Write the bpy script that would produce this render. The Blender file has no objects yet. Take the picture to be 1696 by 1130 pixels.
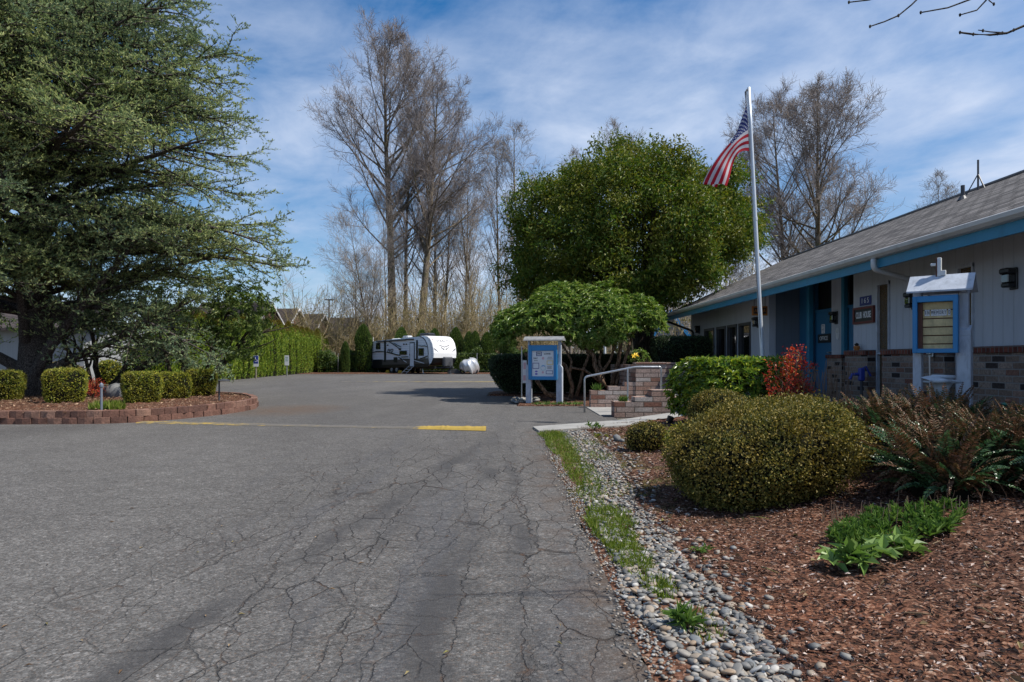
import bpy, math, random
import numpy as np
from mathutils import Vector, Matrix, Euler
R = math.radians
S = bpy.context.scene
COL = S.collection
random.seed(7)
H = 1.3          # camera height
F = 1130.67      # focal length in photograph pixels
VX, VY = 840.0, 598.0   # vanishing point in photograph pixels

def gz(y):
    t = np.clip((np.asarray(y, float) - 20.0) / 40.0, 0, 1)
    return 0.2 * t * t * (3 - 2 * t)
def sst(a, b, x):
    t = np.clip((np.asarray(x, float) - a) / (b - a), 0, 1)
    return t * t * (3 - 2 * t)
def mz(x, y):    # mulch bed height, right of the driveway
    r = 0.42 * sst(1.3, 5.2, x)
    k = 1 - 0.55 * sst(9.5, 13.0, y)
    w = 0.02 * np.sin(np.asarray(x) * 3.1 + 1) * np.sin(np.asarray(y) * 2.3) * sst(1.5, 2.5, x)
    return r * k + w + 0.012
def PX(px, Y): return (px - VX) * Y / F
def PZ(py, Y): return H + (VY - py) * Y / F

# ---------------------------------------------------------------- mesh building
class MB:
    def __init__(s): s.v = []; s.f = []; s.n = 0; s.uv = None
    def add(s, V, Fc, m=0):
        V = np.asarray(V, np.float64).reshape(-1, 3); Fc = np.asarray(Fc, np.int64)
        s.v.append(V); s.f.append((Fc + s.n, m)); s.n += len(V); return s
    def box(s, x0, y0, z0, x1, y1, z1, m=0):
        V = [(x0,y0,z0),(x1,y0,z0),(x1,y1,z0),(x0,y1,z0),(x0,y0,z1),(x1,y0,z1),(x1,y1,z1),(x0,y1,z1)]
        return s.add(V, [(0,3,2,1),(4,5,6,7),(0,1,5,4),(1,2,6,5),(2,3,7,6),(3,0,4,7)], m)
    def bbox(s, x0, y0, z0, x1, y1, z1, b=0.01, m=0):   # box with chamfered edges
        c = np.array([(x0+x1)/2,(y0+y1)/2,(z0+z1)/2]); h = np.array([x1-x0,y1-y0,z1-z0])/2
        b = min(b, h.min()*0.9)
        V=[];idx={}
        for sx in (-1,1):
            for sy in (-1,1):
                for sz in (-1,1):
                    sg=np.array([sx,sy,sz])
                    for a in range(3):
                        p=h-b; p=p.copy(); p[a]=h[a]; idx[(sx,sy,sz,a)]=len(V); V.append(c+sg*p)
        Q=[]; T=[]
        for a in range(3):
            u,w=(a+1)%3,(a+2)%3
            for sg in (-1,1):
                q=[]
                for (su,sw) in ((-1,-1),(1,-1),(1,1),(-1,1)):
                    k=[0,0,0];k[a]=sg;k[u]=su;k[w]=sw;q.append(idx[(*k,a)])
                Q.append(q if sg>0 else q[::-1])
            for su in (-1,1):
                for sw in (-1,1):
                    k0=[0,0,0];k1=[0,0,0];k0[a]=-1;k1[a]=1;k0[u]=k1[u]=su;k0[w]=k1[w]=sw
                    q=[idx[(*k0,u)],idx[(*k1,u)],idx[(*k1,w)],idx[(*k0,w)]]
                    Q.append(q if su*sw<0 else q[::-1])
        for sx in (-1,1):
            for sy in (-1,1):
                for sz in (-1,1):
                    t=[idx[(sx,sy,sz,a)] for a in range(3)]
                    T.append(t if sx*sy*sz>0 else t[::-1])
        n0=s.n; s.add(V,Q,m); s.f.append((np.array(T,np.int64)+n0,m)); return s
    def tube(s, pts, r, k=8, m=0, cap=True):
        P = np.asarray(pts, float); n = len(P)
        r = np.full(n, r, float) if np.isscalar(r) else np.asarray(r, float)
        V, Q = tubes(P[None], r[None], k)
        n0 = s.n; s.add(V, Q, m)
        if cap:
            for base, rev in ((0, True), ((n-1)*k, False)):
                ids = [n0+base+i for i in range(k)]
                for i in range(1, k-1):
                    t = [ids[0], ids[i], ids[i+1]]
                    s.f.append((np.array([t[::-1] if rev else t], np.int64), m))
        return s
    def lathe(s, prof, c, k=16, m=0):   # prof: (r,z)
        pr = np.asarray(prof, float); n = len(pr); a = np.arange(k)*2*math.pi/k
        V = np.stack([c[0]+pr[:,0,None]*np.cos(a), c[1]+pr[:,0,None]*np.sin(a), c[2]+pr[:,1,None]+0*a], -1).reshape(-1,3)
        Q = [(i*k+j, i*k+(j+1)%k, (i+1)*k+(j+1)%k, (i+1)*k+j) for i in range(n-1) for j in range(k)]
        return s.add(V, Q, m)
    def prism(s, poly, f, t, m=0):   # poly list of 2d; f(u,v,w)->xyz ; extrude w 0..t ; convex fan on ends (ngon)
        n = len(poly)
        V = [f(u,v,0) for u,v in poly] + [f(u,v,t) for u,v in poly]
        n0 = s.n
        s.add(V, [(i,(i+1)%n,n+(i+1)%n,n+i) for i in range(n)], m)
        s.f.append((np.array([[n0+n-1-i for i in range(n)]], np.int64), m)); s.f.append((np.array([[n0+n+i for i in range(n)]], np.int64), m))
        return s
    def grid(s, X, Y, Z, m=0):
        ny, nx = X.shape; V = np.stack([X, Y, Z], -1).reshape(-1,3)
        i = np.arange(ny-1)[:,None]*nx + np.arange(nx-1)[None]
        return s.add(V, np.stack([i, i+1, i+nx+1, i+nx], -1).reshape(-1,4), m)
    def mesh(s, name, smooth=False, off=(0,0,0)):
        V = np.concatenate(s.v) - np.asarray(off, float)
        me = bpy.data.meshes.new(name)
        me.vertices.add(len(V)); me.vertices.foreach_set('co', V.astype(np.float32).ravel())
        loops = np.concatenate([f.ravel() for f, m in s.f])
        tot = np.concatenate([np.full(len(f), f.shape[1]) for f, m in s.f])
        mi = np.concatenate([np.full(len(f), m) for f, m in s.f])
        st = np.concatenate([[0], np.cumsum(tot)[:-1]])
        me.loops.add(len(loops)); me.loops.foreach_set('vertex_index', loops.astype(np.int32))
        me.polygons.add(len(tot)); me.polygons.foreach_set('loop_start', st.astype(np.int32))
        try: me.polygons.foreach_set('loop_total', tot.astype(np.int32))
        except Exception: pass
        me.polygons.foreach_set('material_index', mi.astype(np.int32))
        me.polygons.foreach_set('use_smooth', np.full(len(tot), bool(smooth)))
        me.update(calc_edges=True); me.validate()
        return me

def tubes(P, rad, k):     # P (T,n,3), rad (T,n) -> verts, quads
    T, n, _ = P.shape
    tg = np.gradient(P, axis=1); tg /= np.linalg.norm(tg, axis=2, keepdims=True) + 1e-9
    ref = np.where(np.abs(tg[:, :1, 2:3]) > 0.8, np.array([1., 0, 0]), np.array([0, 0, 1.]))
    ref = np.broadcast_to(ref, tg.shape)
    a = np.cross(tg, ref); a /= np.linalg.norm(a, axis=2, keepdims=True) + 1e-9
    b = np.cross(tg, a)
    th = np.arange(k) * 2 * math.pi / k
    V = P[:, :, None] + rad[:, :, None, None] * (a[:, :, None] * np.cos(th)[:, None] - b[:, :, None] * np.sin(th)[:, None])
    i = np.arange(T)[:, None, None] * n * k + np.arange(n-1)[None, :, None] * k
    j = np.arange(k)[None, None]; j2 = (j + 1) % k
    Q = np.stack([i+j, i+j2, i+k+j2, i+k+j], -1).reshape(-1, 4)
    return V.reshape(-1, 3), Q

def nrm(a): return a / (np.linalg.norm(a, axis=-1, keepdims=True) + 1e-9)
def rdir(g, n): return nrm(g.normal(size=(n, 3)))

def leaves(mb, P, D, N, L, W, fold=0.12, m=0, mid=0.45):
    P = np.asarray(P); n = len(P)
    D = nrm(D); Sd = nrm(np.cross(D, N)); Nn = np.cross(Sd, D)
    L = np.broadcast_to(L, (n,))[:, None]; W = np.broadcast_to(W, (n,))[:, None]
    tip = P + D * L - Nn * L * fold
    l = P + D * L * mid + Sd * W / 2 + Nn * W * 0.25; r = P + D * L * mid - Sd * W / 2 + Nn * W * 0.25
    V = np.stack([P, r, tip, l], 1).reshape(-1, 3)
    i = np.arange(n)[:, None] * 4
    return mb.add(V, np.concatenate([i + [0, 1, 2], i + [0, 2, 3]], 1).reshape(-1, 3), m)

def grow(g, st, d, ln, r, n, trop=0.0, wob=0.1, taper=0.3):
    T = len(st); P = [st]; d = nrm(np.asarray(d, float)); p = np.asarray(st, float)
    ln = np.broadcast_to(ln, (T,)).astype(float); r = np.broadcast_to(r, (T,)).astype(float)
    for i in range(n):
        d = nrm(d + np.array([0, 0, trop]) / n + g.normal(size=(T, 3)) * wob)
        p = p + d * (ln / n)[:, None]; P.append(p)
    P = np.stack(P, 1); t = np.linspace(0, 1, n + 1)
    return P, r[:, None] * (1 - (1 - taper) * t[None])

def spawn(g, P, rad, k, t0, t1, ang, angv=10, flat=None, jit=True):
    T, n, _ = P.shape; n -= 1
    t = t0 + (t1 - t0) * ((np.arange(k)[None] + (g.random((T, k)) if jit else 0.5)) / k)
    x = t * n; i = np.clip(x.astype(int), 0, n - 1); fr = (x - i)[..., None]
    ar = np.arange(T)[:, None]
    p0 = P[ar, i]; p1 = P[ar, i + 1]
    st = p0 + (p1 - p0) * fr; tg = nrm(p1 - p0); rr = rad[ar, i] * (1 - fr[..., 0]) + rad[ar, i + 1] * fr[..., 0]
    if flat is None:
        az = rdir(g, T * k).reshape(T, k, 3)
        side = nrm(np.cross(tg, az))
    else:
        sgn = np.where((np.arange(k)[None] + g.integers(0, 2, (T, 1))) % 2 == 0, 1., -1.)[..., None]
        side = nrm(np.cross(tg, np.array([0, 0, 1.]))) * sgn + g.normal(size=(T, k, 3)) * flat
        side = nrm(side - tg * np.sum(side * tg, -1, keepdims=True))
    a = np.radians(ang + g.normal(size=(T, k, 1)) * angv)
    d = tg * np.cos(a) + side * np.sin(a)
    return st.reshape(-1, 3), d.reshape(-1, 3), t.reshape(-1), np.repeat(np.arange(T), k), rr.reshape(-1)

# ---------------------------------------------------------------- objects
def tag(o, label=None, cat=None, group=None, kind=None):
    if label: o['label'] = label
    if cat: o['category'] = cat
    if group: o['group'] = group
    if kind: o['kind'] = kind
    return o
def empty(name, loc, label, cat, group=None, rz=0):
    o = bpy.data.objects.new(name, None); COL.objects.link(o); o.location = loc; o.rotation_euler = (0, 0, rz)
    o.empty_display_size = 0.2
    return tag(o, label, cat, group)
def obj(name, mb, mats, parent=None, local=False, smooth=False, origin=None):
    off = np.zeros(3)
    if not local:
        if parent is not None:
            q = parent
            while q is not None: off = off + np.array(q.location); q = q.parent
        elif origin is not None: off = np.asarray(origin, float)
    me = mb.mesh(name, smooth, off)
    for m in (mats if isinstance(mats, (list, tuple)) else [mats]): me.materials.append(m)
    o = bpy.data.objects.new(name, me); COL.objects.link(o)
    if parent is not None: o.parent = parent
    elif origin is not None: o.location = origin
    return o
def struct(name, mb, mats, smooth=False):
    o = obj(name, mb, mats, smooth=smooth); o['kind'] = 'structure'; return o
def kids(o): return list(o.children)
def copy_tree(o, parent=None):
    c = o.copy(); COL.objects.link(c)
    if parent is not None: c.parent = parent
    for ch in kids(o): copy_tree(ch, c)
    return c
_DG = None
def text_mb(txt, size, ext=0.002, shear=0.0, space=1.0, bold=0.0, fit=None):
    cu = bpy.data.curves.new('lettering', 'FONT'); cu.body = txt; cu.size = size; cu.extrude = ext; cu.shear = shear
    cu.space_character = space; cu.align_x = 'CENTER'; cu.align_y = 'CENTER'; cu.offset = bold
    o = bpy.data.objects.new('lettering', cu); COL.objects.link(o)
    dg = bpy.context.evaluated_depsgraph_get(); dg.update()
    me = bpy.data.meshes.new_from_object(o.evaluated_get(dg))
    V = np.array([v.co[:] for v in me.vertices]); Fs = [tuple(p.vertices) for p in me.polygons]
    bpy.data.objects.remove(o); bpy.data.curves.remove(cu); bpy.data.meshes.remove(me)
    if fit is not None and len(V):
        w = V[:, 0].max() - V[:, 0].min(); V[:, 0] *= fit / w
    return V, Fs
def add_text(mb, txt, c, ax, ay, size, m=0, **kw):   # ax, ay world unit vectors of the letter plane
    V, Fs = text_mb(txt, size, **kw)
    ax = np.asarray(ax, float); ay = np.asarray(ay, float); az = np.cross(ax, ay)
    W = np.asarray(c, float) + V[:, :1]*ax + V[:, 1:2]*ay + V[:, 2:]*az
    n0 = mb.n; mb.v.append(W); mb.n += len(W)
    for f in Fs: mb.f.append((np.array([f], np.int64) + n0, m))
    return mb

# ---------------------------------------------------------------- materials
def newmat(name):
    m = bpy.data.materials.new(name); m.use_nodes = True; nt = m.node_tree
    return m, nt, nt.nodes['Principled BSDF'], nt.nodes['Material Output']
def N(nt, t, **kw):
    n = nt.nodes.new(t)
    for k, v in kw.items():
        if k.startswith('i_'):
            key = k[2:]; key = int(key) if key.isdigit() else key.replace('_', ' ')
            n.inputs[key].default_value = v
        else: setattr(n, k, v)
    return n
def LK(nt, a, b): nt.links.new(a, b)
def c4(c): return (c[0], c[1], c[2], 1)
def math_(nt, op, a, b=None, c=None, clamp=False):
    n = nt.nodes.new('ShaderNodeMath'); n.operation = op; n.use_clamp = clamp
    for i, x in enumerate((a, b, c)):
        if x is None: continue
        if isinstance(x, (int, float)): n.inputs[i].default_value = x
        else: nt.links.new(x, n.inputs[i])
    return n.outputs[0]
def mixc(nt, f, a, b, mode='MIX'):
    n = nt.nodes.new('ShaderNodeMix'); n.data_type = 'RGBA'; n.blend_type = mode
    for s, x in ((n.inputs[0], f), (n.inputs[6], a), (n.inputs[7], b)):
        if isinstance(x, (int, float)): s.default_value = x
        elif isinstance(x, tuple): s.default_value = c4(x)
        else: nt.links.new(x, s)
    return n.outputs[2]
def ramp(nt, x, stops, interp='LINEAR'):
    n = nt.nodes.new('ShaderNodeValToRGB'); cr = n.color_ramp; cr.interpolation = interp
    while len(cr.elements) < len(stops): cr.elements.new(0.5)
    for e, (p, c) in zip(cr.elements, stops):
        e.position = p; e.color = c4(c) if isinstance(c, tuple) else (c, c, c, 1)
    nt.links.new(x, n.inputs[0]); return n.outputs[0]
def mapr(nt, x, a, b, c=0.0, d=1.0):
    n = nt.nodes.new('ShaderNodeMapRange'); n.clamp = True
    n.inputs[1].default_value = a; n.inputs[2].default_value = b; n.inputs[3].default_value = c; n.inputs[4].default_value = d
    nt.links.new(x, n.inputs[0]); return n.outputs[0]
def coords(nt, which='Object'):
    return nt.nodes.new('ShaderNodeTexCoord').outputs[which]
def wpos(nt): return nt.nodes.new('ShaderNodeNewGeometry').outputs['Position']
def noise(nt, v, sc, det=4, rough=0.55, dist=0.0, out=0):
    n = N(nt, 'ShaderNodeTexNoise'); n.inputs['Scale'].default_value = sc; n.inputs['Detail'].default_value = det
    n.inputs['Roughness'].default_value = rough; n.inputs['Distortion'].default_value = dist
    if v is not None: LK(nt, v, n.inputs['Vector'])
    return n.outputs[out]
def mapping(nt, v, sc=(1,1,1), loc=(0,0,0), rot=(0,0,0)):
    n = N(nt, 'ShaderNodeMapping'); n.inputs['Scale'].default_value = sc; n.inputs['Location'].default_value = loc; n.inputs['Rotation'].default_value = rot
    LK(nt, v, n.inputs['Vector']); return n.outputs[0]
def bump(nt, h, strength, dist, bsdf):
    n = N(nt, 'ShaderNodeBump'); n.inputs['Strength'].default_value = strength; n.inputs['Distance'].default_value = dist
    LK(nt, h, n.inputs['Height']); LK(nt, n.outputs[0], bsdf.inputs['Normal']); return n

def simple(name, col, rough=0.6, metal=0.0, var=0.12, sc=3.0, bmp=0.0, spec=0.5, dirt=0.0):
    m, nt, b, o = newmat(name); v = coords(nt)
    f = noise(nt, v, sc, 6, 0.6)
    lo = tuple(x * (1 - var) for x in col); hi = tuple(min(1, x * (1 + var)) for x in col)
    c = ramp(nt, f, [(0.3, lo), (0.7, hi)])
    if dirt > 0:
        d = noise(nt, mapping(nt, v, (1, 1, 0.35)), sc * 2.3, 8, 0.7, 0.5)
        c = mixc(nt, mapr(nt, d, 0.5, 0.72, 0, dirt), c, tuple(x * 0.35 + 0.01 for x in col))
    LK(nt, c, b.inputs['Base Color'])
    b.inputs['Metallic'].default_value = metal; b.inputs['Specular IOR Level'].default_value = spec
    LK(nt, mapr(nt, f, 0.2, 0.8, max(0, rough - 0.08), min(1, rough + 0.08)), b.inputs['Roughness'])
    if bmp > 0: bump(nt, noise(nt, v, sc * 12, 6, 0.7), bmp, 0.01, b)
    return m

def leafmat(name, cols, rough=0.42, trans=0.22, sc=0.6, spec=0.35, tcol=None, big=None):
    """cols: list of base colours picked leaf by leaf; big: second tint that comes in clumps"""
    m, nt, b, o = newmat(name)
    g = nt.nodes.new('ShaderNodeNewGeometry'); rnd = g.outputs['Random Per Island']
    k = len(cols)
    c = ramp(nt, rnd, [(i / max(1, k - 1), cols[i]) for i in range(k)])
    f = noise(nt, coords(nt), sc, 3, 0.6)
    if big is not None: c = mixc(nt, mapr(nt, f, 0.42, 0.66), c, mixc(nt, 0.5, c, big))
    LK(nt, c, b.inputs['Base Color'])
    b.inputs['Roughness'].default_value = rough; b.inputs['Specular IOR Level'].default_value = spec
    t = N(nt, 'ShaderNodeBsdfTranslucent')
    hs = N(nt, 'ShaderNodeHueSaturation'); hs.inputs['Saturation'].default_value = 1.1; hs.inputs['Value'].default_value = 1.3
    LK(nt, c, hs.inputs['Color']); LK(nt, hs.outputs[0], t.inputs['Color'])
    mx = N(nt, 'ShaderNodeMixShader'); mx.inputs[0].default_value = trans
    LK(nt, b.outputs[0], mx.inputs[1]); LK(nt, t.outputs[0], mx.inputs[2]); LK(nt, mx.outputs[0], o.inputs[0])
    return m

def barkmat(name, c0, c1, sc=6.0, stretch=0.25, bmp=0.8, moss=None):
    m, nt, b, o = newmat(name); v = coords(nt)
    vv = mapping(nt, v, (1, 1, stretch))
    f = noise(nt, vv, sc, 8, 0.65, 0.6)
    vo = N(nt, 'ShaderNodeTexVoronoi', feature='DISTANCE_TO_EDGE'); vo.inputs['Scale'].default_value = sc * 1.6; LK(nt, vv, vo.inputs['Vector'])
    h = math_(nt, 'MULTIPLY', mapr(nt, vo.outputs[0], 0, 0.12), f)
    c = ramp(nt, h, [(0.0, tuple(x * 0.5 for x in c0)), (0.25, c0), (0.65, c1)])
    if moss is not None: c = mixc(nt, mapr(nt, noise(nt, v, 1.3, 5), 0.5, 0.68, 0, 0.8), c, moss)
    LK(nt, c, b.inputs['Base Color']); b.inputs['Roughness'].default_value = 0.9; b.inputs['Specular IOR Level'].default_value = 0.15
    bump(nt, h, bmp, 0.03, b); return m

def boxvec(nt, v):   # (u, v) that follows axis-aligned faces
    g = nt.nodes.new('ShaderNodeNewGeometry'); sn = N(nt, 'ShaderNodeSeparateXYZ'); LK(nt, g.outputs['True Normal'], sn.inputs[0])
    sp = N(nt, 'ShaderNodeSeparateXYZ'); LK(nt, v, sp.inputs[0])
    ax = math_(nt, 'GREATER_THAN', math_(nt, 'ABSOLUTE', sn.outputs[0]), 0.6)
    az = math_(nt, 'GREATER_THAN', math_(nt, 'ABSOLUTE', sn.outputs[2]), 0.6)
    u = math_(nt, 'ADD', math_(nt, 'MULTIPLY', sp.outputs[1], ax), math_(nt, 'MULTIPLY', sp.outputs[0], math_(nt, 'SUBTRACT', 1.0, ax)))
    w = math_(nt, 'ADD', math_(nt, 'MULTIPLY', sp.outputs[1], az), math_(nt, 'MULTIPLY', sp.outputs[2], math_(nt, 'SUBTRACT', 1.0, az)))
    cb = N(nt, 'ShaderNodeCombineXYZ'); LK(nt, u, cb.inputs[0]); LK(nt, w, cb.inputs[1]); return cb.outputs[0]

def brickmat(name, stops, mortar, bw=0.26, bh=0.092, ms=0.01, rowlock=False, mott=0.5):
    m, nt, b, o = newmat(name); v = wpos(nt); bv = boxvec(nt, v)
    if rowlock: bw, bh = 0.085, 0.5
    wob = N(nt, 'ShaderNodeVectorMath', operation='ADD'); nz = N(nt, 'ShaderNodeVectorMath', operation='SCALE'); nz.inputs['Scale'].default_value = 0.012
    LK(nt, noise(nt, v, 9, 3, out=1), nz.inputs[0]); LK(nt, bv, wob.inputs[0]); LK(nt, nz.outputs[0], wob.inputs[1])
    br = N(nt, 'ShaderNodeTexBrick'); br.inputs['Scale'].default_value = 1; br.inputs['Brick Width'].default_value = bw; br.inputs['Row Height'].default_value = bh
    br.inputs['Mortar Size'].default_value = ms; br.inputs['Mortar Smooth'].default_value = 0.3; br.inputs['Bias'].default_value = 0
    br.inputs['Color1'].default_value = (0,0,0,1); br.inputs['Color2'].default_value = (1,1,1,1); br.inputs['Mortar'].default_value = (0.5,0.5,0.5,1)
    br.offset = 0.5
    LK(nt, wob.outputs[0], br.inputs['Vector'])
    c = ramp(nt, br.outputs['Color'], stops)
    f = noise(nt, v, 26, 8, 0.75); f2 = noise(nt, v, 5, 4, 0.6)
    c = mixc(nt, mott, c, ramp(nt, f, [(0.32, 0.25), (0.6, 1.0), (0.75, 1.25)]), 'MULTIPLY')
    c = mixc(nt, 0.5, c, ramp(nt, f2, [(0.3, 0.7), (0.7, 1.15)]), 'MULTIPLY')
    mor = mixc(nt, f, tuple(x * 0.7 for x in mortar), mortar)
    c = mixc(nt, br.outputs['Fac'], c, mor)
    LK(nt, c, b.inputs['Base Color']); b.inputs['Roughness'].default_value = 0.85; b.inputs['Specular IOR Level'].default_value = 0.2
    h = math_(nt, 'SUBTRACT', math_(nt, 'MULTIPLY', f, 0.3), br.outputs['Fac'])
    bump(nt, h, 0.7, 0.012, b); return m
# ================================================================ camera, light, sky
cam = bpy.data.cameras.new('camera'); cam.lens = 24.0; cam.sensor_width = 36; cam.clip_end = 5000; cam.clip_start = 0.05
cam.shift_x = (848 - VX) / 1696; cam.shift_y = (VY - 565) / 1696
co = bpy.data.objects.new('camera', cam); COL.objects.link(co); co.location = (0, 0, H); co.rotation_euler = (R(90), 0, 0); S.camera = co
SUN_EL, SUN_AZ = R(55), math.atan2(0.97, -0.24)    # azimuth clockwise from +Y
sd = Vector((math.cos(SUN_EL)*math.sin(SUN_AZ), math.cos(SUN_EL)*math.cos(SUN_AZ), math.sin(SUN_EL)))
sl = bpy.data.lights.new('sun', 'SUN'); sl.energy = 4.8; sl.angle = R(0.53); sl.color = (1.0, 0.95, 0.87)
so = bpy.data.objects.new('sun', sl); COL.objects.link(so); so.rotation_euler = (-sd).to_track_quat('-Z', 'Y').to_euler(); so.location = (30, 0, 40)
w = bpy.data.worlds.new('World'); S.world = w; w.use_nodes = True; nt = w.node_tree; nt.nodes.clear()
sky = N(nt, 'ShaderNodeTexSky', sky_type='NISHITA'); sky.sun_disc = False; sky.sun_elevation = SUN_EL; sky.sun_rotation = SUN_AZ
sky.altitude = 100; sky.air_density = 1.0; sky.dust_density = 0.6; sky.ozone_density = 2.5
gen = coords(nt, 'Generated'); sx = N(nt, 'ShaderNodeSeparateXYZ'); LK(nt, gen, sx.inputs[0])
zz = math_(nt, 'ADD', math_(nt, 'MAXIMUM', sx.outputs[2], 0.0), 0.16)
cv = N(nt, 'ShaderNodeCombineXYZ'); LK(nt, math_(nt, 'DIVIDE', sx.outputs[0], zz), cv.inputs[0]); LK(nt, math_(nt, 'DIVIDE', sx.outputs[1], zz), cv.inputs[1])
cvm = mapping(nt, cv.outputs[0], (1, 1, 1), (3.1, 1.7, 0), (0, 0, R(-28)))
cvs = mapping(nt, cvm, (1.0, 0.85, 1))
f1 = noise(nt, cvs, 0.8, 9, 0.56, 0.35); f2 = noise(nt, mapping(nt, cvm, (1.2, 0.95, 1)), 3.0, 9, 0.6, 0.3)
cf = math_(nt, 'ADD', math_(nt, 'MULTIPLY', f1, 0.64), math_(nt, 'MULTIPLY', f2, 0.36))
cl = mapr(nt, cf, 0.41, 0.70, 0.02, 0.86)
# more cloud towards the right (+X), clear patch high on the left
hz_ = math_(nt, 'ADD', mapr(nt, sx.outputs[2], 0.0, 0.35, 0.45, 0.0), mapr(nt, sx.outputs[0], -0.1, 0.6, 0.0, 0.22))
cl = math_(nt, 'ADD', cl, hz_, clamp=True)
hs = N(nt, 'ShaderNodeHueSaturation'); hs.inputs['Saturation'].default_value = 1.5; hs.inputs['Value'].default_value = 0.92; LK(nt, sky.outputs[0], hs.inputs['Color'])
shade = ramp(nt, f1, [(0.35, (3.5, 4.3, 6.0)), (0.75, (6.3, 6.9, 8.0))])
skyc = mixc(nt, cl, hs.outputs[0], shade)
bg = N(nt, 'ShaderNodeBackground'); bg.inputs['Strength'].default_value = 0.11; LK(nt, skyc, bg.inputs['Color'])
wo = N(nt, 'ShaderNodeOutputWorld'); LK(nt, bg.outputs[0], wo.inputs[0])
S.view_settings.view_transform = 'Standard'; S.view_settings.look = 'None'; S.view_settings.gamma = 1; S.view_settings.exposure = 0.30
S.cycles.max_bounces = 6; S.cycles.transparent_max_bounces = 8; S.cycles.sample_clamp_indirect = 4
S.cycles.use_denoising = True

# ================================================================ materials
M = {}
def asphalt():
    m, nt, b, o = newmat('asphalt'); p = wpos(nt)
    sp = N(nt, 'ShaderNodeSeparateXYZ'); LK(nt, p, sp.inputs[0]); X, Y = sp.outputs[0], sp.outputs[1]
    big = noise(nt, mapping(nt, p, (1, 0.35, 1)), 0.28, 5, 0.6, 0.5); mid = noise(nt, p, 2.2, 6, 0.65)
    base = ramp(nt, big, [(0.30, (0.084, 0.081, 0.078)), (0.5, (0.108, 0.104, 0.099)), (0.72, (0.136, 0.131, 0.124))])
    base = mixc(nt, 0.7, base, ramp(nt, mid, [(0.25, 0.72), (0.7, 1.12)]), 'MULTIPLY')
    # aggregate, each stone its own tone
    vo = N(nt, 'ShaderNodeTexVoronoi'); vo.inputs['Scale'].default_value = 95; LK(nt, p, vo.inputs['Vector'])
    st = ramp(nt, N_sep(nt, vo.outputs['Color']), [(0.0, 0.40), (0.45, 0.85), (0.8, 1.2), (0.94, 1.5), (1.0, 2.2)])
    vo2 = N(nt, 'ShaderNodeTexVoronoi'); vo2.inputs['Scale'].default_value = 34; LK(nt, p, vo2.inputs['Vector'])
    st2 = ramp(nt, N_sep(nt, vo2.outputs['Color']), [(0.0, 0.72), (0.6, 1.0), (0.95, 1.25), (1.0, 1.7)])
    c = mixc(nt, 0.75, base, st, 'MULTIPLY'); c = mixc(nt, 0.7, c, st2, 'MULTIPLY')
    warm = mixc(nt, mapr(nt, noise(nt, p, 60, 2), 0.55, 0.7, 0, 0.35), c, (0.20, 0.13, 0.085)); c = warm
    # dark sealer streaks along the drive
    q = N(nt, 'ShaderNodeVectorMath', operation='ADD'); dq = N(nt, 'ShaderNodeVectorMath', operation='SCALE'); dq.inputs['Scale'].default_value = 1.0
    LK(nt, noise(nt, mapping(nt, p, (1, 0.5, 1)), 0.9, 3, 0.5, out=1), dq.inputs[0]); LK(nt, p, q.inputs[0]); LK(nt, dq.outputs[0], q.inputs[1])
    sk = noise(nt, mapping(nt, q.outputs[0], (3.4, 0.20, 1), (0.4, 0, 0)), 1.0, 5, 0.6)
    near = mapr(nt, Y, 4.0, 15.0, 1.0, 0.25); rightm = mapr(nt, X, -3.5, -0.6, 0.25, 1.0)
    ska = math_(nt, 'MULTIPLY', math_(nt, 'MULTIPLY', mapr(nt, sk, 0.50, 0.66), near), rightm)
    c = mixc(nt, math_(nt, 'MULTIPLY', ska, 0.38), c, (0.058, 0.060, 0.068))
    wn = math_(nt, 'MULTIPLY', math_(nt, 'SUBTRACT', noise(nt, p, 1.1, 5, 0.6), 0.5), 0.55)
    for c0, c1, wd, al in ((-2.02, 0.150, 0.14, 0.78), (-1.25, 0.07, 0.08, 0.5), (-0.44, 0.022, 0.14, 0.78), (0.10, -0.005, 0.09, 0.6)):
        dxs = math_(nt, 'ABSOLUTE', math_(nt, 'SUBTRACT', math_(nt, 'ADD', X, wn), math_(nt, 'ADD', math_(nt, 'MULTIPLY', Y, c1), c0)))
        am = math_(nt, 'MULTIPLY', mapr(nt, dxs, wd * 0.25, wd * 1.4, al, 0), math_(nt, 'MULTIPLY', mapr(nt, Y, 7.0, 13.0, 1, 0.15), mapr(nt, noise(nt, mapping(nt, p, (1, 1, 1), (c0, 9, 0)), 0.55, 4), 0.36, 0.58)))
        c = mixc(nt, am, c, (0.044, 0.043, 0.044))
    # cracks: two nets, long ones along the drive and a finer alligator net
    def cracks(sc, wdt, dist, seed):
        w1 = N(nt, 'ShaderNodeVectorMath', operation='ADD'); d1 = N(nt, 'ShaderNodeVectorMath', operation='SCALE'); d1.inputs['Scale'].default_value = dist
        LK(nt, noise(nt, mapping(nt, p, (1, 1, 1), seed), 2.6, 6, 0.65, out=1), d1.inputs[0]); LK(nt, p, w1.inputs[0]); LK(nt, d1.outputs[0], w1.inputs[1])
        v = N(nt, 'ShaderNodeTexVoronoi', feature='DISTANCE_TO_EDGE'); v.inputs['Scale'].default_value = 1.0; v.inputs['Randomness'].default_value = 0.9
        LK(nt, mapping(nt, w1.outputs[0], sc, seed), v.inputs['Vector']); 
        return mapr(nt, v.outputs[0], wdt * 0.25, wdt, 1.0, 0.0)
    k1 = cracks((2.3, 0.42, 1), 0.015, 0.24, (0.3, 0.7, 0)); k2 = cracks((4.2, 2.0, 1), 0.021, 0.16, (2.3, 1.7, 0)); k3 = cracks((0.45, 1.25, 1), 0.007, 0.28, (5.3, 3.7, 0))
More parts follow.
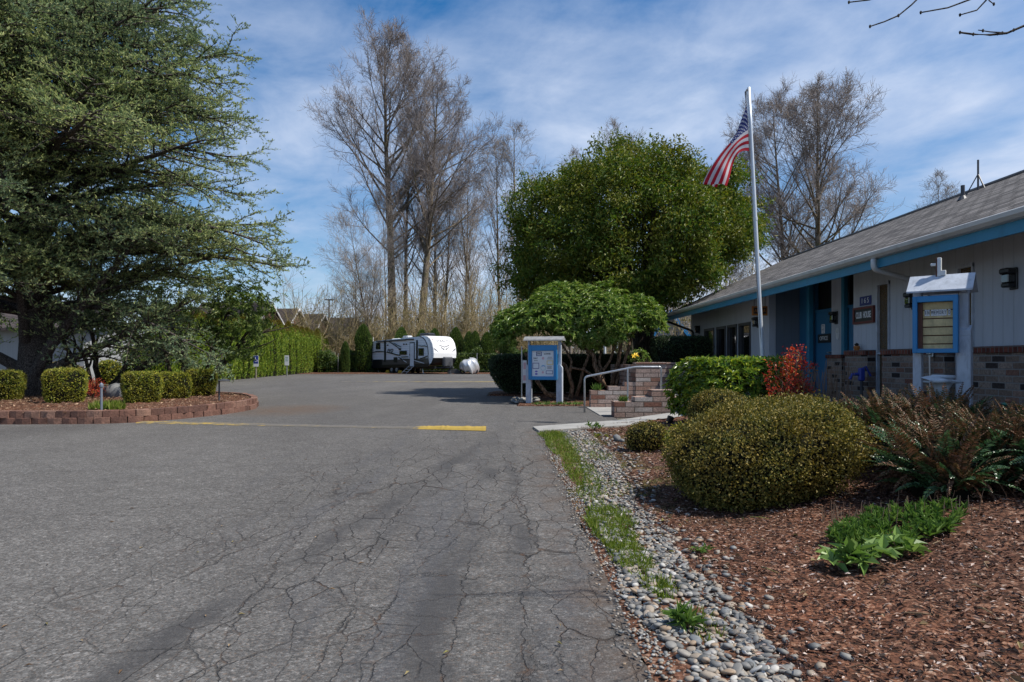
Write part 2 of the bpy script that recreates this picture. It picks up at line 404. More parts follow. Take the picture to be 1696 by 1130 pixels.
    m1 = mapr(nt, noise(nt, p, 0.55, 4, 0.6), 0.36, 0.52); m2 = mapr(nt, noise(nt, mapping(nt, p, (1, 0.6, 1), (7, 2, 0)), 0.8, 5, 0.6), 0.40, 0.54)
    rm = mapr(nt, X, -3.2, -1.2, 0.12, 1.0); nm = mapr(nt, Y, 8.0, 14.0, 1.0, 0.25); nm3 = mapr(nt, Y, 3.5, 9.0, 1.0, 0.3)
    k = math_(nt, 'MAXIMUM', math_(nt, 'MULTIPLY', math_(nt, 'MULTIPLY', k1, m1), math_(nt, 'MULTIPLY', rm, nm)), math_(nt, 'MULTIPLY', math_(nt, 'MULTIPLY', k2, m2), math_(nt, 'MULTIPLY', rm, nm)))
    k = math_(nt, 'MAXIMUM', k, math_(nt, 'MULTIPLY', math_(nt, 'MULTIPLY', k3, 0.65), math_(nt, 'MULTIPLY', nm3, mapr(nt, noise(nt, p, 0.4, 3), 0.38, 0.52))))
    k = math_(nt, 'MULTIPLY', k, mapr(nt, noise(nt, p, 1.7, 4), 0.34, 0.62, 0.30, 1.0))
    kc = mixc(nt, mapr(nt, noise(nt, p, 7, 3), 0.52, 0.62), (0.022, 0.020, 0.019), (0.075, 0.040, 0.022))
    c = mixc(nt, math_(nt, 'MULTIPLY', k, 0.88), c, kc)
    # dirt by the island tip and along the right edge
    dd = math_(nt, 'MULTIPLY', mapr(nt, Y, 12.5, 13.5, 1, 0), math_(nt, 'MULTIPLY', mapr(nt, math_(nt, 'ADD', X, math_(nt, 'MULTIPLY', mid, 0.5)), 0.45, 0.95, 0, 1), mapr(nt, noise(nt, p, 3, 5), 0.38, 0.6, 0.0, 0.85)))
    c = mixc(nt, dd, c, (0.085, 0.055, 0.036))
    dx = math_(nt, 'ADD', X, 5.8); dy = math_(nt, 'SUBTRACT', Y, 18.2)
    rr = math_(nt, 'ADD', math_(nt, 'MULTIPLY', dx, dx), math_(nt, 'MULTIPLY', math_(nt, 'MULTIPLY', dy, dy), 0.4))
    tip = math_(nt, 'MULTIPLY', mapr(nt, rr, 0.1, 2.6, 1, 0), mapr(nt, mid, 0.3, 0.7, 0.2, 0.8)); c = mixc(nt, tip, c, (0.10, 0.060, 0.035))
    LK(nt, c, b.inputs['Base Color']); b.inputs['Specular IOR Level'].default_value = 0.25
    LK(nt, mapr(nt, ska, 0, 1, 0.86, 0.62), b.inputs['Roughness'])
    h = math_(nt, 'SUBTRACT', math_(nt, 'ADD', math_(nt, 'MULTIPLY', vo.outputs['Distance'], -0.5), math_(nt, 'MULTIPLY', mid, 0.6)), math_(nt, 'MULTIPLY', k, 2.2))
    bump(nt, h, 0.75, 0.008, b); return m
def N_sep(nt, c):
    s = N(nt, 'ShaderNodeSeparateColor'); LK(nt, c, s.inputs[0]); return s.outputs[0]
M['asphalt'] = asphalt()

def mulchmat(name, moss=True, red=1.0):
    m, nt, b, o = newmat(name); p = wpos(nt)
    w1 = N(nt, 'ShaderNodeVectorMath', operation='ADD'); d1 = N(nt, 'ShaderNodeVectorMath', operation='SCALE'); d1.inputs['Scale'].default_value = 0.05
    LK(nt, noise(nt, p, 12, 4, out=1), d1.inputs[0]); LK(nt, p, w1.inputs[0]); LK(nt, d1.outputs[0], w1.inputs[1])
    vo = N(nt, 'ShaderNodeTexVoronoi'); vo.inputs['Scale'].default_value = 55; LK(nt, mapping(nt, w1.outputs[0], (1, 0.5, 1), rot=(0, 0, 0.6)), vo.inputs['Vector'])
    vo2 = N(nt, 'ShaderNodeTexVoronoi'); vo2.inputs['Scale'].default_value = 60; LK(nt, mapping(nt, w1.outputs[0], (0.45, 1, 1), rot=(0, 0, 0.3)), vo2.inputs['Vector'])
    r1 = N_sep(nt, vo.outputs['Color']); r2 = N_sep(nt, vo2.outputs['Color'])
    c = ramp(nt, math_(nt, 'MULTIPLY', math_(nt, 'ADD', r1, r2), 0.5), [(0.15, (0.022, 0.013, 0.009)), (0.4, (0.080, 0.037, 0.022)), (0.6, (0.145, 0.066, 0.040)), (0.8, (0.23, 0.13, 0.085)), (0.97, (0.42, 0.34, 0.28))])
    big = noise(nt, p, 0.9, 5, 0.6)
    c = mixc(nt, 0.8, c, ramp(nt, big, [(0.3, (0.8, 0.75, 0.75)), (0.5, (1.0, 0.95, 0.9)), (0.7, (1.25, 1.0, 0.85))]), 'MULTIPLY')
    if moss:
        sp = N(nt, 'ShaderNodeSeparateXYZ'); LK(nt, p, sp.inputs[0])
        mk = math_(nt, 'MULTIPLY', mapr(nt, noise(nt, p, 1.7, 6, 0.65), 0.47, 0.60), math_(nt, 'MULTIPLY', mapr(nt, sp.outputs[0], 1.2, 2.4, 1, 0), mapr(nt, sp.outputs[1], 5.2, 6.6, 0, 1)))
        c = mixc(nt, math_(nt, 'MULTIPLY', mk, 0.85), c, mixc(nt, r1, (0.030, 0.045, 0.008), (0.10, 0.12, 0.02)))
    LK(nt, c, b.inputs['Base Color']); b.inputs['Roughness'].default_value = 0.9; b.inputs['Specular IOR Level'].default_value = 0.2
    h = math_(nt, 'ADD', math_(nt, 'ADD', r1, r2), noise(nt, p, 30, 4)); bump(nt, h, 1.0, 0.02, b); return m
M['mulch'] = mulchmat('bark_mulch'); M['mulch2'] = mulchmat('island_mulch', moss=False)
def chipmat():
    m, nt, b, o = newmat('bark_chips'); g = nt.nodes.new('ShaderNodeNewGeometry')
    c = ramp(nt, g.outputs['Random Per Island'], [(0, (0.015, 0.009, 0.007)), (0.30, (0.046, 0.020, 0.013)), (0.58, (0.110, 0.045, 0.027)), (0.78, (0.185, 0.092, 0.060)), (0.91, (0.29, 0.20, 0.155)), (1, (0.56, 0.47, 0.42))])
    LK(nt, c, b.inputs['Base Color']); b.inputs['Roughness'].default_value = 0.8; b.inputs['Specular IOR Level'].default_value = 0.3; return m
M['chips'] = chipmat()
def pebmat():
    m, nt, b, o = newmat('river_stone'); g = nt.nodes.new('ShaderNodeNewGeometry'); v = coords(nt)
    c = ramp(nt, g.outputs['Random Per Island'], [(0, (0.075, 0.08, 0.08)), (0.15, (0.15, 0.15, 0.145)), (0.35, (0.235, 0.225, 0.205)), (0.5, (0.31, 0.255, 0.195)), (0.62, (0.15, 0.165, 0.175)), (0.75, (0.27, 0.25, 0.22)), (0.85, (0.30, 0.215, 0.14)), (0.93, (0.34, 0.33, 0.31)), (1, (0.50, 0.48, 0.44))])
    f = noise(nt, v, 35, 6, 0.7); c = mixc(nt, 0.6, c, ramp(nt, f, [(0.3, 0.65), (0.7, 1.15)]), 'MULTIPLY')
    LK(nt, c, b.inputs['Base Color']); b.inputs['Roughness'].default_value = 0.62; b.inputs['Specular IOR Level'].default_value = 0.35; bump(nt, f, 0.25, 0.004, b); return m
M['pebble'] = pebmat()
def concmat(name, c0, c1):
    m, nt, b, o = newmat(name); p = wpos(nt); f = noise(nt, p, 1.6, 8, 0.65); g = noise(nt, p, 70, 4, 0.7)
    c = ramp(nt, f, [(0.3, c0), (0.7, c1)]); c = mixc(nt, 0.6, c, ramp(nt, g, [(0.3, 0.6), (0.6, 1.1)]), 'MULTIPLY')
    LK(nt, c, b.inputs['Base Color']); b.inputs['Roughness'].default_value = 0.88; bump(nt, g, 0.4, 0.004, b); return m
M['concrete'] = concmat('concrete', (0.24, 0.235, 0.22), (0.36, 0.35, 0.33))
M['soil'] = concmat('soil', (0.035, 0.024, 0.016), (0.075, 0.05, 0.032))
def groundmat():
    m, nt, b, o = newmat('ground'); p = wpos(nt); f = noise(nt, p, 0.25, 8, 0.65); g = noise(nt, p, 9, 6, 0.7)
    c = ramp(nt, f, [(0.35, (0.055, 0.06, 0.022)), (0.55, (0.085, 0.065, 0.035)), (0.7, (0.06, 0.042, 0.026))])
    c = mixc(nt, 0.7, c, ramp(nt, g, [(0.3, 0.5), (0.7, 1.4)]), 'MULTIPLY'); LK(nt, c, b.inputs['Base Color']); b.inputs['Roughness'].default_value = 0.95; bump(nt, g, 0.8, 0.03, b); return m
M['ground'] = groundmat()
def wornpaint(name, col, x0, x1, keep0, keep1, under=(0.12, 0.118, 0.115), extra=0.0):
    m, nt, b, o = newmat(name); p = wpos(nt); sp = N(nt, 'ShaderNodeSeparateXYZ'); LK(nt, p, sp.inputs[0])
    th = math_(nt, 'ADD', mapr(nt, sp.outputs[0], x0, x1, keep0, keep1), mapr(nt, sp.outputs[0], -6.2, -4.2, extra, 0.0))
    f = noise(nt, mapping(nt, p, (0.6, 1.6, 1)), 5.0, 9, 0.72, 0.4)
    k = math_(nt, 'SUBTRACT', math_(nt, 'ADD', f, th), 0.5); k = mapr(nt, k, 0.0, 0.10)
    pc = mixc(nt, noise(nt, p, 20, 5), tuple(x * 0.75 for x in col), col)
    u = mixc(nt, noise(nt, p, 45, 4), tuple(x * 0.5 for x in under), tuple(x * 1.3 for x in under))
    LK(nt, mixc(nt, k, u, pc), b.inputs['Base Color']); b.inputs['Roughness'].default_value = 0.75; bump(nt, noise(nt, p, 80, 3), 0.4, 0.004, b); return m
M['hump'] = wornpaint('worn_yellow_hump', (0.42, 0.285, 0.05), -1.95, -1.35, -0.10, 0.20, (0.13, 0.118, 0.10), 0.13)
M['line'] = wornpaint('worn_yellow_line', (0.48, 0.35, 0.08), -9, -1, -0.02, 0.12)

# ================================================================ ground, driveway, beds
ys = np.concatenate([[-40, 0, 20], np.linspace(22, 60, 20), [90, 200, 600, 2500]])
mb = MB()
for x0, x1 in ((-2000, -200), (-200, 0), (0, 200), (200, 2000)):
    Xg, Yg = np.meshgrid([x0, x1], ys); mb.grid(Xg, Yg, gz(Yg) - 0.03)
struct('ground', mb, M['ground'])

g = np.random.default_rng(3)
def xr(y):
    if y < 13.3: return 0.66 + 0.05 * math.sin(y * 1.9) + 0.03 * math.sin(y * 5.3 + 1)
    if y < 19.62: return 2.46
    if y < 25.2: return 0.28
    if y < 28: return -0.75
    return 24
rows = list(np.arange(-6, 13.25, 0.12)) + [13.29, 13.3, 14, 16, 18, 19.61, 19.62, 20, 22, 24, 25.19, 25.2, 26, 27.99, 28, 30, 33, 36, 39, 42, 45, 48, 51, 54, 57.4]
rows = np.array(rows); xl = np.full(len(rows), -70.0); xrr = np.array([xr(y) for y in rows])
edge = np.where(rows < 13.2, g.normal(size=len(rows)) * 0.018, 0); xrr = xrr + edge
mb = MB(); t = np.array([0, 0.5, 0.97, 1.0]); Xg = xl[:, None] + (xrr - xl)[:, None] * t; Yg = np.repeat(rows[:, None], 4, 1); Zg = gz(Yg); Zg[:, 3] = np.where(rows < 13.2, Zg[:, 3] - 0.012, Zg[:, 3])
mb.grid(Xg, Yg, Zg); struct('driveway', mb, M['asphalt'])

# leaf litter verge beyond the lot
mb = MB(); Xg, Yg = np.meshgrid(np.linspace(-45, 24, 60), np.linspace(57.2, 68, 8)); Zg = gz(Yg) + 0.02 + 0.06 * g.random(Xg.shape) * (Yg > 57.5); mb.grid(Xg, Yg, Zg); struct('verge', mb, M['mulch2'], True)

# painted line across the lot
mb = MB(); xs = np.linspace(-9.6, 0.2, 40); Xg, Yg = np.meshgrid(xs, [39.4, 39.9]); Yg = Yg - 0.04 * (Xg + 9.6); mb.grid(Xg, Yg, gz(Yg) + 0.008); struct('road_line', mb, M['line'])

# mulch bed right of the driveway
mb = MB(); xs = np.concatenate([np.linspace(0.6, 1.4, 6), np.linspace(1.5, 6.75, 60)]); yy = np.linspace(0.5, 15.6, 130)
Xg, Yg = np.meshgrid(xs, yy); lim = 13.0 + 0.42 * (Xg - 0.6)
Yg = np.minimum(Yg, lim); Zg = mz(Xg, Yg) + 0.012 * g.normal(size=Xg.shape) * sst(1.4, 2.0, Xg)
Zg = np.where(Xg < 0.75, -0.012, Zg); mb.grid(Xg, Yg, Zg); struct('mulch_bed', mb, M['mulch'], True)

# concrete walk to the steps
mb = MB(); a = np.array([(0.50, 13.25), (2.27, 14.3), (4.6, 16.3), (7.6, 17.2)]); bq = np.array([(0.58, 12.45), (2.1, 13.15), (3.9, 14.3), (7.6, 16.0)])
for i in range(3):
    p = [bq[i], bq[i+1], a[i+1], a[i]]
    zt = [0.028 + 0.035 * max(0, min(1, (q[0] - 0.5) / 2)) + (0.10 if q[0] > 4 else 0) for q in p]
    V = [(q[0], q[1], z) for q, z in zip(p, zt)] + [(q[0], q[1], -0.1) for q in p]
    mb.add(V, [(0,1,2,3), (0,4,5,1), (1,5,6,2), (2,6,7,3), (3,7,4,0)])
struct('path', mb, M['concrete'])

# planting bed in front of the dark hedge
mb = MB(); yy = np.array([19.62, 19.75, 20.2, 21, 22.5, 24, 25.0, 25.2, 25.6, 26.5, 27.6, 27.9]); xl_ = np.where(yy < 25.1, 0.30, -0.7); ks = np.linspace(0, 1, 40) ** 1.3
Xg = xl_[:, None] + (9 - xl_[:, None]) * ks[None]; Yg = np.repeat(yy[:, None], 40, 1); Zg = gz(Yg) + 0.03 + 0.05 * g.random(Xg.shape); Zg[:, 0] = gz(yy) - 0.01; Zg[0] = -0.01; Zg[-1] = gz(27.9) - 0.01
mb.grid(Xg, Yg, Zg); struct('planting_soil', mb, M['mulch2'], True)

# river pebbles
def ico(sub):
    me = bpy.data.meshes.new('pebble_base'); import bmesh; bm = bmesh.new(); bmesh.ops.create_icosphere(bm, subdivisions=sub, radius=1); bm.to_mesh(me); bm.free()
    V = np.array([v.co[:] for v in me.vertices]); Fc = np.array([p.vertices[:] for p in me.polygons]); bpy.data.meshes.remove(me); return V, Fc
ICO1, ICO2 = ico(1), ico(2)
def blobs(mb, base, P, sc, g, tilt=0.25, m=0, rough=0.12):
    V, Fc = base; n = len(P); a = g.random(n) * 6.28; ca, sa = np.cos(a), np.sin(a)
    W = V[None] * sc[:, None, :]
    W = W * (1 + rough * np.sin(V[None] @ rdir(g, n).reshape(n, 3, 1) * 2.2 + g.random((n, 1, 1)) * 6))
    tx = g.normal(size=n) * tilt; W2 = W.copy(); W2[..., 2] = W[..., 2] * np.cos(tx)[:, None] + W[..., 0] * np.sin(tx)[:, None]
    X_ = W2[..., 0] * ca[:, None] - W2[..., 1] * sa[:, None]; Y_ = W2[..., 0] * sa[:, None] + W2[..., 1] * ca[:, None]
    W2 = np.stack([X_, Y_, W2[..., 2]], -1) + P[:, None]
    mb.add(W2.reshape(-1, 3), (Fc[None] + (np.arange(n) * len(V))[:, None, None]).reshape(-1, 3), m)
mb = MB(); g = np.random.default_rng(11)
def pc(y): return 0.94 + 0.27 * sst(5.5, 9.5, y), 0.25 + 0.07 * sst(6, 9, y)
def pebxy(n, y0, y1):
    y = y0 + (y1 - y0) * g.random(n); u = g.random(n) * 2 - 1; c, hw = pc(y)
    return c + 0.03 * np.sin(y * 2.7) + (hw + 0.03 * np.sin(y * 3.9)) * np.sign(u) * np.abs(u) ** 0.85, y
for (n, y0, y1, base) in ((3300, 1.9, 5.2, ICO2), (7000, 5.2, 12.6, ICO1)):
    x, y = pebxy(n, y0, y1); s = np.exp(np.clip(g.normal(size=n) * 0.36, -0.8, 0.62)) * 0.0148 * np.where(y < 5.5, 1.0, 1.0)
    sc = np.stack([s * (1 + 0.45 * g.random(n)), s * (0.75 + 0.3 * g.random(n)), s * (0.42 + 0.25 * g.random(n))], 1)
    P = np.stack([x, y, sc[:, 2] * 0.30 + 0.026 * g.random(n) * (np.abs(x - pc(y)[0]) < 0.24)], 1); blobs(mb, base, P, sc, g)
# strays in the mulch
n = 280; y = 2.2 + 10 * g.random(n); x = pc(y)[0] + pc(y)[1] + np.abs(g.normal(size=n)) * 0.12; s = 0.016 + 0.014 * g.random(n)
P = np.stack([x, y, mz(x, y) + s * 0.3], 1); blobs(mb, ICO1, P, np.stack([s*1.2, s, s*0.5], 1), g)
# gritty fines along the ragged asphalt edge
n = 2500; y = 1.9 + 11 * g.random(n) ** 1.4; x = 0.66 + 0.06 * g.normal(size=n); s = 0.005 + 0.006 * g.random(n)
P = np.stack([x, y, s * 0.4], 1); blobs(mb, ICO1, P, np.stack([s*1.2, s, s*0.7], 1), g)
o = obj('river_pebbles', mb, M['pebble'], smooth=True); tag(o, 'strip of rounded grey and tan river stones along the driveway edge', 'pebbles', kind='stuff')

# bark chips
def chips(mb, x, y, z, g, L0=0.02, L1=0.06):
    n = len(x); a = g.random(n) * 6.28; D = np.stack([np.cos(a), np.sin(a), g.normal(size=n) * 0.22], 1)
    Nn = nrm(np.stack([g.normal(size=n) * 0.45, g.normal(size=n) * 0.45, np.ones(n)], 1)); L = L0 + (L1 - L0) * g.random(n) ** 2
    leaves(mb, np.stack([x, y, z], 1), D, Nn, L, L * (0.22 + 0.25 * g.random(n)), 0.05)
mb = MB(); g = np.random.default_rng(5)
n = 52000; y = 2.1 + 5.5 * g.random(n) ** 1.1; x = pc(y)[0] + 0.22 + 4.2 * g.random(n); chips(mb, x, y, mz(x, y) + 0.006 + 0.012 * g.random(n), g, 0.012, 0.05)
n = 16000; y = 7.2 + 6.5 * g.random(n); x = pc(y)[0] + 0.2 + 5.0 * g.random(n); chips(mb, x, y, mz(x, y) + 0.008 + 0.01 * g.random(n), g, 0.02, 0.07)
n = 1500; y = 2 + 11 * g.random(n); x = pc(y)[0] + 0.1 + 0.25 * g.random(n); chips(mb, x, y, 0.05 + 0.02 * g.random(n), g, 0.015, 0.05)
o = obj('bark_chips', mb, M['chips']); tag(o, 'loose red brown bark chips covering the planting bed by the building', 'mulch', kind='stuff')

# fallen leaves and bits of twig
mb = MB(); g = np.random.default_rng(17); n = 420; y = 2.3 + 8 * g.random(n); x = 0.7 + 3.6 * g.random(n); z = np.where(x < 1.2, 0.04, mz(x, y) + 0.02); a = g.random(n) * 6.28
leaves(mb, np.stack([x, y, z], 1), np.stack([np.cos(a), np.sin(a), 0.25 * g.normal(size=n)], 1), nrm(np.stack([g.normal(size=n) * 0.4, g.normal(size=n) * 0.4, np.ones(n)], 1)), 0.03 + 0.04 * g.random(n), 0.015 + 0.02 * g.random(n), 0.3)
for k in range(46): x, y = 1.0 + 3 * g.random(), 2.4 + 6 * g.random(); z = float(mz(x, y)) + 0.02; a = g.random() * 6.28; l_ = 0.05 + 0.12 * g.random(); mb.tube([(x, y, z), (x + l_ * 0.5 * math.cos(a), y + l_ * 0.5 * math.sin(a), z + 0.012), (x + l_ * math.cos(a + 0.3), y + l_ * math.sin(a + 0.3), z)], [0.004, 0.004, 0.002], 5)
n = 60; x = -3.5 + 4 * g.random(n); y = 2.8 + 7 * g.random(n) ** 1.5; a = g.random(n) * 6.28; leaves(mb, np.stack([x, y, 0.006 + 0 * x], 1), np.stack([np.cos(a), np.sin(a), 0.15 * np.ones(n)], 1), np.tile([0.1, 0, 1.0], (n, 1)), 0.02 + 0.03 * g.random(n), 0.012, 0.2)
o = obj('fallen_leaves', mb, leafmat('litter', [(0.06, 0.035, 0.02), (0.16, 0.10, 0.055), (0.28, 0.20, 0.12), (0.20, 0.19, 0.05)], 0.8, 0.1, 2.0)); tag(o, 'scattered dead leaves and twig bits on the mulch, stones and asphalt', 'leaf litter', kind='stuff')

# grass along the drive edge
M['grass'] = leafmat('grass', [(0.08, 0.13, 0.014), (0.14, 0.21, 0.024), (0.20, 0.27, 0.04), (0.28, 0.28, 0.08)], 0.5, 0.3)
def blades(mb, x, y, z, g, h0, h1, w=0.006, lean=0.5):
    n = len(x); D = np.stack([g.normal(size=n) * lean, g.normal(size=n) * lean, np.ones(n)], 1); L = h0 + (h1 - h0) * g.random(n)
    leaves(mb, np.stack([x, y, z], 1), D, rdir(g, n), L, w * (0.7 + 0.6 * g.random(n)), 0.25, mid=0.3)
mb = MB()
def patch(cx, cy, rx, ry, n, h0=0.03, h1=0.09):
    r = np.sqrt(g.random(n)); a = g.random(n) * 6.28; x = cx + rx * r * np.cos(a); y = cy + ry * r * np.sin(a); k = (np.sin(x * 23 + 2 * np.sin(y * 9)) + np.sin(y * 17 + x * 5) + 1.2 * g.normal(size=n)) > -0.6; x, y = x[k], y[k]; n = len(x); blades(mb, x, y, np.zeros(n) + 0.0, g, h0, h1)
for cx, cy, rx, ry, n in ((0.84, 10.6, 0.24, 1.7, 3800), (0.86, 8.0, 0.18, 1.3, 2400), (0.80, 11.9, 0.25, 0.6, 1200), (0.80, 5.3, 0.16, 0.75, 3200), (0.86, 5.6, 0.2, 0.5, 1000), (0.80, 4.45, 0.12, 0.40, 1500), (0.86, 3.85, 0.08, 0.22, 550), (1.2, 9.2, 0.2, 0.5, 500), (1.35, 10.6, 0.2, 0.4, 350), (0.80, 6.6, 0.12, 0.6, 500), (0.95, 3.3, 0.1, 0.2, 120), (1.02, 6.9, 0.25, 0.5, 320)):
    patch(cx, cy, rx, ry, n)
o = obj('grass_strip', mb, M['grass']); tag(o, 'patchy bright green grass between the asphalt edge and the pebbles', 'grass', kind='stuff')
# ================================================================ clubhouse
ZF = 0.50
def siding(name, col, pitch=0.2, axis=None, dirt=0.25):
    m, nt, b, o = newmat(name); p = wpos(nt); bv = boxvec(nt, p); sp = N(nt, 'ShaderNodeSeparateXYZ'); LK(nt, bv, sp.inputs[0])
    q = math_(nt, 'FRACT', math_(nt, 'DIVIDE', sp.outputs[0], pitch)); gr = mapr(nt, math_(nt, 'ABSOLUTE', math_(nt, 'SUBTRACT', q, 0.5)), 0.0, 0.045, 1, 0)
    f = noise(nt, mapping(nt, p, (3, 3, 0.4)), 2.0, 7, 0.65); c = mixc(nt, f, tuple(x * 0.86 for x in col), tuple(x * 1.08 for x in col))
    c = mixc(nt, mapr(nt, noise(nt, mapping(nt, p, (1.5, 1.5, 0.3)), 1.4, 6, 0.7), 0.5, 0.75, 0, dirt), c, tuple(x * 0.5 for x in col))
    c = mixc(nt, math_(nt, 'MULTIPLY', gr, 0.32), c, tuple(x * 0.4 for x in col))
    LK(nt, c, b.inputs['Base Color']); b.inputs['Roughness'].default_value = 0.75; b.inputs['Specular IOR Level'].default_value = 0.25
    bump(nt, math_(nt, 'SUBTRACT', math_(nt, 'MULTIPLY', f, 0.15), gr), 0.6, 0.01, b); return m
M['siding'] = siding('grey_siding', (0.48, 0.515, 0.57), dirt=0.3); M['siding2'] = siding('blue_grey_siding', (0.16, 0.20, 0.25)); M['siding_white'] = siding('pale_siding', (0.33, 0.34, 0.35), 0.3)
M['teal'] = simple('teal_blue_paint', (0.028, 0.20, 0.33), 0.5, var=0.12, sc=2, dirt=0.3)
M['blue'] = simple('bright_blue_paint', (0.018, 0.20, 0.44), 0.42, var=0.10, sc=3, dirt=0.15)
M['doorblue'] = simple('door_blue_paint', (0.02, 0.13, 0.26), 0.45, var=0.1, sc=2)
M['white'] = simple('white_paint', (0.66, 0.67, 0.66), 0.5, var=0.07, sc=4, dirt=0.25)
M['gutter'] = simple('white_gutter_metal', (0.54, 0.545, 0.53), 0.38, var=0.05, sc=1.5, dirt=0.35)
M['post'] = simple('weathered_white_wood', (0.44, 0.48, 0.54), 0.7, var=0.14, sc=7, bmp=0.3, dirt=0.45)
M['black'] = simple('black_metal', (0.012, 0.012, 0.013), 0.4, var=0.1)
M['dark'] = simple('dark_brown', (0.03, 0.022, 0.018), 0.6)
M['galv'] = simple('galvanised_steel', (0.46, 0.48, 0.50), 0.38, metal=0.75, var=0.12, sc=9)
M['alu'] = simple('pale_aluminium', (0.62, 0.66, 0.70), 0.42, metal=0.25, var=0.05, sc=4)
M['dkgrey'] = simple('dark_grey_paint', (0.055, 0.058, 0.065), 0.5)
M['orange'] = simple('orange_carved_wood', (0.42, 0.15, 0.03), 0.6, var=0.2, sc=12)
M['redwood'] = simple('red_brown_wood', (0.15, 0.032, 0.022), 0.55, var=0.2, sc=10)
M['navy'] = simple('navy_plaque', (0.012, 0.02, 0.17), 0.4)
M['paper'] = simple('white_paper', (0.68, 0.69, 0.70), 0.7, var=0.03)
M['lettering'] = simple('white_lettering', (0.72, 0.74, 0.76), 0.5, var=0.03)
M['ink'] = simple('black_ink', (0.02, 0.02, 0.025), 0.6)
M['cob'] = simple('cobalt_paint', (0.02, 0.045, 0.30), 0.4)
M['soffit'] = simple('soffit_board', (0.25, 0.245, 0.24), 0.8, var=0.12, sc=2)
M['amber'] = None
def glass(name, col, rough=0.03, wob=0.0, sc=20):
    m, nt, b, o = newmat(name); b.inputs['Base Color'].default_value = c4(col); b.inputs['Roughness'].default_value = rough; b.inputs['Specular IOR Level'].default_value = 0.9; b.inputs['Coat Weight'].default_value = 0.5; b.inputs['Coat Roughness'].default_value = 0.02
    if wob > 0: bump(nt, noise(nt, wpos(nt), sc, 3), wob, 0.02, b)
    return m
M['glass'] = glass('window_glass', (0.012, 0.014, 0.014))
def ambermat():
    m, nt, b, o = newmat('amber_textured_glass'); p = wpos(nt); vo = N(nt, 'ShaderNodeTexVoronoi'); vo.inputs['Scale'].default_value = 45; LK(nt, p, vo.inputs['Vector'])
    LK(nt, ramp(nt, vo.outputs['Distance'], [(0.1, (0.16, 0.10, 0.025)), (0.5, (0.07, 0.04, 0.012))]), b.inputs['Base Color']); b.inputs['Roughness'].default_value = 0.18; bump(nt, vo.outputs['Distance'], 1.0, 0.01, b); return m
M['amber'] = ambermat()
def shingles(name, c0, c1, bw=0.33, bh=0.14):
    m, nt, b, o = newmat(name); v = coords(nt, 'UV'); p = wpos(nt)
    br = N(nt, 'ShaderNodeTexBrick'); br.inputs['Scale'].default_value = 1; br.inputs['Brick Width'].default_value = bw; br.inputs['Row Height'].default_value = bh; br.inputs['Mortar Size'].default_value = 0.018; br.inputs['Mortar Smooth'].default_value = 0.2
    br.inputs['Color1'].default_value = (0,0,0,1); br.inputs['Color2'].default_value = (1,1,1,1); br.inputs['Mortar'].default_value = (0,0,0,1); LK(nt, v, br.inputs['Vector'])
    c = mixc(nt, br.outputs['Color'], c0, c1); f = noise(nt, p, 60, 4, 0.7); f2 = noise(nt, mapping(nt, p, (0.5, 1, 0.5)), 0.8, 6, 0.65)
    c = mixc(nt, 0.8, c, ramp(nt, f, [(0.3, 0.55), (0.7, 1.25)]), 'MULTIPLY'); c = mixc(nt, 0.8, c, ramp(nt, f2, [(0.3, 0.7), (0.7, 1.2)]), 'MULTIPLY')
    sp = N(nt, 'ShaderNodeSeparateXYZ'); LK(nt, v, sp.inputs[0]); st = math_(nt, 'FRACT', math_(nt, 'DIVIDE', sp.outputs[1], bh))
    c = mixc(nt, br.outputs['Fac'], c, (0.02, 0.019, 0.018)); LK(nt, c, b.inputs['Base Color']); b.inputs['Roughness'].default_value = 0.92; b.inputs['Specular IOR Level'].default_value = 0.15
    bump(nt, math_(nt, 'ADD', math_(nt, 'MULTIPLY', math_(nt, 'SUBTRACT', 1, st), 1.0), math_(nt, 'MULTIPLY', f, 0.25)), 1.0, 0.03, b); return m
M['shingle'] = shingles('grey_shingles', (0.075, 0.072, 0.073), (0.20, 0.19, 0.187)); M['shingle_brown'] = shingles('brown_shingles', (0.060, 0.046, 0.042), (0.10, 0.080, 0.074))
M['brick'] = brickmat('clubhouse_brick', [(0.0, (0.03, 0.025, 0.026)), (0.12, (0.055, 0.043, 0.04)), (0.19, (0.20, 0.145, 0.115)), (0.45, (0.27, 0.21, 0.17)), (0.72, (0.32, 0.255, 0.215)), (0.90, (0.26, 0.165, 0.125)), (1.0, (0.22, 0.10, 0.075))], (0.25, 0.24, 0.23), mott=0.8)
M['cap'] = brickmat('brick_cap', [(0, (0.085, 0.028, 0.022)), (0.5, (0.17, 0.05, 0.035)), (1, (0.25, 0.09, 0.06))], (0.15, 0.13, 0.12), rowlock=True)
M['stepbrick'] = brickmat('pale_step_brick', [(0.0, (0.26, 0.12, 0.085)), (0.25, (0.40, 0.235, 0.175)), (0.5, (0.50, 0.38, 0.325)), (0.75, (0.42, 0.27, 0.215)), (1.0, (0.56, 0.50, 0.46))], (0.13, 0.105, 0.09), 0.42, 0.121, 0.012, mott=0.75)

def setuv(o, fn):
    me = o.data; uv = me.uv_layers.new(name='UVMap'); co_ = np.zeros(len(me.vertices) * 3); me.vertices.foreach_get('co', co_); co_ = co_.reshape(-1, 3)
    li = np.zeros(len(me.loops), np.int32); me.loops.foreach_get('vertex_index', li); uv.data.foreach_set('uv', np.asarray(fn(co_[li])).astype(np.float32).ravel())

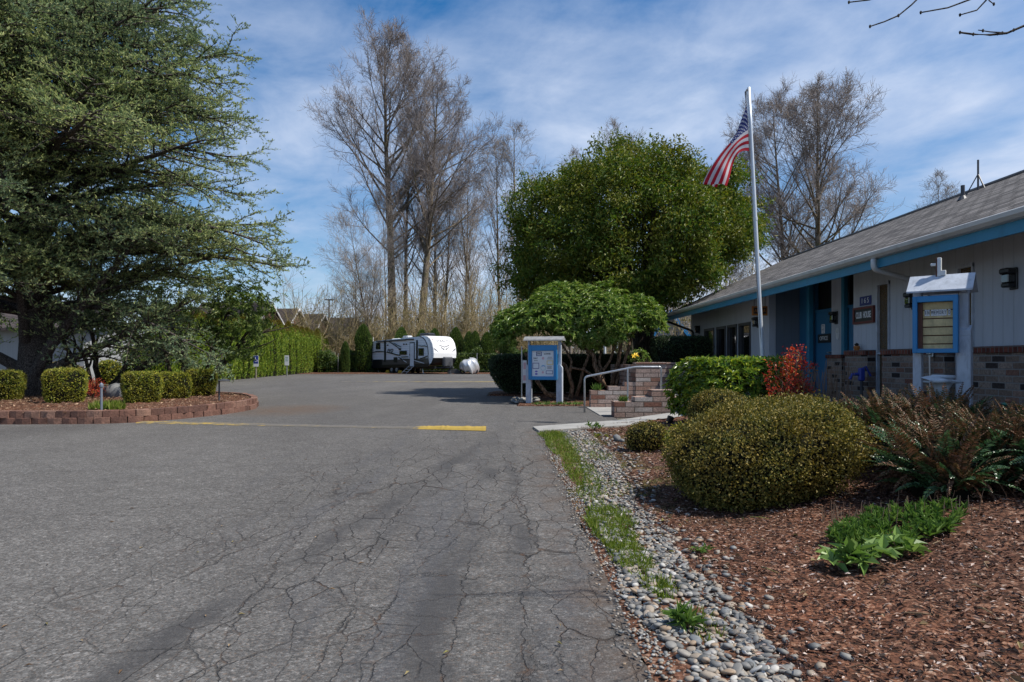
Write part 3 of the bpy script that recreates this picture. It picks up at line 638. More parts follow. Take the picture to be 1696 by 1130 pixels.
XW, XE = 6.9, 5.9; Y0, Y1 = 3.0, 25.6; ZE = 3.01; SL = 0.46; XR = 10.57; ZR = ZE + SL * (XR - XE)
ch = empty('clubhouse', (XW, 14, 0), 'low grey clubhouse with shingle roof, blue fascia and brick base', 'building')
zt = 3.25   # wall top under the soffit slope
def wallbox(y0, y1, z0, z1, mb): mb.box(XW, y0, z0, XW + 0.18, y1, z1)
mb = MB()
# front wall of siding with openings for windows and the entry recess
wins = [(23.85, 22.75), (22.45, 21.55), (21.35, 20.5), (20.3, 19.35)]; WT, WB = 2.37, 0.95
slim = [(12.72, 12.30), (10.46, 10.08)]
zt = 3.36
edges = sorted([18.0, Y1] + [y for p in wins for y in p])
for a_, b_ in zip(edges[:-1], edges[1:]):
    if any(abs(a_ - p[1]) < 1e-6 for p in wins): wallbox(a_, b_, 0.0, WB, mb); wallbox(a_, b_, WT, zt, mb)
    else: wallbox(a_, b_, 0.0, zt, mb)
edges = sorted([Y0, 13.6] + [y for p in slim for y in p])
for a_, b_ in zip(edges[:-1], edges[1:]):
    if any(abs(a_ - p[1]) < 1e-6 for p in slim): wallbox(a_, b_, 2.74, zt, mb)
    else: wallbox(a_, b_, 0.0, zt, mb)
mb.box(XW + 0.18, Y1 - 0.18, 0, 14.2, Y1, zt)          # far end
mb.box(XW + 0.18, Y0, 0, 14.2, Y0 + 0.18, zt)
mb.prism([(XW + 0.18, zt), (14.2, zt), (XR, ZR - 0.12)], lambda u, v, w_: (u, Y1 - 0.18 + w_, v), 0.18)   # far gable
mb.prism([(XW + 0.18, zt), (14.2, zt), (XR, ZR - 0.12)], lambda u, v, w_: (u, Y0 + w_, v), 0.18)
mb.box(XW + 0.72 + 0.02, 15.55, 0, XW + 0.9, 16.08, zt)          # pilaster between the doors
mb.box(14.2, Y0, 0, 14.4, Y1, zt)
obj('wall', mb, M['siding'], ch)
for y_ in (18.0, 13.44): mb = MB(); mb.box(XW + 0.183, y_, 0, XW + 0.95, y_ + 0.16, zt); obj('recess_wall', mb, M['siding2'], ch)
mb = MB(); mb.box(XW + 0.9, 13.6, 2.55, XW + 1.0, 18, zt); obj('transom', mb, M['black'], ch)
mb = MB(); mb.box(XW + 0.80, 17.06, 0.3, XW + 0.88, 17.98, 3.3); obj('blue_panel', mb, M['doorblue'], ch)
mb = MB(); mb.bbox(XW + 0.62, 17.02, 0.3, XW + 0.74, 17.16, 3.3); obj('blue_post', mb, M['teal'], ch)
mb = MB(); mb.bbox(XW + 0.70, 15.42, 0.3, XW + 0.80, 15.545, 3.3, 0.008); obj('blue_post', mb, M['teal'], ch)
def door(y0, y1):
    mb = MB(); mb.bbox(XW + 0.80, y0, ZF + 0.01, XW + 0.86, y1, 2.55, 0.006)
    mb.box(XW + 0.78, y0 + 0.0, 2.50, XW + 0.80, y1, 2.555); d = obj('door', mb, M['doorblue'], ch)
    mb = MB(); mb.tube([(XW + 0.80, y0 + 0.12, 1.5), (XW + 0.74, y0 + 0.12, 1.5)], 0.022, 8); mb.tube([(XW + 0.74, y0 + 0.08, 1.5), (XW + 0.74, y0 + 0.2, 1.5)], 0.014, 8); obj('handle', mb, M['galv'], d)
door(16.1, 17.02); door(14.45, 15.40)
# roof: slab with two pitches
mb = MB(); ya, yb = Y0 - 0.6, Y1 + 0.45
prof = [(XE + 0.02, ZE + 0.01), (XR, ZR), (2 * XR - XE, ZE + 0.01), (2 * XR - XE, ZE - 0.06), (XR, ZR - 0.10), (XE + 0.02, ZE - 0.06)]
n = len(prof); V = [(x, ya, z) for x, z in prof] + [(x, yb, z) for x, z in prof]
mb.add(V, [(0, 1, n+1, n), (1, 2, n+2, n+1), (2, 3, n+3, n+2), (3, 4, n+4, n+3), (4, 5, n+5, n+4), (5, 0, n, n+5), (0, 5, 4, 1), (1, 4, 3, 2), (n, n+1, n+4, n+5), (n+1, n+2, n+3, n+4)])
ro = obj('roof', mb, M['shingle'], ch); setuv(ro, lambda c: np.stack([c[:, 1], np.where(c[:, 0] + XW < XR, 1, -1) * (c[:, 0] + XW - XR) * 1.1], 1))
mb = MB(); mb.tube([(XR, ya, ZR + 0.01), (XR, yb, ZR + 0.01)], 0.045, 6); obj('ridge_cap', mb, simple('ridge_shingle', (0.17, 0.158, 0.15), 0.9, var=0.3, sc=6), ro)
mb = MB(); py_ = 17.0; zp_ = ZR - SL; mb.tube([(XR - 1.0, 14.34, zp_ - 0.1), (XR - 1.0, 14.34, zp_ + 0.29)], 0.04, 10); mb.lathe([(0.11, -0.03), (0.05, 0.07)], (XR - 1.0, 14.34, zp_), 10); obj('vent_pipe', mb, M['dkgrey'], ro)
mb = MB(); V = [(XE + 0.06, ya + 0.02, ZE - 0.065), (XE + 0.06, yb - 0.02, ZE - 0.065), (XW + 1.2, yb - 0.02, ZE - 0.07 + SL * 1.26), (XW + 1.2, ya + 0.02, ZE - 0.07 + SL * 1.26)]
mb.add(V, [(0, 3, 2, 1)]); obj('soffit', mb, M['soffit'], ch)
mb = MB(); mb.box(XE + 0.015, ya, ZE - 0.225, XE + 0.055, yb, ZE - 0.02); fa = obj('fascia', mb, M['teal'], ch)
mb = MB()
for side in (1,):
    for sgn in (0, 1):
        xa, xb = (XE + 0.02, XR) if sgn == 0 else (2 * XR - XE - 0.02, XR)
        mb.add([(xa, yb, ZE - 0.25), (xb, yb, ZR - 0.28), (xb, yb, ZR - 0.02), (xa, yb, ZE + 0.0), (xa, yb + 0.04, ZE - 0.25), (xb, yb + 0.04, ZR - 0.28), (xb, yb + 0.04, ZR - 0.02), (xa, yb + 0.04, ZE + 0.0)], [(0, 1, 2, 3), (4, 7, 6, 5), (0, 4, 5, 1), (3, 2, 6, 7)])
obj('bargeboard', mb, M['teal'], ch)
mb = MB(); gp = [(XE - 0.10, ZE + 0.03), (XE - 0.115, ZE + 0.02), (XE - 0.105, ZE - 0.03), (XE - 0.06, ZE - 0.07), (XE + 0.01, ZE - 0.08), (XE + 0.01, ZE + 0.02), (XE, ZE + 0.02), (XE, ZE - 0.06), (XE - 0.055, ZE - 0.055), (XE - 0.09, ZE - 0.025), (XE - 0.10, ZE + 0.015)]
n = len(gp); V = [(x, ya, z) for x, z in gp] + [(x, yb, z) for x, z in gp]; mb.add(V, [(i, (i+1) % n, n + (i+1) % n, n + i) for i in range(n)]); obj('gutter', mb, M['gutter'], ch)
def elbow(pts, r=0.05, steps=6):
    P = [np.array(p, float) for p in pts]; out = [P[0]]
    for i in range(1, len(P) - 1):
        a_ = nrm(P[i-1] - P[i]); b_ = nrm(P[i+1] - P[i]); d = min(0.09, np.linalg.norm(P[i-1]-P[i]) / 2.2, np.linalg.norm(P[i+1]-P[i]) / 2.2)
        for t_ in np.linspace(0, 1, steps): out.append((1-t_)**2 * (P[i] + a_ * d) + 2*t_*(1-t_) * P[i] + t_**2 * (P[i] + b_ * d))
    return out + [P[-1]]
mb = MB(); mb.tube(elbow([(XE - 0.05, 10.9, ZE - 0.08), (XE - 0.05, 10.9, ZE - 0.25), (XW - 0.06, 11.15, ZE - 0.45), (XW - 0.06, 11.15, 0.35)]), 0.042, 10); obj('downspout', mb, M['gutter'], ch, smooth=True)
mb = MB(); mb.tube(elbow([(XE - 0.05, 25.4, ZE - 0.08), (XE - 0.02, 25.35, ZE - 0.22), (XW - 0.10, 25.0, ZE - 0.62), (XW - 0.07, 24.95, 0.3)]), 0.042, 10); obj('downspout', mb, M['black'], ch, smooth=True)
for a_, b_ in wins:
    mb = MB(); x0, x1 = XW - 0.025, XW + 0.10
    for bx in ((a_ - 0.05, a_ + 0.02, WB, WT), (b_ - 0.02, b_ + 0.05, WB, WT)): mb.box(x0, bx[0], bx[2], x1, bx[1], bx[3])
    mb.box(x0 - 0.003, b_ - 0.02, WT - 0.04, x1, a_ + 0.02, WT + 0.04); mb.box(x0 - 0.02, b_ - 0.03, WB - 0.05, x1, a_ + 0.03, WB + 0.02)
    wf = obj('window', mb, M['dkgrey'], ch); mb = MB(); mb.box(XW + 0.05, b_ + 0.05, WB + 0.02, XW + 0.06, a_ - 0.05, WT - 0.04); obj('pane', mb, M['glass'], wf)
for a_, b_ in slim:
    mb = MB(); x0, x1 = XW - 0.03, XW + 0.10
    mb.box(x0, a_ - 0.045, 0.45, x1, a_ + 0.0, 2.74); mb.box(x0, b_, 0.45, x1, b_ + 0.03, 2.74); mb.box(x0 - 0.003, b_ - 0.0, 2.70, x1, a_, 2.755); mb.box(x0 - 0.004, b_ + 0.03, 1.42, x1, a_ - 0.045, 1.455)
    wf = obj('slim_window', mb, M['post'], ch); mb = MB(); mb.box(XW + 0.02, b_ + 0.03, 0.45, XW + 0.03, a_ - 0.045, 2.70); obj('pane', mb, M['amber'], wf)
# brick base with gaps at the slim windows, cap course on edge
XB = 6.73
for a_, b_ in ((13.6, 12.75), (12.26, 10.5), (10.04, Y0)):
    mb = MB(); mc = MB(); mb.box(XB, b_, -0.1, XW - 0.003, a_, 1.41); mc.bbox(XB - 0.03, b_ - 0.005, 1.41, XW + 0.0, a_ + 0.005, 1.505, 0.008)
    bb = obj('brick_base', mb, M['brick'], ch); obj('brick_cap', mc, M['cap'], bb)
mb = MB(); mc = MB(); mb.box(XB + 0.62, 15.0, 0.2, XB + 0.90, 15.7, 1.36); mc.bbox(XB + 0.59, 14.98, 1.36, XB + 0.90, 15.72, 1.44, 0.008)
bb = obj('brick_base', mb, M['brick'], ch); obj('brick_cap', mc, M['cap'], bb)
mb = MB(); mb.box(XB + 0.05, 18.0, 0.1, XW, 18.9, 0.95); obj('brick_base', mb, M['stepbrick'], ch)
def lamp(x, y, z, s=1.0):
    mb = MB(); mb.bbox(x - 0.03, y - 0.07 * s, z - 0.15 * s, x, y + 0.07 * s, z + 0.15 * s, 0.01); mb.bbox(x - 0.17 * s, y - 0.085 * s, z + 0.06 * s, x - 0.025, y + 0.085 * s, z + 0.14 * s, 0.02); mb.bbox(x - 0.15 * s, y - 0.07 * s, z - 0.12 * s, x - 0.028, y + 0.07 * s, z - 0.06 * s, 0.015)
    l = obj('wall_lamp', mb, M['black'], ch); mb = MB(); mb.bbox(x - 0.145 * s, y - 0.065 * s, z - 0.06 * s, x - 0.032, y + 0.065 * s, z + 0.06 * s, 0.012); obj('lamp_glass', mb, M['glass'], l)
lamp(XW, 18.75, 2.36); lamp(XW + 0.74, 15.82, 2.30); lamp(XW, 9.28, 2.42); lamp(XW, 24.5, 2.42); lamp(XW, 11.55, 2.32)
mb = MB(); mb.bbox(XB - 0.05, 10.72, 1.36, XB - 0.032, 10.84, 1.58, 0.006); mb.bbox(XB - 0.09, 10.73, 1.40, XB - 0.05, 10.83, 1.56, 0.01); mb.tube([(XB - 0.06, 10.78, 1.38), (XB - 0.04, 10.78, 0.3)], 0.014, 8); obj('conduit_box', mb, M['galv'], ch)
struct('landing', MB().box(4.21, 16.25, 0.0, XW + 0.9, 18.75, ZF).box(6.0, 13.62, 0.0, XW + 0.9, 16.25, ZF - 0.003), M['concrete'])

# ---- signs on the clubhouse
nX = ((0, -1, 0), (0, 0, 1))
t = empty('house_number', (XW - 0.01, 13.0, 2.43), 'small navy blue plaque with the number 165 above the red-framed sign', 'sign')
mb = MB(); mb.bbox(XW - 0.02, 12.92, 2.37, XW - 0.002, 13.33, 2.545, 0.004); obj('plate', mb, M['navy'], t)
mb = MB(); add_text(mb, '1 6 5', (XW - 0.022, 13.125, 2.457), *nX, 0.14); obj('digits', mb, M['lettering'], t)
t = empty('club_house_sign', (XW - 0.02, 13.0, 2.1), 'black CLUB HOUSE sign in a red brown wooden frame', 'sign')
mb = MB(); y0, y1, z0, z1 = 12.79, 13.55, 2.02, 2.345
for bx in ((y0, y0 + 0.05, z0, z1), (y1 - 0.05, y1, z0, z1)): mb.bbox(XW - 0.05, bx[0], bx[2], XW - 0.002, bx[1], bx[3], 0.006)
mb.bbox(XW - 0.047, y0 + 0.04, z0, XW - 0.003, y1 - 0.04, z0 + 0.045, 0.006); mb.bbox(XW - 0.047, y0 + 0.04, z1 - 0.045, XW - 0.003, y1 - 0.04, z1, 0.006); obj('frame', mb, M['redwood'], t)
mb = MB(); mb.box(XW - 0.03, y0 + 0.04, z0 + 0.03, XW - 0.006, y1 - 0.04, z1 - 0.03); obj('panel', mb, M['black'], t)
mb = MB(); add_text(mb, 'CLUB  HOUSE', (XW - 0.032, 13.17, 2.183), *nX, 0.17, bold=0.004, fit=0.55); obj('lettering', mb, M['lettering'], t)
t = empty('office_sign', (XW + 0.79, 16.5, 1.8), 'black OFFICE sign on the blue door', 'sign')
mb = MB(); mb.bbox(XW + 0.775, 16.23, 1.74, XW + 0.798, 16.87, 1.95, 0.004); obj('panel', mb, M['black'], t); mb = MB(); add_text(mb, 'OFFICE', (XW + 0.772, 16.55, 1.845), *nX, 0.14, fit=0.42); obj('lettering', mb, M['lettering'], t)
def notice(x, y, z, w_, h_, label, rowsn=6):
    t = empty('paper_notice', (x, y, z), label, 'notice'); mb = MB(); mb.box(x - 0.004, y - w_/2, z - h_/2, x, y + w_/2, z + h_/2); obj('sheet', mb, M['paper'], t)
    mb = MB()
    for k in range(rowsn):
        zc = z + h_ * (0.38 - 0.76 * k / max(1, rowsn - 1)); mb.box(x - 0.006, y - w_ * 0.36, zc - h_ * 0.022, x - 0.005, y + w_ * (0.36 - 0.12 * (k % 3)), zc + h_ * 0.022)
    obj('print', mb, M['ink'], t)
notice(XW + 0.795, 16.62, 2.08, 0.17, 0.22, 'white paper notice taped on the door just over the OFFICE sign')
notice(XW + 0.795, 14.66, 1.86, 0.24, 0.30, 'white printed notice on the blue door beside the front wall', 5)
t = empty('round_emblem', (XW + 0.74, 15.78, 1.9), 'white round-topped emblem plate on the pilaster between two doors', 'sign')
mb = MB(); mb.prism([(0.09 * math.cos(a), 0.14 * math.sin(a)) for a in np.linspace(0, 2 * math.pi, 20)[:-1]], lambda u, v, w_: (XW + 0.738 - w_ * 0 + (-w_), 15.78 - u, 1.93 + v), 0.008); obj('plate', mb, M['alu'], t)
mb = MB(); mb.prism([(-0.05, -0.10), (0.05, -0.10), (0.012, 0.0), (-0.012, 0.0)], lambda u, v, w_: (XW + 0.7285 - w_, 15.78 - u, 1.93 + v), 0.006); mb.lathe([(0.001, 0.03), (0.03, 0.05), (0.03, 0.08), (0.001, 0.1)], (XW + 0.732, 15.78, 1.91), 8); obj('figure', mb, M['paper'], t)
t = empty('carved_sign', (XE + 0.55, 18.0, 2.5), 'orange carved wooden sign with dark letters hanging under the eave', 'sign')
cx, cy_, cz = 6.45, 17.42, 2.58
mb = MB(); mb.bbox(cx - 0.20, cy_, cz - 0.12, cx + 0.20, cy_ + 0.035, cz + 0.12, 0.008); obj('board', mb, M['orange'], t)
mb = MB(); mb.box(cx - 0.16, cy_ - 0.004, cz - 0.075, cx + 0.16, cy_ - 0.001, cz + 0.075); obj('panel', mb, M['dark'], t)
mb = MB(); add_text(mb, 'ALDER', (cx, cy_ - 0.007, cz), (1, 0, 0), (0, 0, 1), 0.12, fit=0.29, bold=0.002); obj('lettering', mb, M['orange'], t)
for s_ in (-0.14, 0.14): mb = MB(); mb.tube([(cx + s_, cy_ + 0.018, cz + 0.11), (cx + s_, cy_ + 0.018, ZE + 0.10)], 0.006, 6); obj('hanger', mb, M['black'], t)
t = empty('tv_antenna', (XR - 0.3, 12.1, ZR - 0.2), 'thin dark antenna mast with tripod on the roof ridge', 'antenna')
ax, ay, az = XR - 0.05, 14.65 - 0.6, ZR - 0.02; ax = PX(1620, 13.0); ay = 13.0; ax = XR - 0.25; ay = ax * F / (1620 - VX); az = ZR - 0.12
mb = MB(); mb.tube([(ax, ay, az), (ax, ay, PZ(265, ay))], 0.02, 6); obj('mast', mb, M['dkgrey'], t)
mb = MB(); [mb.tube([(ax + dx, ay + dy, az - 0.02 + SL * dx), (ax, ay, az + 0.36)], 0.012, 5) for dx, dy in ((0.2, 0.1), (-0.2, 0.12), (0.0, -0.22))]; obj('tripod', mb, M['dkgrey'], t)
mb = MB(); mb.lathe([(0.001, 0), (0.045, 0), (0.06, 0.06), (0.05, 0.09), (0.001, 0.09)], (6.80, 13.28, 1.505), 10); mb.lathe([(0.03, 0.09), (0.045, 0.12), (0.001, 0.15)], (6.80, 13.28, 1.505), 10, 1)
o = obj('garden_pot', mb, [M['orange'], M['dark']], origin=(6.80, 13.28, 1.505)); tag(o, 'small ochre pot on the brick ledge under the CLUB HOUSE sign', 'pot')
t = empty('hand_pump', (6.55, 12.62, 0.4), 'cobalt blue spigot pump standing by the slim window', 'pump')
mb = MB(); mb.tube([(6.55, 12.62, 0.3), (6.55, 12.62, 0.98)], 0.025, 8); obj('pipe', mb, M['dkgrey'], t)
mb = MB(); mb.bbox(6.50, 12.57, 0.93, 6.60, 12.67, 1.17, 0.02); mb.tube([(6.53, 12.62, 1.06), (6.40, 12.66, 1.05), (6.36, 12.67, 0.96)], 0.03, 8); mb.tube([(6.55, 12.62, 1.15), (6.62, 12.6, 1.20), (6.70, 12.58, 1.02)], 0.018, 6); obj('pump_head', mb, M['cob'], t)

# ================================================================ brick steps, planter, railing
t = empty('brick_steps', (3, 17.3, 0), 'pale brick stepped entry stairs with stepped side walls', 'steps')
mb = MB(); zs = (0.355, 0.466, 0.63, 0.46); xs = (2.47, 2.95, 3.33, 3.86, 4.3)
for i in range(4):
    z = zs[i]; mb.box(xs[i], 15.72, -0.1, xs[i+1], 16.2, z)
obj('side_wall', mb, M['stepbrick'], t)
mb = MB(); zs = (0.476, 0.594, 0.71); xs = (2.32, 2.82, 3.26, 3.56)
for i in range(3): mb.box(xs[i], 18.95, -0.1, xs[i+1], 19.3, zs[i])
obj('side_wall', mb, M['stepbrick'], t)
for i in range(3):
    mb = MB(); x0 = 3.2 + 0.36 * i; mb.bbox(x0, 16.21, -0.05, 4.2, 18.93, 0.165 * (i + 1), 0.012); obj('step', mb, M['concrete'], t)
mb = MB(); mb.box(2.2, 16.21, 0.0, 3.19, 18.93, 0.02); obj('threshold', mb, M['concrete'], t)
t = empty('brick_planter', (4, 19.2, 0), 'tall pale brick planter wall beside the entry steps', 'planter')
mb = MB(); mb.box(3.562, 18.93, -0.1, 4.42, 19.25, 1.19); mb.box(4.10, 19.25, -0.1, 4.42, 19.4, 1.187); mb.box(4.422, 19.1, 0.4, 5.9, 19.4, 1.183); mb.box(3.562, 19.252, -0.1, 3.80, 23.5, 1.187); obj('wall', mb, M['stepbrick'], t)
mb = MB(); mb.bbox(3.54, 18.91, 1.192, 4.44, 19.27, 1.262, 0.006); mb.bbox(4.442, 19.08, 1.192, 5.9, 19.42, 1.258, 0.006); obj('cap', mb, M['stepbrick'], t)
mb = MB(); mb.box(3.8, 19.4, 0.3, 6.6, 23.5, 1.17); obj('soil', mb, M['soil'], t)
t = empty('handrail', (1.95, 17.2, 0), 'galvanised pipe handrail climbing beside the brick steps', 'railing')
mb = MB(); mb.tube(elbow([(1.95, 17.2, 0.0), (1.95, 17.2, 0.90), (3.20, 17.1, 1.15), (3.86, 17.1, 1.16), (3.86, 17.1, 0.5)], steps=8), 0.024, 10); obj('rail', mb, M['galv'], t, smooth=True)
mb = MB(); mb.tube([(3.02, 17.1, 0.2), (3.02, 17.1, 1.11)], 0.022, 10); obj('post', mb, M['galv'], t)

# ================================================================ notice board by the lot
Y = 20.3; gzb = float(gz(Y)) + 0.05
t = empty('notice_board', (1.05, Y, gzb), 'blue framed activities notice board on two white posts', 'notice board')
def pf(mb, x0, x1, z0, z1, y0, y1, b=0.006): mb.bbox(x0, y0, z0, x1, y1, z1, b)
for x0, x1 in ((0.54, 0.70), (1.47, 1.65)):
    mb = MB(); mb.bbox(x0, Y - 0.02, gzb - 0.1, x1, Y + 0.13, 1.10, 0.008); mb.prism([(0, 0), (x1 - x0, 0), (x1 - x0 - 0.06, 0.09), (0.03, 0.09)], lambda u, v, w_: (x0 + u, Y - 0.018 + w_, 1.10 + v), 0.14); mb.bbox(x0 + 0.05, Y + 0.02, 1.15, x1 - 0.04, Y + 0.10, 1.90, 0.006); obj('post', mb, M['post'], t)
fx0, fx1, fz0, fz1 = 0.64, 1.51, 0.74, 1.77; mb = MB(); ya_, yb_ = Y - 0.10, Y - 0.022
mb.bbox(fx0, ya_, fz0, fx0 + 0.10, yb_, fz1, 0.006); mb.bbox(fx1 - 0.10, ya_, fz0, fx1, yb_, fz1, 0.006); mb.bbox(fx0 + 0.1, ya_ + 0.002, fz0, fx1 - 0.1, yb_, fz0 + 0.10, 0.006); mb.bbox(fx0 + 0.1, ya_ + 0.002, fz1 - 0.17, fx1 - 0.1, yb_, fz1, 0.006); mb.box(fx0 + 0.01, yb_ + 0.001, fz0 + 0.01, fx1 - 0.01, yb_ + 0.018, fz1 - 0.01)
obj('frame', mb, M['blue'], t)
mb = MB(); pz = Y - 0.055; mb.box(fx0 + 0.102, pz, fz0 + 0.102, fx1 - 0.102, pz + 0.02, fz1 - 0.172); obj('poster_sheet', mb, M['paper'], t)
fr = {'navy': M['navy'], 'yellow': simple('yellow_card', (0.65, 0.48, 0.04), 0.7), 'pink': simple('pink_print', (0.6, 0.38, 0.42), 0.7), 'mint': simple('mint_print', (0.33, 0.52, 0.55), 0.7), 'sky': simple('sky_print', (0.12, 0.28, 0.62), 0.7), 'viol': simple('violet_print', (0.15, 0.12, 0.45), 0.7)}
def fpx(u, v): return fx0 + 0.102 + u * (fx1 - fx0 - 0.204), fz1 - 0.172 - v * (fz1 - fz0 - 0.274)
def card(u0, v0, u1, v1, col, th=0.013):
    x0, z1 = fpx(u0, v0); x1, z0 = fpx(u1, v1); mb = MB(); y = pz - 0.004
    mb.box(x0, y, z0, x1, y + 0.003, z0 + th); mb.box(x0, y, z1 - th, x1, y + 0.003, z1); mb.box(x0, y, z0 + th, x0 + th, y + 0.003, z1 - th); mb.box(x1 - th, y, z0 + th, x1, y + 0.003, z1 - th); obj('poster_card', mb, fr[col], t)
card(0.20, 0.03, 0.45, 0.20, 'navy', 0.018); card(0.03, 0.47, 0.33, 0.70, 'navy', 0.016); card(0.68, 0.38, 0.97, 0.54, 'yellow', 0.016); card(0.64, 0.77, 0.96, 0.91, 'navy', 0.014)
mb = MB(); add_text(mb, 'APRIL', (*fpx(0.325, 0.115)[:1], pz - 0.003, fpx(0.325, 0.115)[1]), (1,0,0), (0,0,1), 0.06, fit=0.12, bold=0.001); c_ = fpx(0.70, 0.12); add_text(mb, 'ACTIVITIES', (c_[0], pz - 0.003, c_[1]), (1,0,0), (0,0,1), 0.06, fit=0.20, bold=0.001)
c_ = fpx(0.17, 0.29); add_text(mb, 'DAILY', (c_[0], pz - 0.003, c_[1]), (1,0,0), (0,0,1), 0.055, fit=0.13, bold=0.001)
for u, v, w_ in ((0.18, 0.385, 0.17), (0.82, 0.25, 0.2), (0.82, 0.315, 0.26), (0.8, 0.60, 0.22), (0.8, 0.645, 0.2), (0.8, 0.69, 0.2)):
    x, z = fpx(u, v); mb.box(x - w_ * 0.33, pz - 0.003, z - 0.006, x + w_ * 0.33, pz - 0.001, z + 0.006)
obj('poster_lettering', mb, M['ink'], t)
def disc(u, v, r, col, a0=0, a1=2 * math.pi, r0=0.0):
    x, z = fpx(u, v); mb = MB(); an = np.linspace(a0, a1, 21); n = len(an)
    V = [(x + r * math.cos(a), pz - 0.003, z + r * math.sin(a)) for a in an] + [(x + r0 * math.cos(a), pz - 0.003, z + r0 * math.sin(a)) for a in an]
    mb.add(V, [(i, i + 1, n + i + 1, n + i) for i in range(n - 1)]); obj('poster_picture', mb, fr[col], t)
disc(0.52, 0.66, 0.085, 'mint', r0=0.07); disc(0.52, 0.64, 0.055, 'sky', 0.3, math.pi - 0.3, 0.035); disc(0.51, 0.29, 0.04, 'pink'); disc(0.50, 0.84, 0.035, 'pink'); disc(0.2, 0.84, 0.05, 'viol', 0.4, 2.8)
t.rotation_euler = (0, 0, R(-17))
mb = MB(); x, z = fpx(0.2, 0.90); mb.box(x - 0.035, pz - 0.003, z - 0.03, x + 0.035, pz - 0.001, z + 0.02); obj('poster_picture', mb, fr['viol'], t)
mb = MB(); rz_ = 1.90; mb.prism([(-0.16, 0), (0.26, 0.0), (0.24, 0.035), (0.05, 0.13), (-0.14, 0.035)], lambda u, v, w_: (0.50 + w_, Y - 0.02 + u, rz_ + v), 1.20); obj('roof', mb, simple('weathered_grey_wood', (0.22, 0.225, 0.23), 0.8, var=0.2, sc=8, bmp=0.3, dirt=0.4), t)
t = empty('poster_post', (0.44, 20.9, 0.0), 'thin grey pole with small pale poster beside the notice board', 'poster')
mb = MB(); mb.tube([(0.45, 21.0, 0.0), (0.45, 21.0, 1.75)], 0.02, 8); obj('pole', mb, M['galv'], t); mb = MB(); mb.bbox(0.47, 20.96, 0.62, 0.60, 20.98, 1.32, 0.003); obj('board', mb, M['paper'], t); mb = MB(); mb.box(0.50, 20.955, 1.05, 0.575, 20.958, 1.25); obj('poster_picture', mb, fr['pink'], t); mb = MB(); mb.box(0.49, 20.955, 0.70, 0.58, 20.958, 0.86); obj('poster_picture', mb, fr['pink'], t)

# ================================================================ memorial sign and pedestal
Y = 8.0; g0 = float(mz(5.05, Y)); bx = 5.05
t = empty('memorial_sign', (bx, Y, g0), 'small white letter board with blue frame, gable roof and cross, by the brick wall', 'sign', rz=R(-42)); t.scale = (0.9, 0.9, 1)
def loc(mb, fn): return mb
mb = MB(); mb.bbox(-0.30, -0.02, -0.2, -0.15, 0.17, 1.78 - g0, 0.008); mb.bbox(0.22, -0.03, -0.2, 0.36, 0.17, PZ(548, Y) - g0 - 0.06, 0.008)
zt_ = PZ(548, Y) - g0 - 0.06
P1 = MB(); P1.bbox(-0.29, 0.0, -0.2, -0.19, 0.13, 2.12 - g0, 0.006); obj('post', P1, M['post'], t, local=True)
P2 = MB(); P2.bbox(0.21, -0.03, -0.2, 0.36, 0.15, zt_, 0.006); P2.prism([(-0.03, 0), (0.15, 0), (0.12, 0.12), (-0.03, 0.06)], lambda u, v, w_: (0.213 + w_, u, zt_ + v), 0.144); P2.bbox(0.225, 0.02, zt_ + 0.05, 0.325, 0.13, 2.12 - g0, 0.006); obj('post', P2, M['post'], t, local=True)
za, zb = PZ(585, Y) - g0, PZ(491, Y) - g0; x0, x1 = -0.265, 0.24
mb = MB(); ya_, yb_ = -0.15, -0.035
mb.bbox(x0, ya_, za, x0 + 0.055, yb_, zb, 0.005); mb.bbox(x1 - 0.055, ya_, za, x1, yb_, zb, 0.005); mb.bbox(x0 + 0.05, ya_ + 0.002, za, x1 - 0.05, yb_, za + 0.05, 0.005); mb.bbox(x0 + 0.05, ya_ + 0.002, zb - 0.07, x1 - 0.05, yb_, zb, 0.005); obj('frame', mb, M['blue'], t, local=True)
M['plank'] = simple('yellowed_letter_rail', (0.56, 0.44, 0.22), 0.6, var=0.25, sc=9, dirt=0.5); M['rust'] = simple('rust_red_wood', (0.10, 0.035, 0.02), 0.7, var=0.3, sc=12)
mb = MB(); nb = 6; zi0, zi1 = za + 0.05, zb - 0.07; hh = (zi1 - zi0) / 5.5
for k in range(6): z1_ = zi1 - hh * k; mb.bbox(x0 + 0.10, -0.060, max(zi0, z1_ - hh + 0.012), x1 - 0.055, -0.040, z1_, 0.003)
obj('letter_rails', mb, M['plank'], t, local=True)
mb = MB(); mb.box(x0 + 0.05, -0.1, zi0, x0 + 0.105, -0.038, zi1); mb.box(x0 + 0.05, -0.038, zi0 - 0.02, x1 - 0.05, -0.03, zi1 + 0.02); obj('rusted_side', mb, M['rust'], t, local=True)
mb = MB(); zc = zi1 - hh * 1.25; lw = 0.036; wd = 'IN MEMORY OF'
xx = x0 + 0.125
mt = MB()
for ch_ in 'IN MEMORY O':
    if ch_ != ' ': mb.box(xx, -0.0655, zc - 0.036, xx + 0.027, -0.063, zc + 0.036); add_text(mt, ch_, (xx + 0.0135, -0.0685, zc), (1,0,0), (0,0,1), 0.062, fit=0.020 if ch_ != 'I' else 0.006, ext=0.001)
    xx += 0.0295 if ch_ != ' ' else 0.012
obj('letter_tiles', mb, M['paper'], t, local=True); obj('lettering', mt, M['ink'], t, local=True)
mb = MB(); zr0, zr1 = PZ(478, Y) - g0, PZ(462, Y) - g0 + 0.05
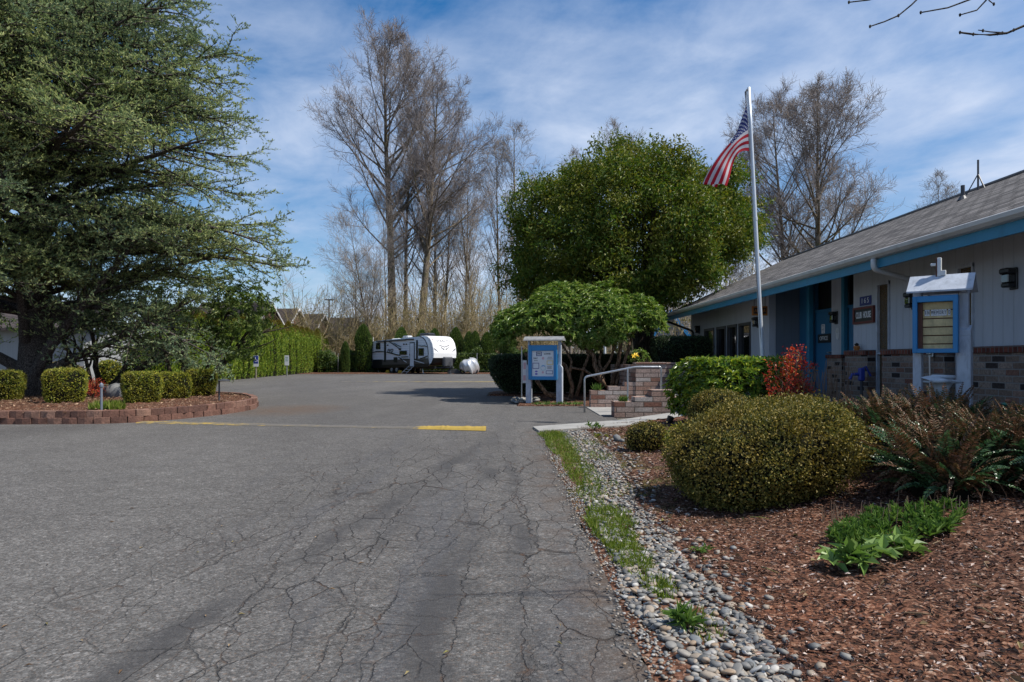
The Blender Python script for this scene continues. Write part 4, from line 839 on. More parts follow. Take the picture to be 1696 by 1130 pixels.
for sgn in (-1, 1):
    V = [(-0.33, 0.05, zr1), (0.40, 0.05, zr1), (0.40, 0.05 + sgn * 0.22, zr0 - 0.03), (-0.33, 0.05 + sgn * 0.22, zr0 - 0.03)]
    V += [(x, y, z - 0.02) for x, y, z in V]; mb.add(V, [(0,1,2,3), (7,6,5,4), (0,4,5,1), (1,5,6,2), (2,6,7,3), (3,7,4,0)])
obj('roof', mb, M['post'], t, local=True)  # grey post colour stands in for shade falling on the white roof
mb = MB(); mb.prism([(-0.10, zb + 0.03), (0.19, zb + 0.03), (0.19, zr0 - 0.01), (0.05, zr1 - 0.025), (-0.10, zr0)], lambda u, v, w_: (0.27 + w_, u, v), 0.05); obj('gable', mb, M['post'], t, local=True)
mb = MB(); mb.bbox(-0.015, 0.02, zr1 - 0.02, 0.03, 0.07, zr1 + 0.20, 0.004); mb.bbox(-0.09, 0.022, zr1 + 0.11, -0.013, 0.068, zr1 + 0.14, 0.004); mb.bbox(0.028, 0.022, zr1 - 0.01, 0.08, 0.068, zr1 + 0.05, 0.004); cr = obj('wooden_cross', mb, M['white'], t, local=True)
mb = MB(); mb.bbox(-0.03, 0.018, zr1 - 0.02, -0.0155, 0.072, zr1 + 0.20, 0.002); obj('rusted_edge', mb, M['rust'], cr, local=True)
Y = 7.55; px_ = PX(1560, Y); g0 = float(mz(px_, Y)); M['cast'] = simple('painted_cast_stone', (0.42, 0.47, 0.52), 0.65, var=0.12, sc=8, dirt=0.25)
t = empty('stone_pedestal', (px_, Y, g0), 'pale stone pedestal topped with an open scroll below the letter board', 'pedestal')
mb = MB(); zt_ = PZ(634, Y); h_ = zt_ - g0; mb.lathe([(0.13, -0.05), (0.13, 0.05), (0.10, 0.08), (0.075, 0.1), (0.065, h_ * 0.5), (0.062, h_ - 0.10), (0.075, h_ - 0.09), (0.07, h_ - 0.07), (0.10, h_ - 0.015), (0.125, h_), (0.001, h_)], (px_, Y, g0), 20); obj('column', mb, M['cast'], t, smooth=True)
mb = MB(); u = np.linspace(-0.17, 0.19, 16); prof = 0.035 + 0.02 * np.sin((u + 0.17) * 14); V = []
Xg, Yg = np.meshgrid(px_ + u, [Y - 0.11, Y + 0.11]); mb.grid(Xg, Yg, np.vstack([zt_ + prof - 0.015, zt_ + prof + 0.02])); mb.grid(Xg, Yg[::-1], np.vstack([zt_ + prof * 0 + 0.005, zt_ + prof * 0 + 0.003]))
mb.tube([(px_ - 0.17, Y - 0.11, zt_ + 0.02), (px_ + 0.02, Y - 0.125, zt_ + 0.018)], 0.022, 8); mb.tube([(px_ - 0.05, Y + 0.10, zt_ + 0.065), (px_ + 0.20, Y + 0.09, zt_ + 0.06)], 0.022, 8); mb.box(px_ - 0.15, Y - 0.1, zt_ - 0.005, px_ + 0.17, Y + 0.1, zt_ + 0.02); obj('scroll', mb, M['cast'], t, smooth=True)
Y = 6.9; px_ = PX(1668, Y); g0 = float(mz(px_, Y)); M['gnome_green'] = simple('green_glaze', (0.012, 0.14, 0.09), 0.3); M['terracotta'] = simple('terracotta', (0.24, 0.10, 0.055), 0.7)
t = empty('garden_figurine', (px_, Y, g0), 'small garden figurine, green and terracotta, peeking above the ferns by the wall', 'figurine')
zt_ = PZ(668, Y); mb = MB(); mb.lathe([(0.05, -0.02), (0.05, 0.02), (0.012, 0.04), (0.012, zt_ - g0 - 0.06), (0.03, zt_ - g0 - 0.05), (0.034, zt_ - g0 - 0.0), (0.001, zt_ - g0 + 0.01)], (px_, Y, g0), 12); obj('stand', mb, M['terracotta'], t, smooth=True)
mb = MB(); V_, F_ = ICO2; mb.add(V_ * [0.026, 0.026, 0.022] + [px_ + 0.005, Y, zt_ + 0.022], F_); obj('head', mb, M['terracotta'], t, smooth=True)
mb = MB(); mb.add(V_ * [0.03, 0.03, 0.022] + [px_ - 0.03, Y - 0.01, zt_ - 0.012], F_); obj('wing', mb, M['gnome_green'], t, smooth=True)

# ================================================================ flagpole and flag
Y = 13.6; bx, bz = PX(1268, Y), float(mz(5, Y)); tx, tz = PX(1240, Y), PZ(145, Y)
t = empty('flagpole', (bx, Y, bz), 'tall slightly leaning white flagpole in front of the clubhouse', 'flagpole')
mb = MB(); q = np.linspace(0, 1, 9); mb.tube([(bx + (tx - bx) * k, Y, bz - 0.1 + (tz - bz + 0.1) * k) for k in q], 0.044 - 0.012 * q, 14); po = obj('pole', mb, M['alu'], t, smooth=True)
mb = MB(); k = 0.60; mb.tube([(bx + (tx - bx) * (k + s_), Y, bz + (tz - bz) * (k + s_)) for s_ in (-0.005, 0.005)], 0.042, 12); obj('collar', mb, M['alu'], t); mb = MB(); mb.lathe([(0.12, 0), (0.12, 0.04), (0.06, 0.07), (0.06, 0.1)], (bx, Y, bz), 14); obj('base_flange', mb, M['alu'], t)
mb = MB(); rope = [(bx + (tx - bx) * k - 0.055 - 0.03 * math.sin(k * 3.1), Y - 0.03, bz + 0.9 + (tz - bz - 0.95) * k) for k in np.linspace(0, 1, 14)]; mb.tube(rope, 0.006, 5); mb.tube([(tx - 0.03, Y - 0.02, tz - 0.05), (tx - 0.075, Y - 0.03, tz - 0.10), (tx - 0.075, Y - 0.03, tz - 0.34)], 0.016, 6); obj('halyard', mb, M['dkgrey'], t)
def flagmat():
    m, nt, b, o = newmat('flag_cloth'); v = coords(nt, 'UV'); sp = N(nt, 'ShaderNodeSeparateXYZ'); LK(nt, v, sp.inputs[0]); u, vv = sp.outputs[0], sp.outputs[1]
    st = math_(nt, 'MODULO', math_(nt, 'FLOOR', math_(nt, 'MULTIPLY', vv, 13)), 2); c = mixc(nt, math_(nt, 'LESS_THAN', st, 0.5), (0.70, 0.66, 0.68), (0.50, 0.005, 0.022))
    can = math_(nt, 'MULTIPLY', math_(nt, 'LESS_THAN', u, 0.4), math_(nt, 'GREATER_THAN', vv, 6 / 13))
    def stars(nx, ny, ox, oy):
        a = math_(nt, 'SUBTRACT', math_(nt, 'FRACT', math_(nt, 'ADD', math_(nt, 'MULTIPLY', u, nx / 0.4), ox)), 0.5); b_ = math_(nt, 'SUBTRACT', math_(nt, 'FRACT', math_(nt, 'ADD', math_(nt, 'MULTIPLY', math_(nt, 'SUBTRACT', vv, 6 / 13), ny / (7 / 13)), oy)), 0.5)
        # five-pointed star: radius modulated with the angle
        r = math_(nt, 'SQRT', math_(nt, 'ADD', math_(nt, 'MULTIPLY', a, a), math_(nt, 'MULTIPLY', b_, b_))); th = math_(nt, 'ARCTAN2', b_, a)
        lim = math_(nt, 'ADD', 0.17, math_(nt, 'MULTIPLY', math_(nt, 'SINE', math_(nt, 'MULTIPLY', th, 5)), 0.07)); return math_(nt, 'LESS_THAN', r, lim)
    s = math_(nt, 'MAXIMUM', stars(6, 5, 0, 0), stars(6, 5, 0.5, 0.5)); c = mixc(nt, can, c, mixc(nt, s, (0.010, 0.022, 0.16), (0.72, 0.72, 0.74)))
    LK(nt, c, b.inputs['Base Color']); b.inputs['Roughness'].default_value = 0.75
    tr = N(nt, 'ShaderNodeBsdfTranslucent'); LK(nt, c, tr.inputs[0]); mx = N(nt, 'ShaderNodeMixShader'); mx.inputs[0].default_value = 0.35; LK(nt, b.outputs[0], mx.inputs[1]); LK(nt, tr.outputs[0], mx.inputs[2]); LK(nt, mx.outputs[0], o.inputs[0]); return m
nu, nv = 60, 40; U, Vv = np.meshgrid(np.linspace(0, 1, nu), np.linspace(0, 1, nv))
def P2(px, py): return np.array([PX(px, Y), PZ(py, Y)])
H0, H1 = P2(1239, 252), P2(1236, 176); E0, E1 = P2(1203, 309), P2(1165, 303)
v1 = np.linspace(0, 1, nv)[:, None]; wv = np.where(v1 < 0.56, v1 / 0.56, 1 - (v1 - 0.56) / 0.44 * 0.7); wv2 = 0.45 * v1 + 0.55 * wv
hp = H0[None] + (H1 - H0)[None] * v1; ep = E0[None] + (E1 - E0)[None] * wv
c1 = hp + (P2(1214, 246) - P2(1239, 252)) * (1 - v1) + (P2(1223, 205) - P2(1236, 176)) * v1
c2 = ep + (P2(1212, 272) - P2(1199, 309)) * (1 - wv2) + (P2(1184, 260) - P2(1167, 304)) * wv2
u3 = U[..., None]; B = (1-u3)**3 * hp[:, None] + 3*(1-u3)**2*u3 * c1[:, None] + 3*(1-u3)*u3**2 * c2[:, None] + u3**3 * ep[:, None]
D_ = -0.05 + U * (0.05 * np.sin(Vv * 11 + U * 3.0) + 0.02 * np.sin(Vv * 21 - U * 5)) + 0.02 * np.sin(U * 12 + Vv * 4) * U + 0.16 * U ** 1.2 * sst(0.48, 0.66, Vv)
mb = MB(); mb.grid(B[..., 0], Y + D_, B[..., 1]); fo = obj('flag', mb, flagmat(), smooth=True, origin=(H0[0], Y, H0[1])); tag(fo, 'red, white and blue stars and stripes flag drooping from the pole', 'flag')
uvl = fo.data.uv_layers.new(name='UVMap'); li = np.zeros(len(fo.data.loops), np.int32); fo.data.loops.foreach_get('vertex_index', li); uvl.data.foreach_set('uv', np.stack([U.ravel()[li], Vv.ravel()[li]], 1).astype(np.float32).ravel())
# ================================================================ plants
M['cedar'] = leafmat('cedar_needles', [(0.0872, 0.1348, 0.0634), (0.1824, 0.2458, 0.1047), (0.3172, 0.3727, 0.1427), (0.5075, 0.5234, 0.2220)], 0.65, 0.30, 0.22, spec=0.15, big=(0.12, 0.20, 0.165))
M['cedar_bark'] = barkmat('cedar_bark', (0.055, 0.046, 0.040), (0.16, 0.14, 0.125), 14, 0.7, 1.0)
M['twigbark'] = barkmat('dark_bark', (0.028, 0.023, 0.018), (0.075, 0.062, 0.048), 10, 0.3, 0.6, moss=(0.05, 0.05, 0.02))
M['tanbark'] = barkmat('tan_bark', (0.12, 0.075, 0.045), (0.30, 0.20, 0.13), 8, 0.3, 0.7)
M['bare'] = barkmat('grey_brown_bark', (0.11, 0.087, 0.064), (0.28, 0.23, 0.175), 5, 0.2, 0.8, moss=(0.10, 0.095, 0.035))
def twigmat(name, a, b_):
    m, nt, b, o = newmat(name); g_ = nt.nodes.new('ShaderNodeNewGeometry'); LK(nt, ramp(nt, g_.outputs['Random Per Island'], [(0, a), (1, b_)]), b.inputs['Base Color']); b.inputs['Roughness'].default_value = 0.8; b.inputs['Specular IOR Level'].default_value = 0.2; return m
M['twigs'] = twigmat('reddish_twigs', (0.15, 0.125, 0.115), (0.33, 0.285, 0.255)); M['twigs_tan'] = twigmat('tan_twigs', (0.20, 0.15, 0.08), (0.42, 0.34, 0.19)); M['twigs_grey'] = twigmat('grey_twigs', (0.17, 0.145, 0.125), (0.36, 0.31, 0.26))
M['everg'] = leafmat('glossy_evergreen', [(0.0358, 0.0834, 0.0119), (0.0739, 0.1370, 0.0167), (0.1430, 0.1967, 0.0262), (0.2382, 0.2263, 0.0418)], 0.5, 0.25, 0.75, spec=0.3, big=(0.16, 0.125, 0.014))
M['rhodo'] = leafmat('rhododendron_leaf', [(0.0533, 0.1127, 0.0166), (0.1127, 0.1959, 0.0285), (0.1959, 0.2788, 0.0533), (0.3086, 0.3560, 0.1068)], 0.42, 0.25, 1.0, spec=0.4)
M['rhodo_dark'] = leafmat('shaded_rhododendron_leaf', [(0.03, 0.06, 0.012), (0.06, 0.105, 0.018), (0.11, 0.16, 0.03), (0.19, 0.23, 0.07)], 0.45, 0.25, 1.0, spec=0.35)  # darker copy of the rhododendron leaf, shade under the cedar in its colour
M['rhodo_bright'] = leafmat('bright_shrub_leaf', [(0.0583, 0.1240, 0.0175), (0.1240, 0.2187, 0.0263), (0.2333, 0.3208, 0.0365), (0.4082, 0.4374, 0.0583)], 0.36, 0.25, 1.5, spec=0.5)
M['boxwood'] = leafmat('boxwood_leaf', [(0.0588, 0.1008, 0.0168), (0.1428, 0.1848, 0.0235), (0.2856, 0.3108, 0.0370), (0.5040, 0.4368, 0.0672)], 0.45, 0.25, 2.5, big=(0.20, 0.15, 0.02))
M['azalea'] = leafmat('clipped_azalea_leaf', [(0.0432, 0.0562, 0.0151), (0.1134, 0.1166, 0.0238), (0.2268, 0.1944, 0.0389), (0.3780, 0.2916, 0.0864)], 0.55, 0.18, 2.0, spec=0.25, big=(0.17, 0.10, 0.02))
M['yew'] = leafmat('dark_hedge_leaf', [(0.0104, 0.0234, 0.0091), (0.0234, 0.0442, 0.0156), (0.0416, 0.0715, 0.0260), (0.0780, 0.1105, 0.0455)], 0.45, 0.12, 2.0)
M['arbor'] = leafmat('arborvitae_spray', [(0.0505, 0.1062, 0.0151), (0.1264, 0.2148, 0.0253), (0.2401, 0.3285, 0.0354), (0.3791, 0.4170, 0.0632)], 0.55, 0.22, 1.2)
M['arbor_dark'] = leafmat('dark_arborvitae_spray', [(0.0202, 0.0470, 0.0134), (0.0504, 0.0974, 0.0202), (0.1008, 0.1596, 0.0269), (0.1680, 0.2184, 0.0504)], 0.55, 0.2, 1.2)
M['core'] = simple('inner_shade_fill', (0.014, 0.014, 0.009), 0.95, var=0.4, sc=9, spec=0.05)  # near-black solid fill, the shade inside the foliage put into its colour
M['fern'] = leafmat('bronzed_fern', [(0.024, 0.038, 0.012), (0.062, 0.060, 0.020), (0.125, 0.072, 0.032), (0.24, 0.125, 0.075)], 0.55, 0.15, 3.0, spec=0.28, big=(0.13, 0.052, 0.032))
M['fern_green'] = leafmat('green_fern', [(0.0225, 0.0612, 0.0225), (0.0563, 0.1207, 0.0403), (0.1046, 0.1851, 0.0805)], 0.34, 0.15, 3.0, spec=0.5)
M['fern_dead'] = leafmat('dead_fern', [(0.0770, 0.0352, 0.0176), (0.1760, 0.0858, 0.0440), (0.2860, 0.1870, 0.1210)], 0.7, 0.1, 3.0)
M['photinia'] = leafmat('red_new_leaf', [(0.1875, 0.0187, 0.0225), (0.4500, 0.0450, 0.0375), (0.6375, 0.1406, 0.0656), (0.1875, 0.1594, 0.0338)], 0.38, 0.3, 3.0)
M['drystem'] = twigmat('dry_stems', (0.14, 0.085, 0.055), (0.34, 0.25, 0.17))
M['cover'] = leafmat('groundcover_leaf', [(0.05, 0.11, 0.022), (0.10, 0.18, 0.035), (0.17, 0.26, 0.06)], 0.5, 0.25, 4.0, spec=0.22)
M['vib'] = leafmat('veined_leaf', [(0.09, 0.17, 0.035), (0.16, 0.26, 0.06), (0.24, 0.34, 0.10)], 0.42, 0.25, 4.0)
M['brush'] = leafmat('spring_brush_leaf', [(0.10, 0.10, 0.022), (0.17, 0.15, 0.035), (0.24, 0.20, 0.05)], 0.6, 0.3, 0.5)
M['far_green'] = leafmat('far_foliage', [(0.02, 0.035, 0.012), (0.05, 0.065, 0.022), (0.10, 0.09, 0.04)], 0.6, 0.2, 0.3)
def atz(P): return P

# ---- cedar on the island
def cedar():
    g = np.random.default_rng(21); bx, by, bz = -14.6, 20.8, 0.24
    t = empty('cedar_tree', (bx, by, bz), 'huge blue grey cedar with sweeping limbs on the left island', 'tree')
    q = np.linspace(0, 1, 16); h = 18.5 * q
    P = np.stack([bx + 0.25 * np.sin(h * 0.35) - 0.02 * h, by + 0.2 * np.sin(h * 0.3 + 1), bz - 0.2 + h], 1)
    r = 0.44 * (1 - q) ** 0.75 + 0.03 + 0.28 * np.exp(-h / 0.35); r[0] *= 1.1
    mb = MB(); mb.tube(P, r, 16)
    nl = 135; hh = 2.3 + 15.6 * np.sort(g.random(nl) ** 0.9); az = g.random(nl) * 2 * np.pi
    # more of the limbs reach towards the drive
    az = np.where(g.random(nl) < 0.55, g.normal(size=nl) * 0.95 - 0.25, az)
    st = np.stack([np.interp(hh, h, P[:, i]) for i in range(3)], 1)
    el = np.radians(np.interp(hh, [2, 5, 10, 17], [22, 30, 36, 50]) + g.normal(size=nl) * 9)
    d = np.stack([np.cos(az) * np.cos(el), np.sin(az) * np.cos(el), np.sin(el)], 1)
    L = np.maximum(0.8, 9.3 * (1 - (np.minimum(hh, 16.5) / 17.2) ** 1.7)) * (0.76 + 0.3 * g.random(nl)) * np.interp(hh, [2, 6.0], [0.62, 1.0])
    ne = 46; he = 3.3 + 6.0 * g.random(ne); ae = -1.6 + g.normal(size=ne) * 0.95; ee = np.radians(18 + 12 * g.random(ne)); hh = np.concatenate([hh, he]); st = np.concatenate([st, np.stack([np.interp(he, h, P[:, i]) for i in range(3)], 1)]); d = np.concatenate([d, np.stack([np.cos(ae) * np.cos(ee), np.sin(ae) * np.cos(ee), np.sin(ee)], 1)]); L = np.concatenate([L, np.interp(he, [3.3, 5], [2.6, 4.2]) + 2.2 * g.random(ne)]); nl += ne
    L1, r1 = grow(g, st, d, L, 0.03 + 0.016 * L * (0.7 + 0.6 * g.random(nl)), 9, -0.55, 0.06, 0.15)
    # two heavy low limbs that leave the trunk near its foot
    sp = np.array([[bx + 0.25, by - 0.15, 0.75], [bx + 0.3, by - 0.1, 0.85], [bx - 0.3, by, 1.1], [bx + 0.1, by - 0.3, 1.9]]); dp = np.array([[0.62, -0.15, 0.8], [0.85, -0.1, 0.42], [-0.7, -0.1, 0.45], [0.3, -0.5, 0.85]])
    Lb, rb = grow(g, sp, dp, np.array([5.8, 5.2, 5.5, 5.8]), np.array([0.19, 0.15, 0.17, 0.14]), 9, 0.05, 0.045, 0.2)
    V, Q = tubes(L1, r1, 6); mb.add(V, Q); V, Q = tubes(Lb, rb, 9); mb.add(V, Q)
    A = np.concatenate([L1, Lb]); ra = np.concatenate([r1, rb]); LA = np.concatenate([L, [5.5, 5.2, 5, 5.5]])
    s2, d2, t2, p2, rr = spawn(g, A, ra, 22, 0.16, 1.0, 52, 12, flat=0.22); l2 = (0.6 + 0.30 * LA[p2] * (1 - t2 * 0.72)) * (0.7 + 0.6 * g.random(len(t2)))
    L2, r2 = grow(g, s2, d2, l2, np.minimum(rr * 0.5, 0.03) + 0.006, 5, -0.10, 0.09, 0.25); V, Q = tubes(L2, r2, 4); mb.add(V, Q)
    s3, d3, t3, p3, rr3 = spawn(g, L2, r2, 10, 0.12, 1.0, 48, 14, flat=0.45); l3 = (0.14 + 0.36 * l2[p3] * (1 - 0.6 * t3)) * (0.7 + 0.6 * g.random(len(t3)))
    L3, r3 = grow(g, s3, d3, l3, 0.006, 3, 0.05, 0.12, 0.4); V, Q = tubes(L3, r3, 3); mb.add(V, Q)
    obj('trunk', mb, M['cedar_bark'], t, smooth=True)
    mb = MB()
    def tufts(Ls, per, lo):
        T, n, _ = Ls.shape; k = per; x = lo + (1 - lo) * g.random((T, k)) * 0.999; x = x * (n - 1); i = x.astype(int); fr = (x - i)[..., None]; ar = np.arange(T)[:, None]
        p = Ls[ar, i] * (1 - fr) + Ls[ar, i + 1] * fr; tg = nrm(Ls[ar, i + 1] - Ls[ar, i]); return p.reshape(-1, 3), tg.reshape(-1, 3)
    for Ls, per, lo, sz in ((L3, 15, 0.0, 1.0), (L2, 34, 0.12, 1.0)):
        p, tg = tufts(Ls, per, lo); n = len(p)
        keep = np.ones(n, bool); px = VX + F * p[:, 0] / p[:, 1]; keep &= (px > -160) | (g.random(n) < 0.35); keep &= g.random(n) < np.repeat(0.35 + 0.65 * g.random(len(Ls)) ** 0.6, per); p, tg = p[keep], tg[keep]; n = len(p)
        D = nrm(tg * 0.8 + g.normal(size=(n, 3)) * 0.45 + [0, 0, 0.45]); leaves(mb, p + g.normal(size=(n, 3)) * 0.012, D, nrm(rdir(g, n) + [0, 0, 0.9]), 0.065 + 0.07 * g.random(n), 0.026 + 0.022 * g.random(n), 0.1)
    obj('crown', mb, M['cedar'], t)
cedar()

# ---- broad-leaved crowns
def lump(d, seed, amp=0.2, fr=3.0):
    g = np.random.default_rng(seed); K = nrm(g.normal(size=(7, 3))); ph = g.random(7) * 6.28; fq = fr * (0.6 + 0.9 * g.random(7))
    return 1 + amp * np.mean(np.sin((d @ K.T) * fq + ph), 1) * 2.0
def clumps(g, c, rad, n, seed, lo=0.6, amp=0.2, fr=3.2, power=1.0, zmin=None, keep=None):
    d = rdir(g, n * 2); r = lump(d, seed, amp, fr) * (lo + (1 - lo) * g.random(n * 2) ** power)
    P = np.asarray(c) + d * r[:, None] * np.asarray(rad)
    k = np.ones(len(P), bool)
    if zmin is not None: k &= P[:, 2] > zmin(P) if callable(zmin) else P[:, 2] > zmin
    if keep is not None: k &= keep(P)
    P, d = P[k][:n], d[k][:n]; return P, nrm(d / np.asarray(rad))
def leafclump(mb, g, P, Nv, per, sd, L, W, droop=-0.25, out=0.8, m=0):
    n = len(P); per_ = np.repeat(np.arange(n), per); k = len(per_)
    p = P[per_] + g.normal(size=(k, 3)) * sd * np.array([1, 1, 0.8]); nv = Nv[per_]
    D = nrm(nv * out * 0.6 + g.normal(size=(k, 3)) * 0.7 + [0, 0, droop]); Nn = nrm(nv * 0.7 + g.normal(size=(k, 3)) * 0.5 + [0, 0, 0.5])
    leaves(mb, p, D, Nn, L * (0.7 + 0.6 * g.random(k)), W * (0.7 + 0.6 * g.random(k)), 0.15, m)
def rosettes(mb, g, P, Ax, k, L, W, el=25, m=0):
    n = len(P); Ax = nrm(Ax); a0 = np.cross(Ax, rdir(g, n)); a0 = nrm(a0); b0 = np.cross(Ax, a0)
    th = (np.arange(k)[None] + g.random((n, k)) * 0.7) * 2 * np.pi / k; e = np.radians(el + g.normal(size=(n, k)) * 16)
    rad = a0[:, None] * np.cos(th)[..., None] + b0[:, None] * np.sin(th)[..., None]
    D = rad * np.cos(e)[..., None] + Ax[:, None] * np.sin(e)[..., None]; Nn = Ax[:, None] * np.cos(e)[..., None] - rad * np.sin(e)[..., None]
    pp = np.repeat(P[:, None], k, 1); kk = n * k
    leaves(mb, pp.reshape(-1, 3), D.reshape(-1, 3), Nn.reshape(-1, 3) + g.normal(size=(kk, 3)) * 0.15, L * (0.65 + 0.6 * g.random(kk)), W * (0.75 + 0.5 * g.random(kk)), 0.22, m)

def limbs_to(g, root, P, n, r0, levels=2):
    """crooked limbs from a root point to some of the clump centres"""
    idx = g.choice(len(P), n, replace=False); T = P[idx]; out = []
    for q in T:
        s_ = np.linspace(0, 1, 9)[:, None]; mid = np.array(root) * (1 - s_) + q * s_; mid[:, 2] += (np.sin(s_[:, 0] * np.pi)) * 0.10 * np.linalg.norm(q - root); w_ = g.normal(size=(9, 3)) * 0.05 * np.linalg.norm(q - root) / 3; w_[0] = 0; out.append(mid + w_)
    Pt = np.stack(out); ra = np.broadcast_to(r0 * (1 - 0.85 * np.linspace(0, 1, 9)), (n, 9)); return Pt, ra

def evergreen():
    g = np.random.default_rng(31); Y = 27.0; cx, cz = 5.0, 5.95
    t = empty('evergreen_tree', (5.3, 26.9, 0.2), 'big rounded evergreen tree with gnarled trunk behind the notice board', 'tree')
    def ok(P):   # open lower right side, flat underside
        rx = (P[:, 0] - cx) / 5.3
        return (P[:, 2] > 2.9 + 0.2 * np.sin(P[:, 0] * 2)) & (P[:, 2] > 3.4 + 2.4 * np.clip(rx - 0.22, 0, 1) ** 1.0 * 1.55)
    d = rdir(g, 400); d = d[(d[:, 2] > -0.55)]; cent = [];
    for q in d:
        if all(np.dot(q, c_) < 0.84 for c_ in cent): cent.append(q)
    Ps, Ns = [], []
    for q in cent:
        c_ = np.array([cx, Y, cz]) + q * np.array([4.05, 3.5, 2.75]); rl = 0.95 + 0.5 * g.random()
        P, Nv = clumps(g, c_, (rl * 1.15, rl, rl * 0.95), 46, int(g.integers(1e6)), 0.72, 0.22, 4, 0.7, keep=ok); sel = (Nv @ q) > -0.25; Ps.append(P[sel]); Ns.append(Nv[sel])
    Pf, Nf = clumps(g, (cx, Y, cz), (4.65, 4.0, 3.4), 620, 5, 0.78, 0.16, 6, 0.8, keep=ok); P = np.concatenate(Ps + [Pf]); Nv = np.concatenate(Ns + [Nf])
    P2, N2 = clumps(g, (cx, Y, cz), (4.4, 3.9, 3.3), 480, 5, 0.3, 0.15, 4.0, 1.0, keep=ok)
    mb = MB(); leafclump(mb, g, P, Nv, 82, 0.20, 0.155, 0.062, -0.30); leafclump(mb, g, P2, N2, 45, 0.32, 0.15, 0.062)
    # shoots that stick out of the outline
    k = g.choice(len(P), 200, replace=False); tip = P[k] + Nv[k] * (0.22 + 0.3 * g.random((200, 1))) + [0, 0, 0.08]; leafclump(mb, g, tip, Nv[k], 22, 0.10, 0.14, 0.055)
    obj('crown', mb, M['everg'], t)
    mb = MB(); st = np.array([5.3, 26.9, 0.1])
    for dx, dy, r in ((0, 0, 0.42), (0.32, -0.15, 0.26), (-0.22, -0.25, 0.24), (0.1, 0.3, 0.3)):
        q = np.linspace(0, 1, 9); p = np.stack([5.3 + dx * (1.1 - 0.5 * q) + 0.1 * np.sin(q * 5 + dx * 9), 26.9 + dy * (1.1 - 0.4 * q), 0.1 + 3.4 * q], 1); mb.tube(p, r * (1.15 - 0.45 * q + 0.35 * np.exp(-q * 8)), 10)
    Pt, ra = limbs_to(g, np.array([5.3, 26.9, 3.0]), P, 46, 0.16); V, Q = tubes(Pt, ra, 6); mb.add(V, Q); obj('trunk', mb, M['twigbark'], t, smooth=True)
evergreen()

def rhododendron():
    g = np.random.default_rng(41); cx, cy = 2.35, 22.4
    t = empty('rhododendron', (2.4, 22.0, 0.05), 'wide rhododendron with tan crooked stems behind the notice board', 'shrub')
    zb = lambda P: P[:, 2] > 2.05 + 0.35 * np.sin(P[:, 0] * 1.7) - 0.25 * np.clip((1.2 - P[:, 0]) / 2, 0, 1)
    Ps = []; Ns = []
    for (x, y, z, rx, ry, rz_, n) in ((2.2, 22.5, 2.45, 2.0, 1.8, 1.35, 900), (0.55, 22.1, 2.2, 1.15, 1.3, 1.05, 420), (4.15, 22.3, 2.35, 1.15, 1.3, 1.15, 420), (1.4, 21.7, 2.35, 1.2, 1.1, 1.15, 300), (3.1, 21.7, 2.4, 1.1, 1.1, 1.2, 300)):
        P, Nv = clumps(g, (x, y, z), (rx, ry, rz_), n, int(x * 10) + 3, 0.82, 0.16, 5, 0.6, keep=zb); Ps.append(P); Ns.append(Nv)
    P = np.concatenate(Ps); Nv = np.concatenate(Ns)
    mb = MB(); rosettes(mb, g, P, nrm(Nv * 0.8 + [0, 0, 0.6] + g.normal(size=P.shape) * 0.3), 10, 0.15, 0.050, 22)
    k = g.choice(len(P), 1500); rosettes(mb, g, P[k] - Nv[k] * 0.25 + g.normal(size=(1500, 3)) * 0.12, nrm(Nv[k] + [0, 0, 0.5] + g.normal(size=(1500, 3)) * 0.5), 8, 0.14, 0.05, 15); obj('leaves', mb, M['rhodo'], t)
    mb = MB(); Yb = 21.3
    def stem(pts, r): mb.tube(np.array([(PX(a, Yb + dy), Yb + dy, PZ(b, Yb + dy)) for a, b, dy in pts]), np.linspace(r, r * 0.62, len(pts)), 8)
    stem([(952, 688 - 20, 0), (905, 652, .0), (890, 632, .1), (884, 605, .3), (870, 585, .5)], 0.085)
    stem([(940, 668, .2), (946, 655, .2), (948, 640, .1), (942, 618, 0), (936, 605, .1), (915, 590, .5), (900, 575, .8)], 0.075); stem([(943, 620, 0), (947, 600, .1), (940, 585, .2), (930, 570, .5)], 0.05)
    stem([(955, 656, .3), (962, 630, .3), (966, 612, .3), (975, 590, .2), (968, 570, .5)], 0.06); stem([(1006, 642, .2), (985, 625, .1), (968, 613, 0), (945, 609, 0)], 0.055)
    stem([(1000, 640, .1), (994, 626, 0), (985, 605, .1), (984, 590, .1), (972, 575, .3), (968, 568, .4)], 0.09); stem([(1001, 640, .1), (998, 620, .2), (992, 600, .3), (996, 580, .3)], 0.06); stem([(998, 615, .2), (1010, 598, .3), (1018, 575, .4), (1020, 558, .6)], 0.05)
    stem([(1013, 640, .3), (1018, 618, .3), (1024, 600, .3), (1028, 575, .4), (1030, 555, .5)], 0.075); stem([(1020, 640, .3), (1024, 620, .4), (1034, 600, .4), (1042, 575, .5), (1050, 545, .7)], 0.07)
    obj('stems', mb, M['tanbark'], t, smooth=True)
rhododendron()

